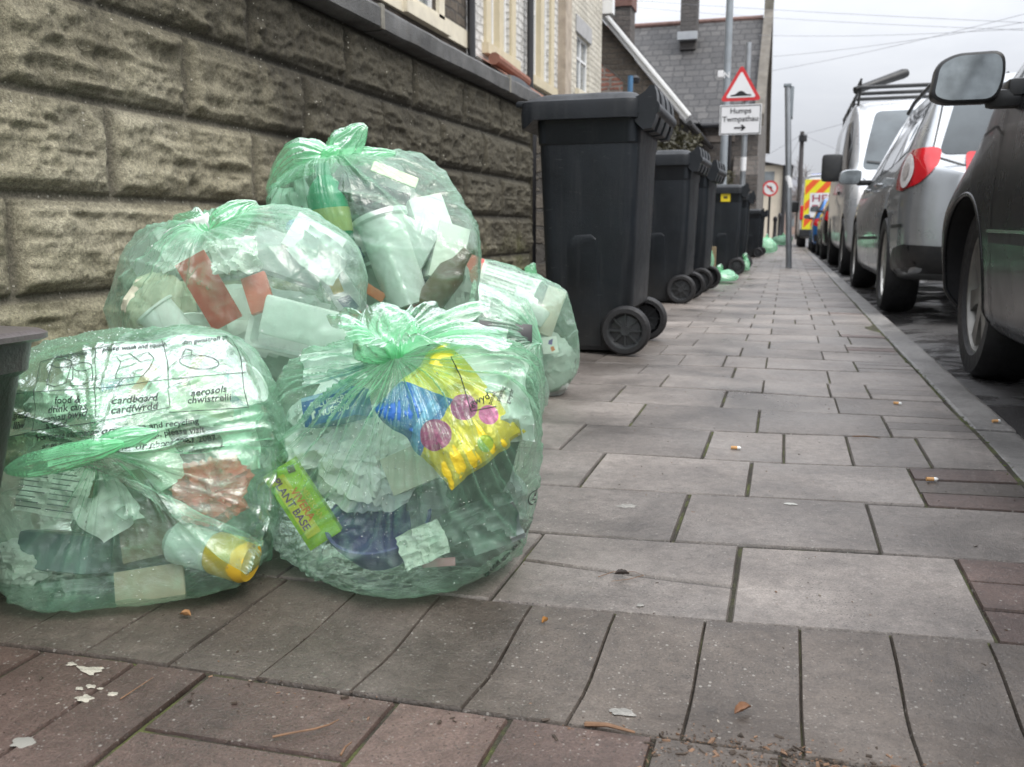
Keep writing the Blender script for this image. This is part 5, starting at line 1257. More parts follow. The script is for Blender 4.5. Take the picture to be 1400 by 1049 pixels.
# ================================================================== posts and signs
M_GALV = plain('galvanised_steel', (.30, .32, .34), .45, .6, var=.18, scale=5, dirt=.15)
M_GREYP = plain('grey_post_paint', (.20, .225, .245), .5, .1, var=.15, scale=4, dirt=.2)
M_SIGNW = plain('sign_white', (.74, .75, .76), .45, var=.04, scale=3); M_SIGNR = plain('sign_red', (.58, .03, .035), .4, var=.08); M_SIGNK = plain('sign_black', (.012, .012, .014), .5)
def tri_round(s, r, n=6):
    """rounded triangle outline, side s"""
    R_ = s / math.sqrt(3); pts = []
    for k in range(3):
        a = PI / 2 + k * 2 * PI / 3; c_ = Vector((math.cos(a), math.sin(a))) * (R_ - 2 * r)
        for q in range(n + 1):
            b = a - PI / 3 + q * (2 * PI / 3) / n; pts.append((c_.x + r * math.cos(b), c_.y + r * math.sin(b)))
    return pts
def hump_sign():
    Y = 14.0; p0 = gy(1013, 300, Y); x = p0.x
    t = thing('hump_sign', 'red bordered triangular road hump sign over a white plate on a grey post', 'road sign', (x, Y, 0))
    MB().tube([(0, 0, -.1), (0, 0, 3.22)], .042, 16).build('post', M_GALV, t, auto=40)
    MB().tube([(0, 0, 1.38), (0, 0, 1.58)], .0435, 16).build('post_label', M_SIGNW, t, auto=40)
    a = gy(984, 140, Y); b = gy(1042, 140, Y); c = gy(1012, 88, Y); w = (b - a).length * .97; cx = (a.x + b.x) / 2 - x; cz = a.z + w * .29
    Mx = Matrix(((1, 0, 0, cx), (0, 0, -1, -.055), (0, 1, 0, cz), (0, 0, 0, 1)))
    tr = MB().prism(tri_round(w, .03), .006, Mx).build('triangle_plate', M_SIGNR, t)
    Mi = Mx.copy(); Mi.translation.y -= .0045
    MB().prism(tri_round(w * .735, .018), .003, Mi).build('white_face', M_SIGNW, tr)
    Mh = Mx.copy(); Mh.translation.y -= .0075
    hp = [(-.155, -.108), (-.150, -.088), (-.095, -.084)] + [(-.085 + .17 * k / 10, -.084 + .052 * math.sin(PI * k / 10)) for k in range(1, 10)] + [(.095, -.084), (.150, -.088), (.155, -.108)]
    MB().prism([(x_ * w / .62, z_ * w / .62) for x_, z_ in hp], .002, Mh).build('hump_symbol', M_SIGNK, tr)
    a = gy(985, 145, Y); b = gy(1040, 184, Y)
    W_, H_ = b.x - a.x, a.z - b.z; cx = (a.x + b.x) / 2 - x; cz = (a.z + b.z) / 2
    pl = MB().bbox((cx - W_ / 2, -.058, cz - H_ / 2), (cx + W_ / 2, -.052, cz + H_ / 2), .003).build('plate', M_SIGNW, t)
    Mx = Matrix(((1, 0, 0, cx), (0, 0, -1, -.0600), (0, 1, 0, cz), (0, 0, 0, 1)))
    mb = MB(); e = .010; g = .012
    for (x0, x1, z0, z1) in ((-W_ / 2 + g, W_ / 2 - g, H_ / 2 - g - e, H_ / 2 - g), (-W_ / 2 + g, W_ / 2 - g, -H_ / 2 + g, -H_ / 2 + g + e), (-W_ / 2 + g, -W_ / 2 + g + e, -H_ / 2 + g + e, H_ / 2 - g - e), (W_ / 2 - g - e, W_ / 2 - g, -H_ / 2 + g + e, H_ / 2 - g - e)):
        mb.box((x0, z0, -.001), (x1, z1, .001), 0, Mx)
    mb.build('plate_border', M_SIGNK, pl)
    for s, yy in (('Humps', H_ * .29), ('Twmpathau', H_ * .02)):
        vs, fs = text_mesh(s, .125); wd = max(v.x for v in vs) - min(v.x for v in vs)
        k = W_ * (.86 if len(s) > 6 else .50) / wd
        mobj('lettering', [Mx @ Vector((v.x * k, v.y * k + yy, .0012)) for v in vs], fs, M_SIGNK, pl)
    ar = [(-.085, -.011), (.03, -.011), (.005, -.042), (.035, -.042), (.085, 0), (.035, .042), (.005, .042), (.03, .011), (-.085, .011)]
    MB().prism([(q[0], q[1] - H_ * .27) for q in ar], .002, Mx).build('arrow', M_SIGNK, pl)
    MB().box((-.05, -.052, cz - .03), (.05, .045, cz + .03)).build('clamp', M_GALV, t)
hump_sign()
def lamp_column():
    Y = 15.2; x = gy(990, 200, Y).x
    t = thing('lamp_column', 'tall grey lamp column rising out of frame beside the hump sign', 'lamp post', (x, Y, 0))
    MB().tube([(0, 0, -.1), (0, 0, 1.2), (0, 0, 1.25), (0, 0, 6.0)], [.085, .085, .062, .052], 18).build('column', M_GREYP, t, auto=40)
    MB().tube([(0, 0, 5.99), (.1, 0, 6.25), (.5, 0, 6.4), (1.1, 0, 6.45)], .035, 10).build('arm', M_GREYP, t, auto=40)
    MB().bbox((1.0, -.12, 6.40), (1.6, .12, 6.53), .05).build('lantern', M_GREYP, t, auto=40)
    lt = text_mesh('N', .13); mobj('column_letter', [(v[0] - .0, -.065, v[1] + gy(994, 104, Y).z) for v in lt[0]], lt[1], M_SIGNW, t)
    MB().bbox((-.14, -.062, gy(994, 104, Y).z - .02), (-.05, -.05, gy(994, 104, Y).z + .08), .004).build('number_tag', M_SIGNW, t)
lamp_column()
def edge_post():
    Y = 12.6; x = gz(1079, 366).x
    t = thing('sign_post', 'grey post in the middle of the pavement with a small plate seen edge on', 'post', (x, Y, 0))
    top = gy(1077, 116, Y)
    lean = (top.x - x) / top.z
    MB().tube([(0, 0, -.1), (lean * 1.4, 0, 1.4), (top.x - x, 0, top.z)], .040, 16).build('post', M_GALV, t, auto=40)
    MB().tube([(lean * .9 , 0, 1.06), (lean * 1.3, 0, 1.22)], .0415, 16).build('post_label', M_SIGNW, t, auto=40)
    dx = top.x - x
    MB().bbox((dx + .030, -.02, top.z - .42), (dx + .085, .24, top.z - .02), .012).build('sign_plate', M_GREYP, t, auto=30)
    MB().tube([(dx + .0, 0, top.z - .34), (dx + .06, 0, top.z - .34)], .018, 8).build('bracket', M_GALV, t)
    MB().bbox((dx - .05, -.045, top.z - .03), (dx + .05, .045, top.z + .012), .01).build('cap', M_GREYP, t)
edge_post()
def no_turn_sign():
    Y = 40.0; p = gy(1053, 258, Y)
    t = thing('no_left_turn_sign', 'small round red and white no left turn sign on a thin black post', 'road sign', (p.x, Y, 0))
    MB().tube([(0, 0, -.1), (0, 0, p.z + .32)], .05, 10).build('post', M_SIGNK, t)
    Mx = Matrix(((1, 0, 0, 0), (0, 0, -1, -.07), (0, 1, 0, p.z), (0, 0, 0, 1)))
    r = MB().lathe([(.0, 0), (.33, 0), (.33, .01), (.0, .01)], 32, Mx).build('disc', M_SIGNR, t)
    Mi = Mx.copy(); Mi.translation.y -= .012
    MB().lathe([(.0, 0), (.255, 0)], 32, Mi).build('white_face', M_SIGNW, r)
    Ma = Mx.copy(); Ma.translation.y -= .016
    V, fs = stroke(dense([(.06, -.13), (.06, .02), (.03, .07), (-.08, .07)], .02), .05)
    mb = MB().add([Ma @ Vector(v) for v in V], fs); mb.prism([(-.15, .07), (-.07, .135), (-.07, .005)], .002, Ma); mb.build('arrow', M_SIGNK, r)
    Mb = Mx.copy(); Mb.translation.y -= .020
    MB().prism([(-.165, .13), (-.13, .165), (.165, -.13), (.13, -.165)], .002, Mb).build('bar', M_SIGNR, r)
    MB().tube([(0.28, .1, -.1), (.28, .1, 1.1)], .09, 10).build('bollard', M_SIGNK, t) if False else None
no_turn_sign()
for px, Y, h in ((1059, 37, 1.05), (1065, 43, 1.3)):
    p = gy(px, 320, Y); t = thing('bollard', 'black cast bollard near the round sign, ' + ('nearer' if Y < 40 else 'farther') + ' of two', 'bollard', (p.x, Y, 0))
    MB().lathe([(.10, -.05), (.10, .2), (.07, .25), (.065, h * .8), (.09, h * .85), (.08, h * .95), (.02, h)], 14).build('shaft', M_SIGNK, t, auto=40)
def telegraph_pole():
    Y = 53.0; top = gy(1097, 180, Y); x = gy(1090, 330, Y).x
    t = thing('telegraph_pole', 'dark wooden telegraph pole in the distance carrying wires', 'telegraph pole', (x, Y, 0))
    MB().tube([(0, 0, -.1), (top.x - x, 0, top.z)], [.16, .11], 12).build('pole', plain('dark_timber', (.06, .055, .055), .8, var=.2), t, auto=40)
    MB().lathe([(.0, .0), (.22, .0), (.22, .35), (.0, .35)], 12, Matrix.Translation((top.x - x + .05, -.1, top.z - .55))).build('junction_box', M_SIGNK, t)
    return Vector((top.x, Y, top.z))
PT = telegraph_pole()
M_WIRE = plain('wire', (.22, .22, .24), .6)
def wire(a, b, sag, r, label):
    a = Vector(a); b = Vector(b); pts = [a.lerp(b, k / 24) - Vector((0, 0, sag * 4 * (k / 24) * (1 - k / 24))) for k in range(25)]
    o = MB().tube(pts, r, 6).build('overhead_wire', M_WIRE); tag(o, label, 'wire', 'overhead wires across the sky')
WA = [((-14, 34, 15.2), gy(1460, 24, 26), 'top'), ]
for (pa, pb, lab) in (((700, -14, 40), (1470, 34, 24), 'highest overhead wire, sloping down to the right above the chapel chimney'),
                      ((830, 6, 40), (1470, 44, 24), 'second overhead wire from the top, crossing behind the lamp column'),
                      ((1036, 48, 34), (1470, 34, 24), 'overhead wire leaving the chapel gable almost level'),
                      ((1036, 79, 34), (1470, 18, 24), 'overhead wire rising to the right from the chapel gable above the mirror'),
                      ((1036, 100, 34), (1480, -2, 24), 'lowest overhead wire on the chapel gable, rising to the right most steeply')):
    wire(gy(*pa), gy(*pb), .12, .0055, lab)
for (pb, lab) in (((1300, 120, 30), 'wire from the telegraph pole rising right behind the van roof'), ((1210, 226, 42), 'wire from the telegraph pole falling to the right'), ((1000, 236, 60), 'wire from the telegraph pole falling left to the houses'), ((1052, 262, 64), 'steeper wire from the telegraph pole dropping to the left')):
    wire(PT - Vector((0, 0, .15)), gy(*pb), .1, .009, lab)
# ================================================================== litter on the paving
def butt(px, py, rz, label):
    p = gz(px, py); t = thing('cigarette_butt', label, 'cigarette butt', (p.x, p.y, float(ground_z(p.x, p.y)) + .0048), rz, 'cigarette butts on the paving')
    L = .011
    MB().tube([(-L, 0, 0), (L * .3, 0, 0)], .0040, 10).build('filter', plain('filter_tan', (.55, .30, .12), .8, var=.15, scale=90), t, auto=40)
    MB().tube([(L * .3, 0, 0), (L * .75, 0, 0), (L, 0.001, 0)], [.0040, .0040, .0026], 10).build('paper_end', W_PAPER, t, auto=40)
butt(1006, 613, .1, 'cigarette butt in the middle of a slab, nearest the sack side'); butt(1227, 553, -.2, 'farthest cigarette butt, lying across a cracked slab'); butt(1274, 658, .2, 'cigarette butt on the brick strip at the right'); butt(1362, 579, .4, 'cigarette butt on the kerb stone')
def leafy(px, py, L, W_, rz, mat, name, label, cat, seed, curl=.006):
    p = gz(px, py); u, v = np.meshgrid(np.linspace(-1, 1, 14), np.linspace(-1, 1, 7), indexing='ij')
    w_ = (1 - np.abs(u) ** 1.8) ** .7 + .03
    X = u * L / 2; Yy = v * w_ * W_ / 2; Z = .0045 + curl * (np.abs(v) ** 2) * w_ + .003 * np.abs(fbm(st3(u * 2, v * 2, 0 * u + seed), 3, seed))
    o = mobj(name, np.stack([X, Yy, Z], -1).reshape(-1, 3).tolist(), grid_faces(14, 7), mat, None, True)
    o.location = (p.x, p.y, float(ground_z(p.x, p.y)) + .001); o.rotation_euler = (0, 0, rz); tag(o, label, cat)
LEAF = plain('dead_leaf', (.20, .10, .045), .7, var=.3, scale=60); TWIG = plain('twig', (.16, .09, .05), .8, var=.3, scale=60); PALE = plain('pale_chip', (.26, .23, .19), .8, var=.2, scale=80)
leafy(1016, 960, .026, .010, .9, plain('rust_leaf', (.19, .095, .05), .7, var=.3, scale=90), 'dead_leaf', 'rusty curled dead leaf lying in the middle of a front block', 'leaf', 3)
leafy(254, 850, .016, .009, .1, plain('tan_leaf', (.32, .17, .07), .6), 'dead_leaf', 'small tan leaf in the shadow before the left front sack', 'leaf', 4)
leafy(745, 851, .012, .005, 1.1, plain('amber_leaf', (.35, .17, .05), .6), 'dead_leaf', 'slim amber leaf caught in the joint right of the front sack', 'leaf', 5)
leafy(850, 787, .022, .008, .25, plain('black_leaf', (.04, .03, .025), .6), 'dead_leaf', 'blackened curled leaf on the slab beside the front sack', 'leaf', 6)
def twig(pts, r, label):
    P = []
    for (px, py, dz) in pts:
        p = gz(px, py); P.append((p.x, p.y, float(ground_z(p.x, p.y)) + .003 + dz))
    o = MB().tube(P, [r] + [r * .8] * (len(P) - 2) + [r * .4], 6).build('twig', TWIG, None, auto=60); tag(o, label, 'twig')
twig([(373, 1011, 0), (400, 1008, .002), (430, 1004, .003), (450, 997, .002), (464, 992, .004)], .0013, 'thin curved brown twig lying on the red pavers')
twig([(466, 1036, 0), (472, 1028, .002), (481, 1022, .003)], .0014, 'short broken twig below the long curved one')
twig([(800, 990, 0), (830, 996, .004), (868, 1006, .003)], .003, 'flat splinter of wood in the front gutter of debris')
twig([(165, 960, 0), (190, 945, .001), (210, 932, .001)], .0008, 'hair-thin stalk beside the white paint splash')
twig([(818, 788, .0), (838, 782, .001), (868, 783, .002), (880, 787, .001), (860, 792, .001), (835, 794, 0)], .0006, 'loop of dark wire-like stem round the blackened leaf')
twig([(1165, 598, 0), (1185, 599, .002), (1203, 602, .001)], .0016, 'dark twig lying in a joint near the kerb')
def splat(px, py, rx, ry, seed, mat, label, name='gum_spot', cat='gum spot', group=None, n=26, flat=.0007):
    p = gz(px, py); pts = []
    for k in range(n):
        a = 2 * PI * k / n; q = 1 + .42 * float(vnoise(np.array([math.cos(a) * 2.3 + seed, math.sin(a) * 2.3, seed])))
        pts.append((rx * q * math.cos(a), ry * q * math.sin(a)))
    V = [(x, y, 0) for x, y in pts] + [(x * .8, y * .8, flat) for x, y in pts] + [(0, 0, flat * 1.1)]
    V = [(v[0], v[1], v[2] + float(ground_z(p.x + v[0], p.y + v[1]) - ground_z(p.x, p.y))) for v in V]
    fs = [(k, (k + 1) % n, n + (k + 1) % n, n + k) for k in range(n)] + [(n + k, n + (k + 1) % n, 2 * n) for k in range(n)]
    o = mobj(name, V, fs, mat, None, True); o.location = (p.x, p.y, float(ground_z(p.x, p.y)) + .0012); tag(o, label, cat, group)
GUM = plain('old_gum', (.25, .24, .22), .75, var=.25, scale=120, bump=.4, bscale=300)
splat(856, 692, .016, .012, 1, GUM, 'large pale gum spot on the slab right of the front sack', group='chewing gum spots'); splat(1080, 690, .011, .007, 2, plain('pale_gum', (.40, .40, .37), .7), 'brightest gum spot, on the middle slab', group='chewing gum spots')
splat(851, 962, .014, .010, 3, GUM, 'oval gum spot on a front block left of the rusty leaf', group='chewing gum spots'); splat(30, 1016, .012, .008, 4, plain('cream_gum', (.22, .215, .19), .75), 'gum spot on the red pavers at the lower left corner', group='chewing gum spots')
splat(876, 825 + 0, .006, .004, 8, GUM, 'tiny gum speck on the dark block edge', group='chewing gum spots')
SPL = plain('white_splash', (.36, .34, .28), .8, var=.3, scale=90, bump=.4, bscale=300)
p = gz(122, 918)
splat(122, 919, .020, .008, 5, SPL, 'cream paint splash on the red pavers, largest of the spatter', 'paint_splash', 'splash', 'paint spatter')
for k, (px, py, r) in enumerate(((118, 957, .011), (108, 944, .005), (124, 941, .006), (138, 944, .004), (155, 951, .007), (98, 911, .006))):
    splat(px, py, r, r * .55, 20 + k, SPL, 'small cream drop of paint beside the largest splash', 'paint_drop', 'splash', 'drops of paint')
# loose grit and mulch along the front gutter: nobody could count it
mb = MB(); rs = random.Random(5)
def chip(x, y, s, mi):
    z = float(ground_z(x, y)) + s * .3; a = rs.uniform(0, PI); Mx = Matrix.Translation((x, y, z)) @ Matrix.Rotation(a, 4, 'Z') @ Matrix.Rotation(rs.uniform(-.5, .5), 4, 'X')
    l, w_, h = s * rs.uniform(.8, 2.4), s * rs.uniform(.4, .9), s * rs.uniform(.15, .5)
    vs = [Mx @ Vector((sx * l * rs.uniform(.5, 1), sy * w_ * rs.uniform(.4, 1), sz * h)) for sz in (-1, 1) for sx, sy in ((-1, -1), (1, -1), (1, 1), (-1, 1))]
    mb.add(vs, [(0, 3, 2, 1), (4, 5, 6, 7), (0, 1, 5, 4), (1, 2, 6, 5), (2, 3, 7, 6), (3, 0, 4, 7)], mi)
for k in range(1300):
    x = -.11 + rs.random() * .40 if rs.random() < .85 else rs.uniform(-.8, .5); y = bandy(x) + rs.gauss(-.014, .022)
    chip(x, y, .0008 + .0022 * rs.random() ** 5, rs.choice((0, 0, 0, 0, 1, 1)))
for k in range(1600):
    y = .55 + 3.6 * rs.random() ** 1.5; x = rs.uniform(-.9, .47); chip(x, y, .0006 + .0012 * rs.random() ** 4, rs.choice((0, 0, 0, 1, 1, 2)))
for k in range(500):
    y = 1.3 + 7 * rs.random(); chip(.477 + rs.gauss(0, .006), y, .0012 + .0016 * rs.random() ** 2, rs.choice((0, 3, 3)))
o = mb.build('leaf_mulch', None, None, False, [plain('dark_grit', (.05, .036, .026), .85, var=.4, scale=90), plain('brown_chip', (.17, .10, .06), .8, var=.3, scale=90), PALE, plain('moss_bit', (.07, .10, .02), .9, var=.3)]); tag(o, kind='stuff')
# ================================================================== vehicles
def cr(P, m):
    """Catmull-Rom through the rows of P (n, k), m samples per span"""
    P = np.asarray(P, float); Q = np.concatenate([2 * P[:1] - P[1:2], P, 2 * P[-1:] - P[-2:-1]]); out = []
    for i in range(1, len(Q) - 2):
        for s in range(m):
            t = s / m; a, b, c, d = Q[i - 1], Q[i], Q[i + 1], Q[i + 2]
            out.append(.5 * ((2 * b) + (c - a) * t + (2 * a - 5 * b + 4 * c - d) * t * t + (3 * b - a - 3 * c + d) * t ** 3))
    out.append(Q[-2]); return np.array(out)
def paint(name, c, rough=.28, metal=.4, dirt=.25):
    return plain(name, c, rough, metal, var=.06, scale=3, coat=.6, dirt=dirt)
M_GLASS = plain('car_glass', (.035, .045, .050), .06, var=.2, scale=2, spec=.9, coat=.5)
M_GLASSL = plain('car_glass_pale', (.085, .10, .108), .10, var=.3, scale=2.5, spec=.5)
M_BLKP = plain('black_trim', (.016, .017, .018), .45, var=.2, dirt=.15); M_CHR = plain('chrome', (.65, .66, .67), .12, 1.0, var=.05)
M_ALLOY = plain('alloy', (.48, .47, .44), .35, .8, var=.12, dirt=.3); M_TAIL = plain('tail_lamp_red', (.55, .012, .02), .12, var=.15, coat=.7); M_LENS = plain('lamp_lens', (.82, .80, .79), .25, .0, var=.12, scale=60); M_DARK = plain('underbody', (.006, .006, .007), .9)
M_PLATE = plain('plate_yellow', (.60, .45, .03), .4)
def car_body(root, name, st, mat, wheels, wr, ring=7, along=7, archmat=None, arch=1.13):
    """st rows: y, bottom z, half width, crease z, belt z, belt half width, roof-edge half width, roof z"""
    rows = []
    for (y, zb, w, zc, zt, wb, wg, zr) in st:
        zs = max(zb + .10, zb + (zc - zb) * .35)
        rows.append([(0, zb), (w * .80, zb), (w * .955, zb + .05), (w * .99, zs), (w, zc), (wb, zt), (wg + (wb - wg) * .12, zr - (zr - zt) * .16), (wg * .90, zr - .012), (wg * .5, zr + .012), (0, zr + .018)])
    S = np.array(rows); ys = np.array([r[0] for r in st])
    flat = np.concatenate([ys[:, None], S.reshape(len(st), -1)], 1)
    F_ = cr(flat, along); secs = []
    for r in F_:
        half = cr(r[1:].reshape(-1, 2), ring)
        full = [(x, r[0], z) for x, z in half] + [(-x, r[0], z) for x, z in half[-2:0:-1]]
        secs.append([Vector(p) for p in full])
    # rounded nose and tail
    def endcap(s, dy, k):
        cz = sum(p.z for p in s) / len(s); return [Vector((p.x * k, p.y + dy, cz + (p.z - cz) * k)) for p in s]
    secs = [endcap(secs[0], -.045, .80), endcap(secs[0], -.022, .955)] + secs + [endcap(secs[-1], .022, .955), endcap(secs[-1], .045, .80)]
    V, fs = loft(secs)
    o = mobj(name, V, fs, mat, root); 
    bm = bmesh.new(); bm.from_mesh(o.data); bmesh.ops.recalc_face_normals(bm, faces=bm.faces); bm.to_mesh(o.data); bm.free()
    tree = BVHTree.FromPolygons([Vector(v) for v in V], fs)
    # wheel arches cut out of the shell
    o.data.materials.append(archmat or M_DARK)
    for (wy, sx) in wheels:
        mb = MB().lathe([(0.0001, -.30), (wr * arch, -.30), (wr * arch, .4), (0.0001, .4)], 40, Matrix.Translation((sx * (max(s[2] for s in st) - .02), wy, wr * 1.02)) @ Matrix.Rotation(PI / 2 * sx, 4, 'Y'))
        cu = mb.build('cutter', None, root); bm = bmesh.new(); bm.from_mesh(cu.data); bmesh.ops.remove_doubles(bm, verts=bm.verts, dist=.0005); bmesh.ops.recalc_face_normals(bm, faces=bm.faces); bm.to_mesh(cu.data); bm.free()
        cu.data.materials.append(M_DARK)
        md = o.modifiers.new('b', 'BOOLEAN'); md.operation = 'DIFFERENCE'; md.object = cu; md.solver = 'EXACT'; md.material_mode = 'TRANSFER'
        bpy.context.view_layer.update(); dg = bpy.context.evaluated_depsgraph_get(); me = bpy.data.meshes.new_from_object(o.evaluated_get(dg)); o.modifiers.clear(); old = o.data; o.data = me; bpy.data.meshes.remove(old)
        bpy.data.objects.remove(cu)
    autosmooth(o, 32)
    return o, tree
def rpoly(pts, r=.03, n=4):
    out = []; m = len(pts)
    for i in range(m):
        p = Vector(pts[i]); a = Vector(pts[i - 1]); b = Vector(pts[(i + 1) % m]); d1 = (a - p); d2 = (b - p); k = min(r, d1.length * .45, d2.length * .45)
        s, e = p + d1.normalized() * k, p + d2.normalized() * k
        for q in range(n + 1):
            t = q / n; out.append(s * (1 - t) ** 2 + p * 2 * t * (1 - t) + e * t * t)
    return [(v.x, v.y) for v in out]
def skin(name, parent, tree, pts, mat, axis='L', off=.004, r=.03, ml=.08, M=None, flat=False):
    """patch lying on the bodywork. axis L/R: pts are (y, z) seen from that side; B/F: pts are (x, z) seen from the rear / front"""
    if M is None:
        M = {'L': Matrix(((0, 0, -1, -3), (-1, 0, 0, 0), (0, 1, 0, 0), (0, 0, 0, 1))), 'R': Matrix(((0, 0, 1, 3), (1, 0, 0, 0), (0, 1, 0, 0), (0, 0, 0, 1))),
             'B': Matrix(((1, 0, 0, 0), (0, 0, -1, -6), (0, 1, 0, 0), (0, 0, 0, 1))), 'F': Matrix(((-1, 0, 0, 0), (0, 0, 1, 6), (0, 1, 0, 0), (0, 0, 0, 1)))}[axis]
        if axis == 'L': pts = [(-y, z) for y, z in pts]
        if axis == 'F': pts = [(-x, z) for x, z in pts]
    q = rpoly(pts, r) if r else pts
    vs, fs = subdivide_flat([(x, y, 0) for x, y in q], [tuple(range(len(q)))], ml)
    P = onto(tree, M, vs, off, miss=True)
    fs = [f for f in fs if all(P[i] is not None for i in f)]; P = [p if p is not None else Vector((0, 0, .5)) for p in P]
    return mobj(name, P, fs, mat, parent, True)
def seam(name, parent, tree, pts, w, mat, axis='L', off=.003):
    M = {'L': Matrix(((0, 0, -1, -3), (-1, 0, 0, 0), (0, 1, 0, 0), (0, 0, 0, 1))), 'B': Matrix(((1, 0, 0, 0), (0, 0, -1, -6), (0, 1, 0, 0), (0, 0, 0, 1))), 'F': Matrix(((-1, 0, 0, 0), (0, 0, 1, 6), (0, 1, 0, 0), (0, 0, 0, 1)))}[axis]
    if axis in 'LF': pts = [(-y, z) for y, z in pts]
    vs, fs = stroke(dense(pts, .03), w); P = onto(tree, M, vs, off, miss=True); fs = [f for f in fs if all(P[i] is not None for i in f)]; return mobj(name, [p if p is not None else Vector((0, 0, .5)) for p in P], fs, mat, parent, True)
def car_wheel(root, x, y, r, w, sx, spokes=5, rimmat=None):
    Mw = Matrix.Translation((x, y, r)) @ Matrix.Rotation(PI / 2 * sx, 4, 'Y')   # local z points outward
    h = w / 2; R_ = r * .70
    prof = [(R_, -h), (r * .93, -h), (r * .985, -h * .75), (r, -h * .4), (r, h * .4), (r * .985, h * .75), (r * .93, h), (R_ + .012, h * .96), (R_, h * .8)]
    t = MB().lathe(prof, 56, Mw)
    t = t.build('tyre', M_TYRE, root, auto=35)
    rim = MB().lathe([(R_ * 1.005, -h * .8), (R_ * .94, -h * .2), (R_ * .93, h * .55), (R_ * .985, h * .80), (R_ * 1.01, h * .82)], 48, Mw)
    for k in range(spokes):
        a = 2 * PI * k / spokes
        rim.prism([(r * .10, -.035), (R_ * .55, -.030), (R_ * .97, -.042), (R_ * .97, .042), (R_ * .55, .030), (r * .10, .035)], .03, Mw @ Matrix.Rotation(a, 4, 'Z') @ Matrix.Translation((0, 0, h * .55)))
    rim.lathe([(.001, h * .78), (r * .16, h * .74), (r * .19, h * .45)], 24, Mw)
    rim.build('rim', rimmat or M_ALLOY, t, auto=35)
    MB().lathe([(.001, h * .1), (R_ * .93, h * .1)], 32, Mw).build('brake_disc', M_DARK, t)
def mirror(root, p, w, h, mat, glass, flip=1):
    """door mirror on the left side: housing, glass facing back"""
    p = Vector(p)
    S = []
    for y, k in ((-.055, .90), (-.05, .97), (-.03, 1.0), (.01, .98), (.05, .86), (.085, .60), (.10, .30)):
        S.append([(p.x + x * k + .0, p.y + y * flip, p.z + z * k) for x, z in rpoly([(-w / 2, -h * .36), (-w * .44, h * .30), (-w * .20, h * .48), (w * .46, h * .50), (w / 2, .0), (w * .40, -h * .48), (-w * .3, -h * .48)], .05, 5)])
    V, fs = loft(S); o = mobj('door_mirror', V, fs, mat, root); autosmooth(o, 45)
    g = [(p.x + x * .88, p.y + -.0565 * flip, p.z + z * .86) for x, z in rpoly([(-w / 2, -h * .36), (-w * .44, h * .30), (-w * .20, h * .48), (w * .46, h * .50), (w / 2, .0), (w * .40, -h * .48), (-w * .3, -h * .48)], .05, 5)]
    mobj('mirror_glass', g, [tuple(range(len(g)))], glass, o)
    MB().bbox((p.x + w * .30, p.y - .02, p.z - h * .55), (p.x + w * .5 + .12, p.y + .05, p.z - h * .20), .02).build('mirror_arm', M_BLKP, o, auto=40)
    return o
M_MIRG = plain('mirror_glass', (.30, .33, .34), .08, .9, var=.35, scale=14)
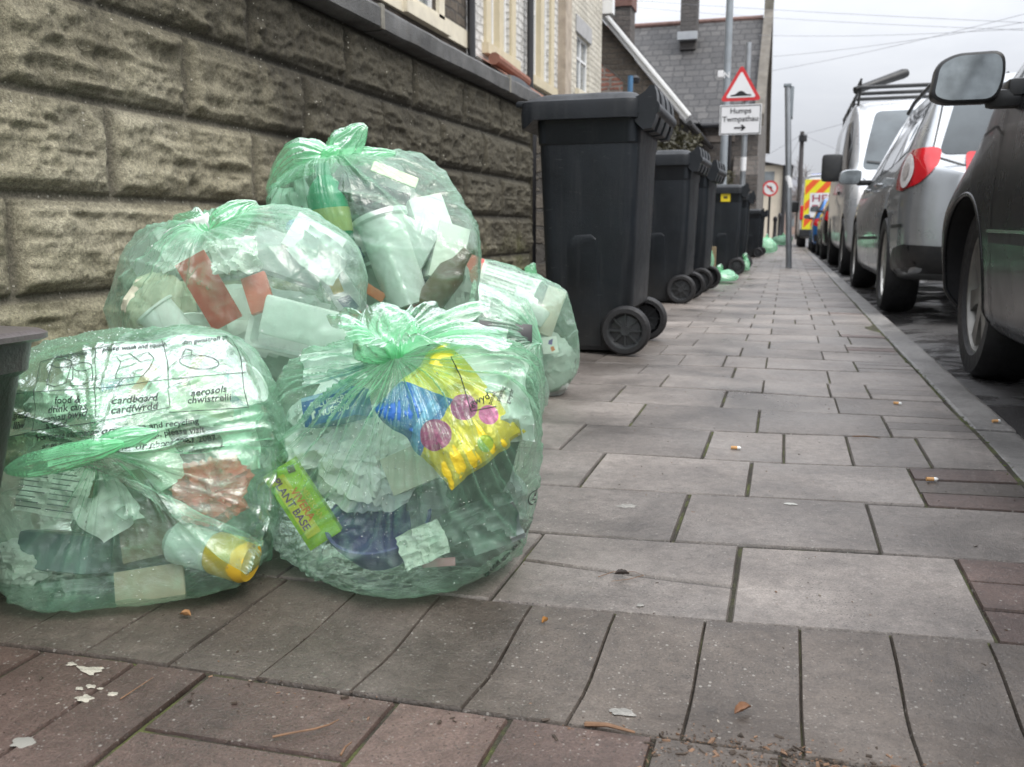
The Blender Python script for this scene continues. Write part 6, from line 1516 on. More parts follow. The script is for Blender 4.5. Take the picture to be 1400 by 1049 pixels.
# ---- silver estate, seen from behind
def estate():
    W = .90
    t = thing('estate_car', 'silver estate car with red tail lamps parked ahead of the dark car', 'car', (.635 + W, 7.90, -.052))
    st = [(-2.34, .36, .82, .62, .86, .80, .76, .92), (-2.26, .30, .87, .66, .94, .845, .775, 1.08), (-2.10, .27, .89, .70, .97, .86, .735, 1.31), (-1.90, .25, .895, .71, .975, .865, .68, 1.445), (-1.4, .22, .90, .71, .955, .865, .635, 1.49), (-.6, .19, .90, .70, .935, .865, .635, 1.505),
          (.1, .19, .90, .69, .925, .862, .64, 1.49), (.55, .19, .90, .69, .915, .86, .66, 1.40), (1.0, .19, .90, .68, .905, .86, .74, 1.10), (1.25, .20, .90, .68, .90, .855, .77, .965), (1.7, .22, .89, .66, .86, .82, .70, .90), (2.1, .24, .83, .60, .76, .74, .6, .80), (2.3, .28, .70, .5, .64, .62, .5, .68)]
    pm = paint('silver_paint', (.40, .42, .435), .30, .65, .18)
    wr = .325; wy = (-1.35, 1.36)
    b, tr = car_body(t, 'body', st, pm, [(y, s) for y in wy for s in (-1, 1)], wr)
    for y in wy:
        for s in (-1, 1): car_wheel(t, s * (W - .105), y, wr, .21, s, 10)
    # side glass, rear glass
    skin('side_window', t, tr, [(-1.98, 1.03), (-1.86, 1.26), (-1.55, 1.365), (-1.18, 1.375), (-1.18, .995)], M_GLASS, 'L', r=.05)
    skin('side_window', t, tr, [(-1.12, .99), (-1.12, 1.378), (-.32, 1.39), (-.30, .968)], M_GLASS, 'L', r=.03)
    skin('side_window', t, tr, [(-.22, .965), (-.24, 1.39), (.25, 1.345), (.78, 1.06), (.82, .95)], M_GLASS, 'L', r=.03)
    skin('rear_window', t, tr, [(-.735, .975), (-.62, 1.36), (-.3, 1.40), (.3, 1.40), (.62, 1.36), (.735, .975)], M_GLASSL, 'B', r=.06)
    seam('tailgate_seam', t, tr, [(-.68, 1.40), (-.77, .97), (-.575, .90), (-.555, .68), (-.50, .60)], .010, M_BLKP, 'B'); seam('tailgate_seam', t, tr, [(.68, 1.40), (.77, .97), (.575, .90), (.555, .68), (.50, .60)], .010, M_BLKP, 'B')
    D = Vector((1, 1.15, 0)).normalized()
    for s in (-1, 1):
        za = Vector((s * 1.0, -1.15, 0)).normalized(); xa = Vector((0, 0, 1)).cross(za).normalized()
        M = Matrix(((xa.x, 0, za.x, za.x * 3 + s * .62), (xa.y, 0, za.y, za.y * 3 - 2.05), (0, 1, 0, 0), (0, 0, 0, 1)))
        pts = [(-.32, .80), (-.33, .84), (-.28, .97), (-.16, 1.01), (.09, 1.02), (.11, .89), (.02, .81), (-.16, .78)]
        pts = [(x if s < 0 else -x, z) for x, z in pts]
        l = skin('tail_lamp', t, tr, pts, M_TAIL, M=M, off=.008, r=.04, ml=.04)
        for (cx, rr_, m) in ((-.115, .098, M_LENS), (-.115, .05, plain('lamp_bulb_chrome', (.62, .58, .56), .3, .2, var=.3, scale=90))):
            skin('lamp_lens', l, tr, [((cx if s < 0 else -cx) + rr_ * math.cos(a), .895 + rr_ * math.sin(a)) for a in np.linspace(0, 2 * PI, 24, endpoint=False)], m, M=M, off=.020 + (.006 if rr_ < .06 else 0), r=0, ml=.03)
    for s in (-1, 1):
        l = skin('boot_lamp', t, tr, [(s * .60, .80), (s * .595, .99), (s * .38, .975), (s * .35, .90), (s * .42, .82)], M_TAIL, 'B', off=.006, r=.03)
        skin('lamp_lens', l, tr, [(s * .47 + .065 * math.cos(a), .90 + .065 * math.sin(a)) for a in np.linspace(0, 2 * PI, 20, endpoint=False)], M_LENS, 'B', off=.016, r=0)
    skin('bumper_lower', t, tr, [(-.86, .30), (-.88, .47), (-.6, .455), (.6, .455), (.88, .47), (.86, .30)], M_BLKP, 'B', off=.014)
    skin('bumper_corner', t, tr, [(-2.30, .34), (-2.30, .475), (-1.95, .44), (-1.78, .36), (-1.78, .30)], M_BLKP, 'L', off=.014)
    p = skin('number_plate', t, tr, [(-.26, .66), (-.26, .77), (.26, .77), (.26, .66)], M_PLATE, 'B', off=.008, r=.01)
    for pts in ([(-1.15, 1.38), (-1.15, .96), (-1.12, .72), (-.98, .56), (-.90, .30), (-.88, .24)], [(-.26, 1.39), (-.26, .92), (-.20, .5), (-.20, .24)], [(.85, .93), (.88, .6), (.80, .25)]): seam('door_seam', t, tr, pts, .008, M_BLKP)
    seam('side_moulding', t, tr, [(-2.2, .58), (-1.78, .575)], .020, M_BLKP, off=.006); seam('side_moulding', t, tr, [(-.86, .50), (.8, .48)], .025, M_BLKP, off=.006)
    for y in (-1.02, -.10):
        o = MB().tube([(-W - .005, y - .10, .862), (-W - .035, y - .08, .865), (-W - .035, y + .08, .868), (-W - .005, y + .10, .866)], .012, 8).build('door_handle', pm, t, auto=50)
    mirror(t, (-W - .115, .70, 1.02), .20, .135, pm, M_MIRG)
    for s in (-1, 1):
        MB().tube([(s * .60, -1.75, 1.475), (s * .615, -1.62, 1.535), (s * .61, -.8, 1.56), (s * .61, 0, 1.55), (s * .62, .25, 1.50)], .016, 8).build('roof_rail', M_BLKP, t, auto=50)
    MB().lathe([(.002, 0), (.03, 0), (.025, .03), (.006, .06), (.004, .12), (.001, .13)], 10, Matrix.Translation((0, -1.4, 1.505))).build('aerial', M_BLKP, t)
    return t
estate()
# ---- dark grey car at the right edge: front wing, wheel, door and mirror in view
def near_car():
    W = .87
    t = thing('dark_car', 'dark grey car at the right edge showing wing mirror, front wheel and door', 'car', (.640 + W, 2.42, -.052))
    st = [(-2.0, .30, .78, .60, .80, .74, .66, .88), (-1.8, .26, .85, .64, .88, .80, .66, 1.2), (-1.4, .22, .86, .66, .90, .82, .64, 1.42), (-.5, .19, .865, .66, .90, .825, .63, 1.47), (0., .19, .87, .66, .90, .83, .68, 1.45), (.60, .19, .87, .66, .93, .835, .74, 1.30), (1.10, .20, .878, .66, .94, .84, .80, 1.04),
          (1.26, .20, .885, .66, .925, .825, .77, .99), (1.45, .22, .89, .66, .89, .80, .72, .945), (1.7, .23, .875, .62, .82, .76, .66, .88), (1.95, .26, .80, .56, .71, .68, .6, .77), (2.10, .30, .66, .48, .6, .56, .5, .64)]
    pm = plain('dark_paint', (.010, .0105, .0115), .28, .0, var=.2, scale=3, coat=.1, spec=.28)
    wr = .325; wy = (-1.30, 1.25)
    b, tr = car_body(t, 'body', st, pm, [(y, s) for y in wy for s in (-1, 1)], wr, arch=1.07)
    for y in wy:
        for s in (-1, 1): car_wheel(t, s * (W - .145), y, wr, .20, s, 7, plain('dull_alloy', (.22, .215, .20), .4, .7, var=.2, dirt=.4))
    skin('side_window', t, tr, [(-.95, .95), (-.93, 1.36), (.10, 1.38), (.50, 1.28), (.98, 1.05), (1.0, .97)], M_GLASS, 'L', r=.02)
    seam('door_seam', t, tr, [(.90, .95), (.86, .80), (.82, .52), (.80, .35), (.78, .24)], .008, M_BLKP); seam('door_seam', t, tr, [(-.5, .93), (-.5, .5), (-.46, .22)], .008, M_BLKP)
    mo = seam('side_moulding', t, tr, [(-.48, .520), (.80, .530)], .036, M_BLKP, off=.010); seam('chrome_strip', mo, tr, [(-.48, .540), (.80, .550)], .010, M_CHR, off=.016)
    seam('wing_seam', t, tr, [(.88, .86), (1.0, .90), (1.3, .88)], .006, M_BLKP)
    # lip round the front wheel arch
    pts = [Vector((-W - .012, 1.25 + wr * 1.085 * math.cos(a), wr * 1.02 + wr * 1.085 * math.sin(a))) for a in np.linspace(-.25, PI + .25, 36)]
    P2 = []
    for p in pts:
        h = tr.ray_cast(Vector((-3, p.y, p.z)), Vector((1, 0, 0))); P2.append(Vector((h[0].x - .002, p.y, p.z)) if h[0] is not None else p)
    MB().tube([p + Vector((.006, 0, 0)) for p in P2], .009, 8).build('arch_lip', pm, t, auto=60)
    MB().tube([(-W - .0, -.32, .86), (-W - .03, -.34, .862), (-W - .03, -.50, .862), (-W, -.52, .86)], .012, 8).build('door_handle', pm, t, auto=50)
    MB().bbox((-W + .0, .76, .95), (-W + .10, .90, 1.02), .015).build('mirror_base', M_BLKP, t, auto=40)
    return t, tr, W, pm
NC, NCT, NCW, NCP = near_car()
mp_ = gy(1320, 110, 3.2); mirror(NC, mp_ - Vector(NC.location), .215, .160, M_BLKP, M_MIRG)
# ---- silver van facing the viewer, with roof bars
def van():
    W = .95
    t = thing('panel_van', 'silver van with a ladder roof rack, facing down the street behind the estate car', 'van', (.665 + W * 1.05, 13.6, -.052), PI)
    t.scale = (1.05, 1.05, 1.05)
    # local +y is the van's front, which faces the viewer
    st = [(-2.55, .38, .90, .8, 1.10, .90, .84, 2.06), (-2.45, .32, .945, .85, 1.15, .945, .86, 2.10), (-1.5, .28, .95, .85, 1.15, .95, .86, 2.12), (.2, .26, .95, .85, 1.15, .95, .86, 2.12), (.9, .26, .95, .85, 1.15, .945, .85, 2.08), (1.35, .26, .95, .85, 1.15, .94, .84, 1.90), (1.75, .26, .95, .85, 1.14, .93, .83, 1.52), (2.05, .27, .94, .82, 1.10, .91, .82, 1.20), (2.3, .28, .92, .75, .98, .87, .75, 1.06), (2.5, .30, .82, .62, .82, .78, .65, .88)]
    pm = paint('van_silver', (.60, .62, .64), .30, .35, .12)
    wr = .34; wy = (-1.55, 1.62)
    b, tr = car_body(t, 'body', st, pm, [(y, s) for y in wy for s in (-1, 1)], wr)
    for y in wy:
        for s in (-1, 1): car_wheel(t, s * (W - .11), y, wr, .22, s, 6)
    skin('windscreen', t, tr, [(-.80, 1.20), (-.74, 1.5), (-.64, 1.92), (.64, 1.92), (.74, 1.5), (.80, 1.20)], M_GLASSL, 'F', r=.08)
    for ax in ('R',):
        skin('side_window', t, tr, [(.50, 1.18), (.50, 1.86), (1.12, 1.84), (1.52, 1.50), (1.66, 1.18)], M_GLASS, ax, r=.05)
        skin('side_window', t, tr, [(-.75, 1.22), (-.75, 1.88), (.30, 1.88), (.30, 1.22)], M_GLASS, ax, r=.07)
    MB().tube([(.75, 1.40, 1.9), (.86, 1.74, 1.5), (.91, 2.02, 1.17)], .02, 8).build('screen_pillar', pm, t, auto=60) if False else None
    # wipers, bonnet line, grille, headlamps
    for (x0, x1) in ((-.6, .1), (.1, .75)):
        seam('wiper', t, tr, [(x0, 1.20), (x1, 1.30)], .02, M_BLKP, 'F', .02)
    seam('bonnet_seam', t, tr, [(-.80, 1.10), (-.6, .90), (.6, .90), (.80, 1.10)], .012, M_BLKP, 'F')
    skin('grille', t, tr, [(-.45, .60), (-.5, .78), (.5, .78), (.45, .60)], M_BLKP, 'F')
    skin('bumper', t, tr, [(-.85, .32), (-.88, .56), (.88, .56), (.85, .32)], M_BLKP, 'F')
    for s in (-1, 1): skin('headlamp', t, tr, [(s * .52, .70), (s * .52, .86), (s * .84, 1.0), (s * .86, .80)], M_LENS, 'F')
    # the kerb side is the van's right (local +x), nearest the pavement
    for pts in ([(.40, 1.9), (.40, .55), (.45, .30)], [(1.60, 1.14), (1.5, .7), (1.25, .30)], [(-.95, 1.9), (-.95, .32)]):
        M = Matrix(((0, 0, 1, 3), (1, 0, 0, 0), (0, 1, 0, 0), (0, 0, 0, 1))); vs, fs = stroke(dense(pts, .03), .010); mobj('door_seam', onto(tr, M, vs, .004), fs, M_BLKP, t, True)
    MB().bbox((.945, .50, .98), (.975, .66, 1.02), .008).build('door_handle', M_BLKP, t, auto=40)
    # big black mirrors
    for s in (1, -1):
        mb = MB().bbox((s * .985 - .0 if s > 0 else -1.215, 1.42, 1.10), (1.215 if s > 0 else -.985, 1.58, 1.42), .045); m = mb.build('door_mirror', M_BLKP, t, auto=50)
        MB().bbox((.90 if s > 0 else -1.0, 1.47, 1.14), (1.0 if s > 0 else -.90, 1.54, 1.20), .01).build('mirror_arm', M_BLKP, m)
        g = MB().bbox((s * 1.10 - .09, 1.405, 1.13), (s * 1.10 + .09, 1.418, 1.39), .003); g.build('mirror_glass', M_MIRG, m)
    # roof rack with side rails, cross bars, front hoop and ladder roller
    rk = []
    mb = MB()
    for s in (-1, 1):
        mb.tube([(s * .80, 1.02, 2.24), (s * .80, -2.3, 2.24)], .022, 8); mb.tube([(s * .80, 1.0, 2.34), (s * .80, .3, 2.34)], .014, 8)
        for y in (1.0, .0, -1.1, -2.2): mb.tube([(s * .82, y, 2.02), (s * .80, y, 2.25)], .016, 6)
    for y in (1.02, .5, 0, -.6, -1.2, -1.8, -2.3): mb.tube([(-.82, y, 2.24), (.82, y, 2.24)], .024, 8)
    for k in range(4): mb.tube([(.80, 1.0 - .23 * k, 2.24), (.80, 1.0 - .23 * k, 2.35)], .012, 6)
    mb.build('roof_rack', M_BLKP, t, auto=50)
    MB().tube([(.86, .95, 2.22), (.30, .62, 2.44), (.25, .59, 2.455)], [.045, .062, .05], 14).build('ladder_clamp', M_BLKP, t, auto=50)
    return t
van()
# ---- the small cars beyond
def small_car(label, name, loc, col, rz=0, metal=.4, tail=True, seed=0):
    W = .86
    t = thing(name, label, 'car', loc, rz, None)
    st = [(-1.95, .32, .76, .60, .82, .72, .62, .92), (-1.85, .26, .83, .64, .90, .79, .62, 1.20), (-1.6, .23, .855, .66, .92, .81, .60, 1.42), (-1.0, .2, .86, .66, .92, .82, .60, 1.48), (0., .19, .86, .66, .91, .82, .61, 1.47), (.5, .19, .86, .66, .90, .82, .66, 1.30), (.95, .2, .86, .66, .89, .82, .72, .98), (1.4, .22, .85, .63, .84, .77, .66, .90), (1.8, .26, .76, .56, .70, .66, .55, .76), (1.95, .30, .62, .48, .6, .55, .45, .64)]
    pm = plain(name + '_paint', col, .25, metal, var=.08, scale=3, coat=.7, dirt=.2)
    wr = .31; wy = (-1.22, 1.25)
    b, tr = car_body(t, 'body', st, pm, [(y, s) for y in wy for s in (-1, 1)], wr, 5, 5)
    for y in wy:
        for s in (-1, 1): car_wheel(t, s * (W - .10), y, wr, .19, s, 5)
    skin('side_window', t, tr, [(-1.5, 1.0), (-1.42, 1.30), (-.6, 1.37), (-.6, .96)], M_GLASS, 'L'); skin('side_window', t, tr, [(-.5, .955), (-.5, 1.37), (.15, 1.33), (.62, 1.02), (.66, .95)], M_GLASS, 'L')
    skin('rear_window', t, tr, [(-.60, 1.0), (-.5, 1.34), (.5, 1.34), (.60, 1.0)], M_GLASS, 'B'); skin('windscreen', t, tr, [(-.66, 1.0), (-.54, 1.36), (.54, 1.36), (.66, 1.0)], M_GLASS, 'F')
    for s in (-1, 1):
        l = skin('tail_lamp', t, tr, [(s * .80, .72), (s * .80, .92), (s * .60, .94), (s * .56, .74)], M_TAIL, 'B', off=.006)
        skin('lamp_lens', l, tr, [(s * .74, .79), (s * .74, .83), (s * .60, .83), (s * .60, .79)], M_LENS, 'B', off=.010, r=.01)
        skin('headlamp', t, tr, [(s * .72, .60), (s * .74, .70), (s * .45, .70), (s * .42, .62)], M_LENS, 'F', off=.006)
    skin('lamp_side', t, tr, [(-1.93, .74), (-1.93, .92), (-1.72, .90), (-1.75, .76)], M_TAIL, 'L', off=.006); skin('number_plate', t, tr, [(-.26, .60), (-.26, .71), (.26, .71), (.26, .60)], M_PLATE, 'B', off=.007, r=.01)
    skin('bumper', t, tr, [(-.80, .32), (-.82, .50), (.82, .50), (.80, .32)], M_BLKP, 'B', off=.006)
    mirror(t, (-W - .10, .55, 1.0), .18, .13, pm, M_MIRG)
    return t
small_car('black car parked beyond the silver van, only its tail lamp and flank showing', 'black_car', (.655 + .86, 19.7, -.052), (.016, .017, .020))
BC = small_car('bright blue car parked between the black car and the police van', 'blue_car', (.50 + .86, 24.0, -.052), (.02, .16, .46))
BC.scale = (.9, .9, .9)
def police_van():
    W = 1.0
    t = thing('police_van', 'white police van with yellow and red chevrons and lettering on its rear doors', 'police van', (.34 + W, 30.0, -.052))
    st = [(-2.9, .40, .93, .9, 1.2, .93, .84, 2.06), (-2.8, .34, .99, .9, 1.2, .985, .86, 2.12), (-1.0, .3, 1.0, .9, 1.2, .99, .87, 2.14), (1.0, .3, 1.0, .9, 1.2, .99, .87, 2.12), (1.6, .3, 1.0, .9, 1.2, .97, .85, 1.95), (2.2, .3, .98, .85, 1.2, .94, .82, 1.5), (2.7, .32, .93, .7, 1.0, .85, .7, 1.1), (2.95, .35, .8, .6, .8, .7, .6, .86)]
    b, tr = car_body(t, 'body', st, plain('van_white', (.70, .71, .71), .3, var=.04, coat=.5, dirt=.2), [(y, s) for y in (-1.7, 1.75) for s in (-1, 1)], .35, 4, 4)
    for y in (-1.7, 1.75):
        for s in (-1, 1): car_wheel(t, s * (W - .12), y, .35, .22, s, 6)
    Yy = plain('chevron_yellow', (.72, .66, .02), .4, var=.05); Rr = plain('chevron_red', (.72, .10, .02), .4, var=.05)
    y0, y1, x0, x1 = .55, 1.98, -.92, .92
    panel_ = mobj('chevron_panel', [(x0, -2.955, y0), (x1, -2.955, y0), (x1 * .97, -2.955, y1), (x0 * .97, -2.955, y1)], [(0, 1, 2, 3)], Yy, t)
    for s in (-1, 1):
        for k in range(7):
            a = -1.0 + k * .46
            poly = [(0.0, a + .95), (0.0, a + .95 + .23), (.9, a + .23), (.9, a)]
            # clip to panel height
            out = []
            for (p, q) in zip(poly, poly[1:] + poly[:1]):
                out.append(p)
            def clip(pl, lim, up):
                r = []
                for i in range(len(pl)):
                    A, B = pl[i], pl[(i + 1) % len(pl)]; ia = (A[1] <= lim) if up else (A[1] >= lim); ib = (B[1] <= lim) if up else (B[1] >= lim)
                    if ia: r.append(A)
                    if ia != ib: tt = (lim - A[1]) / (B[1] - A[1]); r.append((A[0] + (B[0] - A[0]) * tt, lim))
                return r
            pl = clip(clip([(x, y + .7) for x, y in poly], y1 - .01, True), y0 + .01, False)
            if len(pl) >= 3: mobj('red_stripe', [(s * x * .97, -2.958, z) for x, z in pl], [tuple(range(len(pl)))], Rr, panel_)
    wp = mobj('white_panel', [(-.74, -2.962, .92), (.74, -2.962, .92), (.74, -2.962, 1.60), (-.74, -2.962, 1.60)], [(0, 1, 2, 3)], plain('panel_white', (.66, .66, .66), .4), t)
    Mx = Matrix(((1, 0, 0, 0), (0, 0, -1, -2.966), (0, 1, 0, 0), (0, 0, 0, 1))); ink = plain('police_red', (.30, .04, .07), .5)
    for s, z in (('HEDDLU', 1.44), ('POLICE', 1.16)):
        vs, fs = text_mesh(s, .30); wd = max(v.x for v in vs) - min(v.x for v in vs); k = 1.36 / wd
        mobj('lettering', [Mx @ Vector((v.x * k, v.y * .92 + z, 0)) for v in vs], fs, ink, wp)
    for s in (-1, 1): MB().bbox((s * .94 - .05, -2.97, .85), (s * .94 + .05, -2.90, 1.25), .02).build('tail_lamp', M_TAIL, t)
    MB().bbox((-.98, -3.02, .36), (.98, -2.9, .58), .03).build('bumper', M_BLKP, t)
    MB().bbox((-.7, -1.2, 2.12), (.7, -.9, 2.24), .04).build('light_bar', plain('blue_lights', (.03, .08, .4), .2), t)
    MB().bbox((-1.2, 1.55, 1.15), (-.98, 1.7, 1.5), .04).build('door_mirror', M_BLKP, t)
    seam_ = MB().box((-.008, -2.9665, .6), (.008, -2.9645, 2.45)).build('door_seam', M_BLKP, t)
police_van()
# ================================================================== buildings and planting beyond the wall
def mat_stone(name, c1, c2, mortar, sc_=(4, 9), rough=.9, bump=.8, axis='YZ', vary=.5, w=.02):
    """coursed rubble: brick pattern broken up by noise"""
    m, nt, out = new_mat(name); n = N(nt)
    tc = n.n('ShaderNodeTexCoord'); sp = n.n('ShaderNodeSeparateXYZ'); n.l(tc.outputs['Object'], sp.inputs[0])
    cb = n.n('ShaderNodeCombineXYZ'); a = {'Y': 1, 'X': 0}[axis[0]]
    no = n.noise(tc.outputs['Object'], 3.0, 4); n2 = n.noise(tc.outputs['Object'], 7.0, 4)
    n.l(n.math('ADD', sp.outputs[a], n.math('MULTIPLY', no, .28)), cb.inputs[0]); n.l(n.math('ADD', sp.outputs[2], n.math('MULTIPLY', n2, .10)), cb.inputs[1])
    br = n.n('ShaderNodeTexBrick'); n.l(cb.outputs[0], br.inputs['Vector']); br.inputs['Scale'].default_value = 1; br.inputs['Brick Width'].default_value = 1 / sc_[0]; br.inputs['Row Height'].default_value = 1 / sc_[1]; br.inputs['Mortar Size'].default_value = w; br.inputs['Mortar Smooth'].default_value = .4; br.inputs['Bias'].default_value = -.1
    br.inputs['Color1'].default_value = (*c1, 1); br.inputs['Color2'].default_value = (*c2, 1); br.inputs['Mortar'].default_value = (*mortar, 1); br.squash = 1.3; br.squash_frequency = 3
    f = n.noise(tc.outputs['Object'], 14, 5, .7)
    col = n.mix(vary, br.outputs['Color'], n.ramp(f, [(.28, .45), (.5, 1.0), (.75, 1.5)]), 'MULTIPLY')
    big = n.noise(tc.outputs['Object'], .9, 4); col = n.mix(.5, col, n.ramp(big, [(.3, .65), (.7, 1.25)]), 'MULTIPLY')
    h = n.math('ADD', n.math('MULTIPLY', br.outputs['Fac'], -1.0), n.math('MULTIPLY', f, .9))
    n.bsdf(out, col, rough, 0, n.bump(h, bump, .04)); return m
ST_DARK = mat_stone('dark_rubble', (.085, .070, .055), (.14, .115, .09), (.075, .068, .06), (3.2, 7), vary=.6)
ST_WHITE = mat_stone('white_painted_rubble', (.66, .65, .62), (.74, .73, .70), (.50, .49, .46), (3.2, 8), bump=1.0, vary=.35)
ST_CREAM = mat_stone('cream_rubble', (.55, .52, .44), (.64, .61, .53), (.48, .45, .38), (3.2, 8), bump=1.0, vary=.45)
ST_CHAP = mat_stone('chapel_rubble', (.085, .075, .068), (.135, .118, .105), (.085, .08, .075), (2.6, 6), axis='XZ', vary=.55)
ST_CHAPS = mat_stone('chapel_rubble_side', (.12, .11, .10), (.17, .155, .14), (.11, .105, .10), (2.6, 6), axis='YZ', vary=.55)
ST_LOW = mat_stone('garden_wall_rubble', (.085, .075, .06), (.13, .115, .095), (.07, .065, .058), (3, 7), vary=.6)
M_SLATE = mat_stone('roof_slate', (.046, .045, .046), (.080, .077, .075), (.024, .024, .025), (2.7, 4.0), rough=.65, bump=.5, axis='XZ', vary=.55, w=.03)
M_SLATEY = mat_stone('roof_slate_side', (.085, .09, .10), (.11, .116, .128), (.055, .058, .065), (3.4, 4.6), rough=.6, bump=.3, axis='YZ', vary=.3, w=.012)
TRIM = plain('ochre_trim', (.56, .49, .34), .6, var=.08, scale=4, dirt=.1); TRIMC = plain('cream_trim', (.62, .57, .45), .6, var=.08, scale=4, dirt=.15); PVC = plain('white_upvc', (.74, .75, .75), .35, var=.03); PANE = plain('window_pane', (.18, .20, .21), .08, var=.4, scale=1.5, spec=.8, coat=.4); PIPE = plain('black_downpipe', (.02, .02, .022), .4)
TERRA = plain('terracotta', (.24, .11, .075), .8, var=.2, scale=8); LEAD = plain('grey_felt', (.10, .11, .12), .7, var=.2)
HX = -4.6
def wall_with_holes(name, parent, x, y0, y1, z0, z1, holes, mat, depth=.12):
    """facade in the plane X = x with rectangular openings and reveals"""
    ys = sorted({y0, y1} | {h[0] for h in holes} | {h[1] for h in holes}); zs = sorted({z0, z1} | {h[2] for h in holes} | {h[3] for h in holes})
    mb = MB()
    for a, b in zip(ys[:-1], ys[1:]):
        for c, d in zip(zs[:-1], zs[1:]):
            if any(h[0] <= a and b <= h[1] and h[2] <= c and d <= h[3] for h in holes): continue
            mb.add([(x, a, c), (x, b, c), (x, b, d), (x, a, d)], [(0, 1, 2, 3)])
    for h in holes:
        a, b, c, d = h[:4]
        for q in ([(x, a, c), (x, a, d), (x - depth, a, d), (x - depth, a, c)], [(x, b, c), (x - depth, b, c), (x - depth, b, d), (x, b, d)], [(x, a, c), (x - depth, a, c), (x - depth, b, c), (x, b, c)], [(x, a, d), (x, b, d), (x - depth, b, d), (x - depth, a, d)]): mb.add(q, [(0, 1, 2, 3)])
    return mb.build(name, mat, parent)
def sash(parent, x, a, b, c, d, frame_mat=PVC, mull=1, transom=.4):
    f = .06; mb = MB(); xi, xo = x - .11, x - .055
    mb.box((xi, a, c), (xo, b, c + f)); mb.box((xi, a, d - f), (xo, b, d)); mb.box((xi, a, c + f), (xo, a + f, d - f)); mb.box((xi, b - f, c + f), (xo, b, d - f))
    for k in range(1, mull + 1):
        yy = a + (b - a) * k / (mull + 1); mb.box((xi, yy - f * .4, c + f), (xo - .003, yy + f * .4, d - f))
    if transom: zz = d - (d - c) * transom; mb.box((xi, a + f, zz - f * .4), (xo - .006, b - f, zz + f * .4))
    w = mb.build('window', frame_mat, parent)
    mobj('pane', [(x - .09, a + f, c + f), (x - .09, b - f, c + f), (x - .09, b - f, d - f), (x - .09, a + f, d - f)], [(0, 1, 2, 3)], PANE, w)
    return w
def surround(parent, x, a, b, c, d, mat, w=.16, t=.05, lintel=True):
    mb = MB(); mb.box((x + .002, a - w, c), (x + t, a, d)); mb.box((x + .002, b, c), (x + t, b + w, d)); mb.box((x + .002, a - w - .05, d), (x + t + .01, b + w + .05, d + .2)); mb.box((x + .002, a - w - .08, c - .16), (x + t + .06, b + w + .08, c))
    return mb.build('window_surround', mat, parent)
def Yof(px, py=100, X=HX): return gx(px, py, X).y
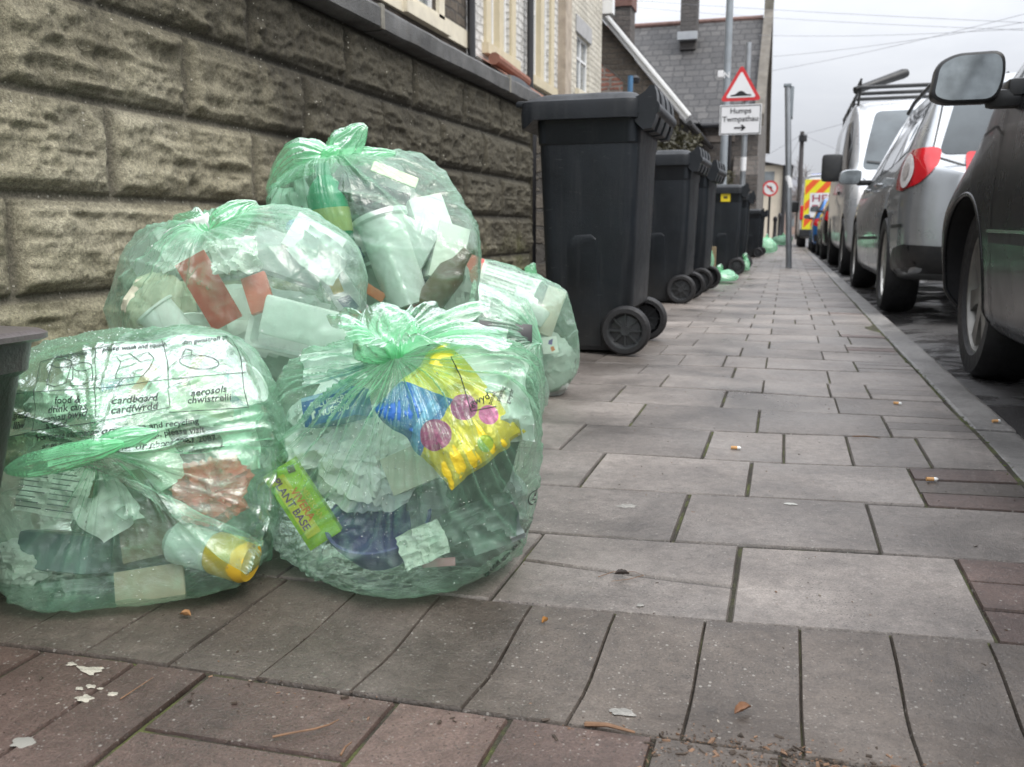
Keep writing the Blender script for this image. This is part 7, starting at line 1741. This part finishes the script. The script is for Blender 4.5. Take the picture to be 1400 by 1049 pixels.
# --- dark stone house
def houses():
    yA, yB, yC, yD = Yof(470), Yof(638), Yof(741), Yof(822)
    yM = Yof(769)
    h1 = thing('stone_house', 'dark rubble stone house with pale window sills behind the wall, nearest house', 'house', (0, 0, 0))
    w1 = (Yof(560), Yof(597), gx(575, 8, HX).z, 7.0)
    w1 = (w1[0], w1[1], gx(590, 24, HX).z, 4.6)
    wall_with_holes('wall', h1, HX, yA - 6, yB, -.1, 7.2, [w1, (w1[0] - 3.2, w1[1] - 3.2, w1[2], w1[3])], ST_DARK)
    for dy in (0, -3.2): sash(h1, HX, w1[0] + dy, w1[1] + dy, w1[2], w1[3]); surround(h1, HX, w1[0] + dy, w1[1] + dy, w1[2], w1[3], TRIMC, .20)
    zb = gx(630, 52, HX).z
    MB().box((HX + .003, yA - 6, zb - .12), (HX + .05, yB - .02, zb + .12)).build('string_course', TRIMC, h1)
    MB().box((HX - 5, yA - 6, 7.2), (HX + .25, yB, 7.4)).build('roof', M_SLATEY, h1)
    MB().tube([(HX + .10, yB - .06, 0), (HX + .10, yB - .06, 7.2)], .06, 10).build('downpipe', PIPE, h1)
    # --- white painted house with ochre surrounds
    h2 = thing('white_house', 'house of white painted stone with ochre window surrounds and a terracotta bay roof', 'house', (0, 0, 0))
    def hole(pl, pr, pyb, ztop): a, b = Yof(pl), Yof(pr); return (a, b, gx((pl + pr) / 2, pyb, HX).z, ztop)
    A = hole(668, 696, 72, 7.1); B = hole(726, 750, 112, 7.1)
    wall_with_holes('wall', h2, HX, yB + .01, yC + 1.2, -.1, 7.6, [A, (B[0], B[1] , B[2], 5.4)], ST_WHITE)
    for (a, b, c, d) in (A, (B[0], B[1], B[2], 5.4)):
        m_ = (a + b) / 2
        sash(h2, HX, a, m_ - .12, c, d, PVC, 0, .45); sash(h2, HX, m_ + .12, b, c, d, PVC, 0, .45)
        surround(h2, HX, a, b, c, d, TRIM, .24); MB().box((HX - .10, m_ - .12, c), (HX + .045, m_ + .12, d)).build('mullion', TRIM, h2)
    # bay roof of terracotta tiles below the first window
    p0, p1 = gx(668, 85, HX + .05), gx(722, 110, HX + .05)
    mb = MB(); r0 = gx(672, 80, HX + .3); r1 = gx(716, 112, HX + .3)
    mb.tube([(HX + .34, r0.y, r0.z), (HX + .34, r1.y, r1.z - .0)], .09, 10)
    mb.add([(HX + .02, r0.y, r0.z + .10), (HX + .02, r1.y, r0.z + .10), (HX + .8, r1.y + .1, r0.z - .42), (HX + .8, r0.y - .1, r0.z - .42)], [(0, 1, 2, 3)])
    mb.build('bay_roof', TERRA, h2)
    MB().box((HX + .003, r0.y - .05, 0), (HX + .7, r1.y + .05, r0.z - .40)).build('bay', ST_WHITE, h2)
    yP = Yof(716)
    MB().tube([(HX + .12, yP, 0), (HX + .12, yP, 7.6)], .06, 10).build('downpipe', PIPE, h2)
    MB().box((HX - 5, yB, 7.6), (HX + .3, yC + 1.2, 7.8)).build('roof', M_SLATEY, h2)
    # --- cream stone house
    h3 = thing('cream_house', 'cream stone house with a white framed window at the end of the row', 'house', (0, 0, 0))
    ym = yC + 1.21
    w = (Yof(788), Yof(805), gx(797, 128, HX).z, gx(797, 52, HX).z)
    wall_with_holes('wall', h3, HX, ym, yD, -.1, 8.6, [w, (w[0], w[1], w[3] + 1.6, 8.0)], ST_CREAM)
    MB().box((HX - .02, ym, -.1), (HX + .16, Yof(771), 8.6)).build('pilaster', plain('brown_render', (.40, .34, .27), .85, var=.25, scale=4, bump=.3, bscale=20, dirt=.3), h3)  # strip of browner, darker render beside the cream wall
    sash(h3, HX, *w); sash(h3, HX, w[0], w[1], w[3] + 1.6, 8.0)
    MB().box((HX + .003, w[0] - .15, w[3]), (HX + .03, w[1] + .15, w[3] + .35)).build('lintel', plain('grey_lintel', (.36, .36, .36), .7, var=.1), h3); MB().box((HX + .003, w[0] - .12, w[2] - .14), (HX + .09, w[1] + .12, w[2])).build('sill', TRIMC, h3)
    MB().add([(HX, yD, -.1), (HX - 6, yD, -.1), (HX - 6, yD, 8.6), (HX, yD, 8.6)], [(0, 1, 2, 3)]).build('end_wall', ST_DARK, h3)
    MB().box((HX - 6, ym, 8.6), (HX + .3, yD + .2, 8.8)).build('roof', M_SLATEY, h3)
    MB().box((HX - .02, yD + .02, gx(828, 24, HX).z), (HX + .25, yD + .3, 8.6)).build('bargeboard', PVC, h3)
    return yD
YD = houses()
# car-shed / bin roofs glimpsed above the coping
o = thing('garden_shelter', 'curved grey shelter roof just above the coping below the terracotta bay', 'shelter', (0, 0, 0))
p = gx(706, 118, -2.3)
mb = MB(); pts = []
for k in range(9):
    a = k / 8; q = gx(684 + 52 * a, 102 + 30 * a + (-10) * math.sin(PI * a), -2.25); pts.append(q)
V = []
for q in pts: V += [(q.x, q.y, q.z), (q.x - .9, q.y + .15, q.z + .02), (q.x - .9, q.y + .15, 0), (q.x, q.y, q.z - .05)]
mb.add([(v[0], v[1], v[2]) for v in V], [(4 * k, 4 * k + 4, 4 * k + 5, 4 * k + 1) for k in range(8)] + [(4 * k, 4 * k + 3, 4 * k + 7, 4 * k + 4) for k in range(8)])
mb.build('roof_sheet', LEAD, o)
for q in (pts[0], pts[-1]): MB().tube([(q.x - .04, q.y, -.03), (q.x - .04, q.y, q.z - .02)], .03, 8).build('shelter_post', PIPE, o)
# --- gabled hall with white bargeboards
def hall():
    Y = 24.0
    a, b = gy(822, 25, Y), gy(934, 160, Y); ap = a + (a - b) * .25
    t = thing('gabled_hall', 'dark stone hall with a white sloping bargeboard beyond the cream house', 'hall', (0, 0, 0))
    L = Vector((2 * ap.x - b.x, Y, b.z))
    MB().add([(b.x - .1, Y, -.1), (L.x, Y, -.1), (L.x, Y, b.z), (ap.x, Y, ap.z), (b.x - .1, Y, b.z + .05)], [(0, 1, 2, 3, 4)]).build('gable_wall', mat_stone('hall_rubble', (.10, .085, .07), (.15, .128, .105), (.10, .09, .08), (3, 7), axis='XZ', vary=.5), t)
    MB().add([(b.x - .1, Y, -.1), (b.x - .1, Y + 7, -.1), (b.x - .1, Y + 7, b.z), (b.x - .1, Y, b.z)], [(0, 1, 2, 3)]).build('side_wall', ST_LOW, t)
    d = (b - ap).normalized(); nn = Vector((d.z, 0, -d.x)); nn = -nn if nn.z < 0 else nn
    for off, dz, y0, nm in ((0.0, .20, -.16, 'bargeboard'), (.10, .05, -.22, 'verge_trim')):
        mb = MB(); e = b + d * .12
        q = [ap + nn * off, e + nn * off, e + nn * (off + dz), ap + nn * (off + dz)]
        mb.add([(v.x, Y + y0, v.z) for v in q] + [(v.x, Y + .02, v.z) for v in q], [(0, 1, 2, 3), (4, 7, 6, 5), (0, 4, 5, 1), (1, 5, 6, 2), (2, 6, 7, 3), (3, 7, 4, 0)]); mb.build(nm, PVC, t)
    e = b + d * .2
    MB().add([(ap.x + nn.x * .22, Y - .05, ap.z + nn.z * .22), (e.x + nn.x * .22, Y - .05, e.z + nn.z * .22), (e.x + nn.x * .22, Y + 7, e.z + nn.z * .22), (ap.x + nn.x * .22, Y + 7, ap.z + nn.z * .22)], [(0, 1, 2, 3)]).build('roof', M_SLATEY, t)
    MB().tube([(e.x + .05, Y - .1, e.z - .02), (e.x + .05, Y + 7, e.z - .02)], .07, 8).build('gutter', PIPE, t)
    c0, c1 = gy(834, 10, Y + 2.2), gy(861, 62, Y + 2.2)
    mb = MB().box((c0.x, Y + 2.2, c1.z - 2), (c1.x, Y + 3.0, c0.z)); ch = mb.build('chimney', mat_stone('chimney_rubble', (.085, .075, .07), (.12, .105, .095), (.09, .085, .08), (3, 7), axis='XZ', vary=.5), t)
    MB().box((c0.x - .04, Y + 2.15, c0.z), (c1.x + .04, Y + 3.05, c0.z + .45)).build('chimney_cap', plain('brick_dull', (.16, .085, .07), .85, var=.25, scale=5), ch)
hall()
def blue_post():
    for k, (px, pt, pb) in enumerate(((862, 104, 170), (902, 150, 178))):
        p = gy(px, pt, 15.0); q = gy(px, pb, 15.0)
        o = MB().tube([(p.x, 15.0, -.05), (p.x, 15.0, p.z)], .045, 10).build('blue_post', plain('blue_paint', (.05, .14, .26), .5, var=.15), None, auto=40); tag(o, 'blue metal post in the yard, ' + ('taller, under the bargeboard' if k == 0 else 'shorter, behind the handle of the first bin'), 'post')
    # low pitched shed roof between
    t = thing('garden_shed', 'grey shed roof beside the blue posts under the white bargeboard', 'shed', (0, 0, 0))
    a, b, c = gy(822, 85, 15.6), gy(856, 112, 15.6), gy(856, 160, 15.6)
    MB().add([(a.x, 15.6, a.z), (b.x, 15.6, b.z), (b.x, 17.4, b.z), (a.x, 17.4, a.z)], [(0, 1, 2, 3)]).build('roof', LEAD, t)
    MB().add([(a.x, 15.62, -.05), (b.x - .06, 15.62, -.05), (b.x - .06, 15.62, b.z + .01), (a.x, 15.62, a.z - .03)], [(0, 1, 2, 3)]).build('wall', mat_stone('shed_brick', (.20, .09, .07), (.26, .12, .09), (.2, .18, .16), (5, 13), axis='XZ'), t)
    l = gy(868, 114, 15.3); MB().lathe([(.0, 0), (.07, 0), (.09, .08), (.0, .14)], 12, Matrix.Translation(l)).build('yard_lamp', M_SIGNK, t)
blue_post()
# --- chapel with the great slate roof
def chapel():
    Y = 31.2
    er, el = gy(1043, 166, Y), gy(860, 168, Y); XR = er.x - .12; XLc = XR - 9.0
    ze = gy(930, 170, Y).z; Yr = Y + 5.2; zr = gy(1030, 26, Yr).z
    t = thing('chapel', 'stone chapel with a great slate roof, chimney and coped gable beside the pavement', 'chapel', (0, 0, 0))
    MB().add([(XLc, Y, -.1), (XR, Y, -.1), (XR, Y, ze), (XLc, Y, ze)], [(0, 1, 2, 3)]).build('front_wall', ST_CHAP, t)
    MB().add([(XR, Y, -.1), (XR, Yr * 2 - Y, -.1), (XR, Yr * 2 - Y, ze), (XR, Yr, zr), (XR, Y, ze)], [(0, 1, 2, 3, 4)]).build('gable_wall', ST_CHAPS, t)
    n1, n2 = 60, 30
    u, v = np.meshgrid(np.linspace(0, 1, n1), np.linspace(0, 1, n2), indexing='ij')
    X = XLc + (XR - .15 - XLc) * u; Yy = Y - .25 + (Yr - Y + .25) * v; Z = ze - .08 + (zr - ze + .08) * v + .035 * fbm(st3(u * 9, v * 4, 0 * u), 3, 5)
    mobj('roof', np.stack([X, Yy, Z], -1).reshape(-1, 3).tolist(), grid_faces(n1, n2), M_SLATE, t, True)
    MB().add([(XLc, 2 * Yr - Y + .2, ze - .1), (XR - .15, 2 * Yr - Y + .2, ze - .1), (XR - .15, Yr, zr), (XLc, Yr, zr)], [(0, 1, 2, 3)]).build('rear_roof', M_SLATE, t)
    MB().tube([(XLc, Yr, zr + .02), (XR - .2, Yr, zr + .02)], .10, 8).build('ridge_tiles', plain('ridge_clay', (.17, .10, .085), .8, var=.2), t)
    MB().tube([(XLc, Y - .30, ze - .10), (XR - .1, Y - .30, ze - .10)], .09, 8).build('gutter', PIPE, t)
    # coped gable parapet standing above the roof, with a weathered finial stone
    mb = MB()
    for (ya, za, yb, zb_) in ((Y - .35, ze - .2, Yr, zr), (Yr, zr, 2 * Yr - Y + .35, ze - .2)):
        q = [(XR - .16, ya, za), (XR + .16, ya, za), (XR + .16, yb, zb_), (XR - .16, yb, zb_)]
        mb.add([(x, y, z + .02) for x, y, z in q] + [(x, y, z + .40) for x, y, z in q], [(0, 3, 2, 1), (4, 5, 6, 7), (0, 1, 5, 4), (1, 2, 6, 5), (2, 3, 7, 6), (3, 0, 4, 7)])
    mb.build('gable_coping', plain('gable_stone', (.13, .118, .100), .85, var=.3, scale=2.5, bump=.4, bscale=14, dirt=.3), t)
    f = gy(1042, 10, Yr)
    mb = MB().prism([(-.16, 0), (.16, 0), (.17, .55), (.08, .74), (-.08, .74), (-.17, .55)], .34, Matrix(((1, 0, 0, XR), (0, 0, -1, Yr), (0, 1, 0, zr + .12), (0, 0, 0, 1)))); mb.build('finial', plain('finial_stone', (.16, .15, .125), .9, var=.3, scale=3), t)
    # buttress, chimney, roof flashing
    MB().box((XR - .75, Y - .55, -.1), (XR + .05, Y - .004, 2.3)).add([(XR - .75, Y - .55, 2.3), (XR + .05, Y - .55, 2.3), (XR + .05, Y - .004, 2.95), (XR - .75, Y - .004, 2.95)], [(0, 1, 2, 3)]).build('buttress', ST_CHAP, t)
    c0, c1 = gy(933, -20, Y + 3.8), gy(953, 46, Y + 3.8)
    ch = MB().box((c0.x, Y + 3.5, c1.z - .6), (c1.x, Y + 4.3, c0.z + .3)).build('chimney', mat_stone('chapel_chimney', (.085, .08, .078), (.12, .11, .105), (.09, .085, .082), (3, 7), axis='XZ'), t)
    MB().box((c0.x - .06, Y + 3.2, c1.z - .30), (c1.x + .06, Y + 3.49, c1.z - .02)).build('flashing', plain('lead_flashing', (.34, .36, .38), .5), ch)
    # narrow windows and a stone band on the front wall
    MB().box((XLc, Y - .06, ze - .62), (XR - .75, Y - .003, ze - .42)).build('stone_band', plain('band_stone', (.20, .17, .145), .85, var=.25, scale=3), t)
    for px in (1018, 965):
        q = gy(px, 226, Y); MB().box((q.x - .22, Y - .03, 1.5), (q.x + .22, Y - .003, 2.6)).build('dark_window', M_GLASS, t)
    MB().tube([(XR - .9, Y - .12, 0), (XR - .9, Y - .12, ze - .1)], .05, 8).build('downpipe', PIPE, t)
    return XR
XRC = chapel()
# --- garden wall with ivy behind the bins
t = thing('garden_wall', 'low dark stone garden wall behind the row of wheelie bins', 'wall', (0, 0, 0))
nY, nZ = 240, 22
u, v = np.meshgrid(np.linspace(0, 1, nY), np.linspace(0, 1, nZ), indexing='ij'); Yg = 7.0 + 23.8 * u; Zg = -.05 + 1.35 * v
mobj('stonework', np.stack([-1.62 + .035 * fbm(st3(Yg * 3, Zg * 5, 0 * Yg), 4, 3, True), Yg, Zg], -1).reshape(-1, 3).tolist(), grid_faces(nY, nZ), ST_LOW, t, True)
MB().box((-1.95, 7.0, 1.30), (-1.54, 30.8, 1.40)).build('coping', plain('coping_dark', (.11, .105, .10), .8, var=.3, scale=3), t)
MB().add([(-1.62, 7.0, -.05), (-1.95, 7.0, -.05), (-1.95, 7.0, 1.3), (-1.62, 7.0, 1.3)], [(0, 1, 2, 3)]).build('wall_end', ST_LOW, t)
def leaf_mat(name, a, b):
    m, nt, out = new_mat(name); n = N(nt); at_ = n.n('ShaderNodeAttribute', attribute_name='tone'); col = n.ramp(at_.outputs['Fac'], [(0, a), (1, b)])
    d = n.n('ShaderNodeBsdfPrincipled'); n.l(col, d.inputs['Base Color']); d.inputs['Roughness'].default_value = .5; tl = n.n('ShaderNodeBsdfTranslucent'); n.l(col, tl.inputs[0]); mx_ = n.n('ShaderNodeMixShader'); mx_.inputs[0].default_value = .2; n.l(d.outputs[0], mx_.inputs[1]); n.l(tl.outputs[0], mx_.inputs[2]); n.l(mx_.outputs[0], out.inputs[0]); return m
def leaves(name, parent, pts, s, mat, seed):
    rs = random.Random(seed); V = []; Fc = []; T = []
    for (p, sh) in pts:
        a = Vector((rs.gauss(0, 1), rs.gauss(0, 1), rs.gauss(0, .7))).normalized(); b = a.cross(Vector((rs.gauss(0, 1), rs.gauss(0, 1), rs.gauss(0, 1)))).normalized(); k = s * rs.uniform(.6, 1.3); n = len(V); p = Vector(p)
        V += [p - a * k, p + b * k * .55, p + a * k, p - b * k * .55]; Fc.append((n, n + 1, n + 2, n + 3)); T += [min(1, max(0, sh + rs.uniform(-.25, .25)))] * 4
    o = mobj(name, V, Fc, mat, parent); at_ = o.data.attributes.new('tone', 'FLOAT', 'POINT'); at_.data.foreach_set('value', T); return o
def hedge():
    t = thing('ivy_hedge', 'dark green ivy hedge growing over the garden wall', 'hedge', (0, 0, 0)); rs = random.Random(8); pts = []
    for k in range(15000):
        y = rs.uniform(8.6, 24.5); top = 1.75 + .35 * float(vnoise(np.array([y * .9, 1, 2]))) + .1 * math.sin(y * 3)
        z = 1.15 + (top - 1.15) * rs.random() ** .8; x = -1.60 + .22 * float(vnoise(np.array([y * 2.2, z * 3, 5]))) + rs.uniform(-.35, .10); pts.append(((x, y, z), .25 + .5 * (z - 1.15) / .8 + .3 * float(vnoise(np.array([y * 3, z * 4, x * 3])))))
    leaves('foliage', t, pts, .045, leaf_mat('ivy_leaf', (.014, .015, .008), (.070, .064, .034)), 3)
    mb = MB()
    for k in range(24):
        y = 8.8 + k * .5; mb.tube([(-1.57, y, 0), (-1.57, y + rs.uniform(-.1, .1), .7), (-1.6, y + rs.uniform(-.2, .2), 1.4)], .012, 5)
    mb.build('stems', plain('ivy_stem', (.08, .06, .045), .9), t)
hedge()
# --- cream house beyond the chapel, far terrace, bare trees
def far():  # far roofs and walls coloured paler, haze put into the surface colour
    Y = 47.0; a = gy(1049, 206, Y); b = gy(1068, 226, Y)
    t = thing('cream_cottage', 'cream rendered house with dark eaves just beyond the chapel', 'house', (0, 0, 0)); X = gy(1066, 320, Y).x
    MB().add([(X, Y, -.1), (X - 7, Y, -.1), (X - 7, Y, b.z), (X, Y, b.z)], [(0, 1, 2, 3)]).build('front_wall', plain('cream_render', (.60, .54, .44), .8, var=.08, scale=.8, dirt=.15), t)
    MB().add([(X, Y, -.1), (X, Y + 9, -.1), (X, Y + 9, b.z), (X, Y, b.z)], [(0, 1, 2, 3)]).build('side_wall', plain('cream_render2', (.56, .51, .42), .8, var=.08, scale=.8, dirt=.15), t)
    MB().add([(X + .35, Y - .3, b.z - .1), (X - 7, Y - .3, b.z + 1.5), (X - 7, Y + 9.3, b.z + 1.5), (X + .35, Y + 9.3, b.z - .1)], [(0, 1, 2, 3)]).build('roof', plain('grey_slate_far', (.12, .125, .14), .7, var=.15), t)
    MB().tube([(X + .36, Y - .3, b.z - .12), (X + .36, Y + 9.3, b.z - .12)], .14, 8).build('gutter', PIPE, t); MB().tube([(X + .1, Y - .12, 0), (X + .1, Y - .12, b.z)], .1, 8).build('downpipe', PIPE, t)
    q = gy(1053, 214, Y); MB().box((q.x - .35, Y - .06, 2.3), (q.x + .25, Y - .01, 3.4)).build('window', PANE, t)
    # terrace in the distance
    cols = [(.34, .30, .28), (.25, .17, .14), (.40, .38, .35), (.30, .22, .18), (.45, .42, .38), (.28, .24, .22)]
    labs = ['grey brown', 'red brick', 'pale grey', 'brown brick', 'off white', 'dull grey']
    for k in range(6):
        Yk = 60 + k * 9; Xk = -2.0 + .12 * k
        t = thing('terraced_house', labs[k] + ' terraced house far down the street, ' + ['first', 'second', 'third', 'fourth', 'fifth', 'sixth'][k] + ' past the cream cottage', 'house', (0, 0, 0), 0, 'far terraced houses')
        H = 5.2 + .3 * (k % 2)
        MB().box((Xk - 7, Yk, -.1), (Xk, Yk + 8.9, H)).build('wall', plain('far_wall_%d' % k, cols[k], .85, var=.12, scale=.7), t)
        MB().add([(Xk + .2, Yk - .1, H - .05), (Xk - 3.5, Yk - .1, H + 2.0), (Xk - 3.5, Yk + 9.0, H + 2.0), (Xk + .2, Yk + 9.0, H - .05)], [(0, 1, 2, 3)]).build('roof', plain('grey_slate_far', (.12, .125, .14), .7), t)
        for zz in (1.0, 3.3):
            for yy in (1.6, 5.6): MB().box((Xk + .004, Yk + yy, zz), (Xk + .03, Yk + yy + 1.1, zz + 1.4)).build('window', PANE, t)
        MB().box((Xk - 3.9, Yk + 8.2, H + 1.5), (Xk - 3.1, Yk + 8.8, H + 3.0)).build('chimney', plain('brick_red', (.26, .09, .07), .85), t)
    # house fronts closing the street at the far end
    for k, (x0, x1, Yk, H, lab) in enumerate(((-3, 4, 128, 5.2, 'distant brick house closing the street, left'), (4.2, 12, 130, 5.8, 'distant pale house closing the street, middle'), (12.4, 22, 132, 5.4, 'distant grey house closing the street, right'))):
        t = thing('distant_house', lab, 'house', (0, 0, 0), 0, 'houses at the end of the street')
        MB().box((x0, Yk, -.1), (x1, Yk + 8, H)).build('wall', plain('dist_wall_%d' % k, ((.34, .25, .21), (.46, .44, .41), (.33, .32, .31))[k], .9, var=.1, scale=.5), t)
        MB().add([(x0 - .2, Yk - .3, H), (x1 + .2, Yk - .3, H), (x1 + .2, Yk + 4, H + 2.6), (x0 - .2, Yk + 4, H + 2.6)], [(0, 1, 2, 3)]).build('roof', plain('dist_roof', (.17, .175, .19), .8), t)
        for j in range(3):
            for zz in (1.0, 3.2): xx = x0 + (x1 - x0) * (j + .5) / 3; MB().box((xx - .5, Yk - .04, zz), (xx + .5, Yk - .005, zz + 1.3)).build('window', PANE, t)
    BARK = plain('bare_twigs', (.20, .185, .18), .9, var=.2)
    def tree(x, y, h, seed, label):
        rs = random.Random(seed); t = thing('bare_tree', label, 'tree', (x, y, 0), 0, 'bare trees at the end of the street'); tr_ = MB(); cr_ = MB()
        def br(p, d, L, r, lev):
            q = p + d * L; m_ = p.lerp(q, .5) + Vector((rs.uniform(-.06, .06), rs.uniform(-.06, .06), 0)) * L
            (tr_ if lev < 2 else cr_).tube([p, m_, q], [r, r * .85, r * .62], 6 if lev < 2 else 3, cap=False)
            if lev >= 5: return
            for k in range(3 if lev < 4 else 4):
                nd = (d + Vector((rs.gauss(0, .55), rs.gauss(0, .55), rs.gauss(.12, .35)))).normalized(); br(p.lerp(q, rs.uniform(.55, 1.0)), nd, L * rs.uniform(.58, .82), r * .6, lev + 1)
        br(Vector((0, 0, -.2)), Vector((0, 0, 1)), h * .30, h * .022, 0)
        tr_.build('trunk', BARK, t, auto=60); cr_.build('crown', BARK, t)
    for k, (px, Y, h) in enumerate(((1080, 88, 8.5), (1096, 105, 10), (1112, 95, 9.5), (1125, 118, 11), (1062, 122, 9), (1145, 110, 10.5))):
        p = gy(px, 315, Y); tree(p.x, Y, h, 31 + k, ['bare grey tree just right of the tall post', 'bare grey tree behind the telegraph pole', 'bare grey tree above the police van roof', 'bare grey tree at the edge of the silver van', 'bare grey tree left of the tall post', 'bare grey tree hidden behind the silver van'][k])
    # dark hedge mass low in the distance
    rs = random.Random(4); pts = []
    for k in range(2500):
        x = rs.uniform(-2.2, 3.5); y = 70 + rs.uniform(-1, 1); z = rs.uniform(0, 2.2) * (.6 + .4 * math.sin(x * 1.3) ** 2); pts.append(((x, y, z), rs.random() * .6))
    # parked car far away on the pavement side
    return
far()
# ================================================================== camera, light, sky
cam = bpy.data.cameras.new('camera'); co_ = bpy.data.objects.new('camera', cam); COL.objects.link(co_)
co_.matrix_world = Matrix(((RT.x, UP.x, -FW.x, 0), (RT.y, UP.y, -FW.y, 0), (RT.z, UP.z, -FW.z, CAMH), (0, 0, 0, 1)))
cam.sensor_width = 36; cam.lens = 36 * F / 1400; cam.clip_start = 0.02; cam.clip_end = 2000
cam.dof.use_dof = True; cam.dof.focus_distance = 1.35; cam.dof.aperture_fstop = 9.0
sc.camera = co_
w = bpy.data.worlds.new('World'); sc.world = w; w.use_nodes = True
nt = w.node_tree; n = N(nt); bg = nt.nodes['Background']
sky = n.n('ShaderNodeTexSky', sky_type='NISHITA'); sky.sun_disc = False
SUN_EL, SUN_AZ = math.radians(52), math.radians(125)
sky.sun_elevation = SUN_EL; sky.sun_rotation = SUN_AZ; sky.air_density = 1.0; sky.dust_density = 4.0
tc = n.n('ShaderNodeTexCoord')
mp = n.n('ShaderNodeMapping'); mp.inputs['Scale'].default_value = (1.0, 1.0, 2.6); n.l(tc.outputs['Generated'], mp.inputs[0])
cl = n.noise(mp.outputs[0], 2.6, 6, 0.6, 0.3)
cc = n.ramp(cl, [(0.30, (5.5, 5.7, 6.15)), (0.55, (6.5, 6.65, 7.0)), (0.8, (7.7, 7.7, 7.8))])
mx = n.mix(0.90, sky.outputs[0], cc)
sz = n.n('ShaderNodeSeparateXYZ'); n.l(tc.outputs['Generated'], sz.inputs[0])      # an overcast sky is about three times brighter overhead than at the horizon
gr = n.math('ADD', 0.98, n.math('MULTIPLY', n.math('MAXIMUM', sz.outputs[2], 0.0), 3.9))
vm = n.n('ShaderNodeVectorMath', operation='SCALE'); n.l(mx, vm.inputs[0]); n.l(gr, vm.inputs['Scale']); mx = vm.outputs[0]
n.l(mx, bg.inputs[0]); bg.inputs[1].default_value = 0.090
sl = bpy.data.lights.new('sun', 'SUN'); so = bpy.data.objects.new('sun', sl); COL.objects.link(so)
sl.energy = 2.5; sl.angle = math.radians(35); sl.color = (1.0, 0.97, 0.92)
d = Vector((math.sin(SUN_AZ) * math.cos(SUN_EL), math.cos(SUN_AZ) * math.cos(SUN_EL), math.sin(SUN_EL)))
so.rotation_euler = d.to_track_quat('Z', 'Y').to_euler()
sc.view_settings.view_transform = 'Standard'; sc.view_settings.look = 'None'; sc.view_settings.exposure = 0; sc.view_settings.gamma = 1
sc.render.engine = 'CYCLES'
sc.cycles.use_denoising = True
sc.cycles.max_bounces = 8; sc.cycles.transparent_max_bounces = 18; sc.cycles.diffuse_bounces = 3; sc.cycles.glossy_bounces = 3; sc.cycles.transmission_bounces = 6
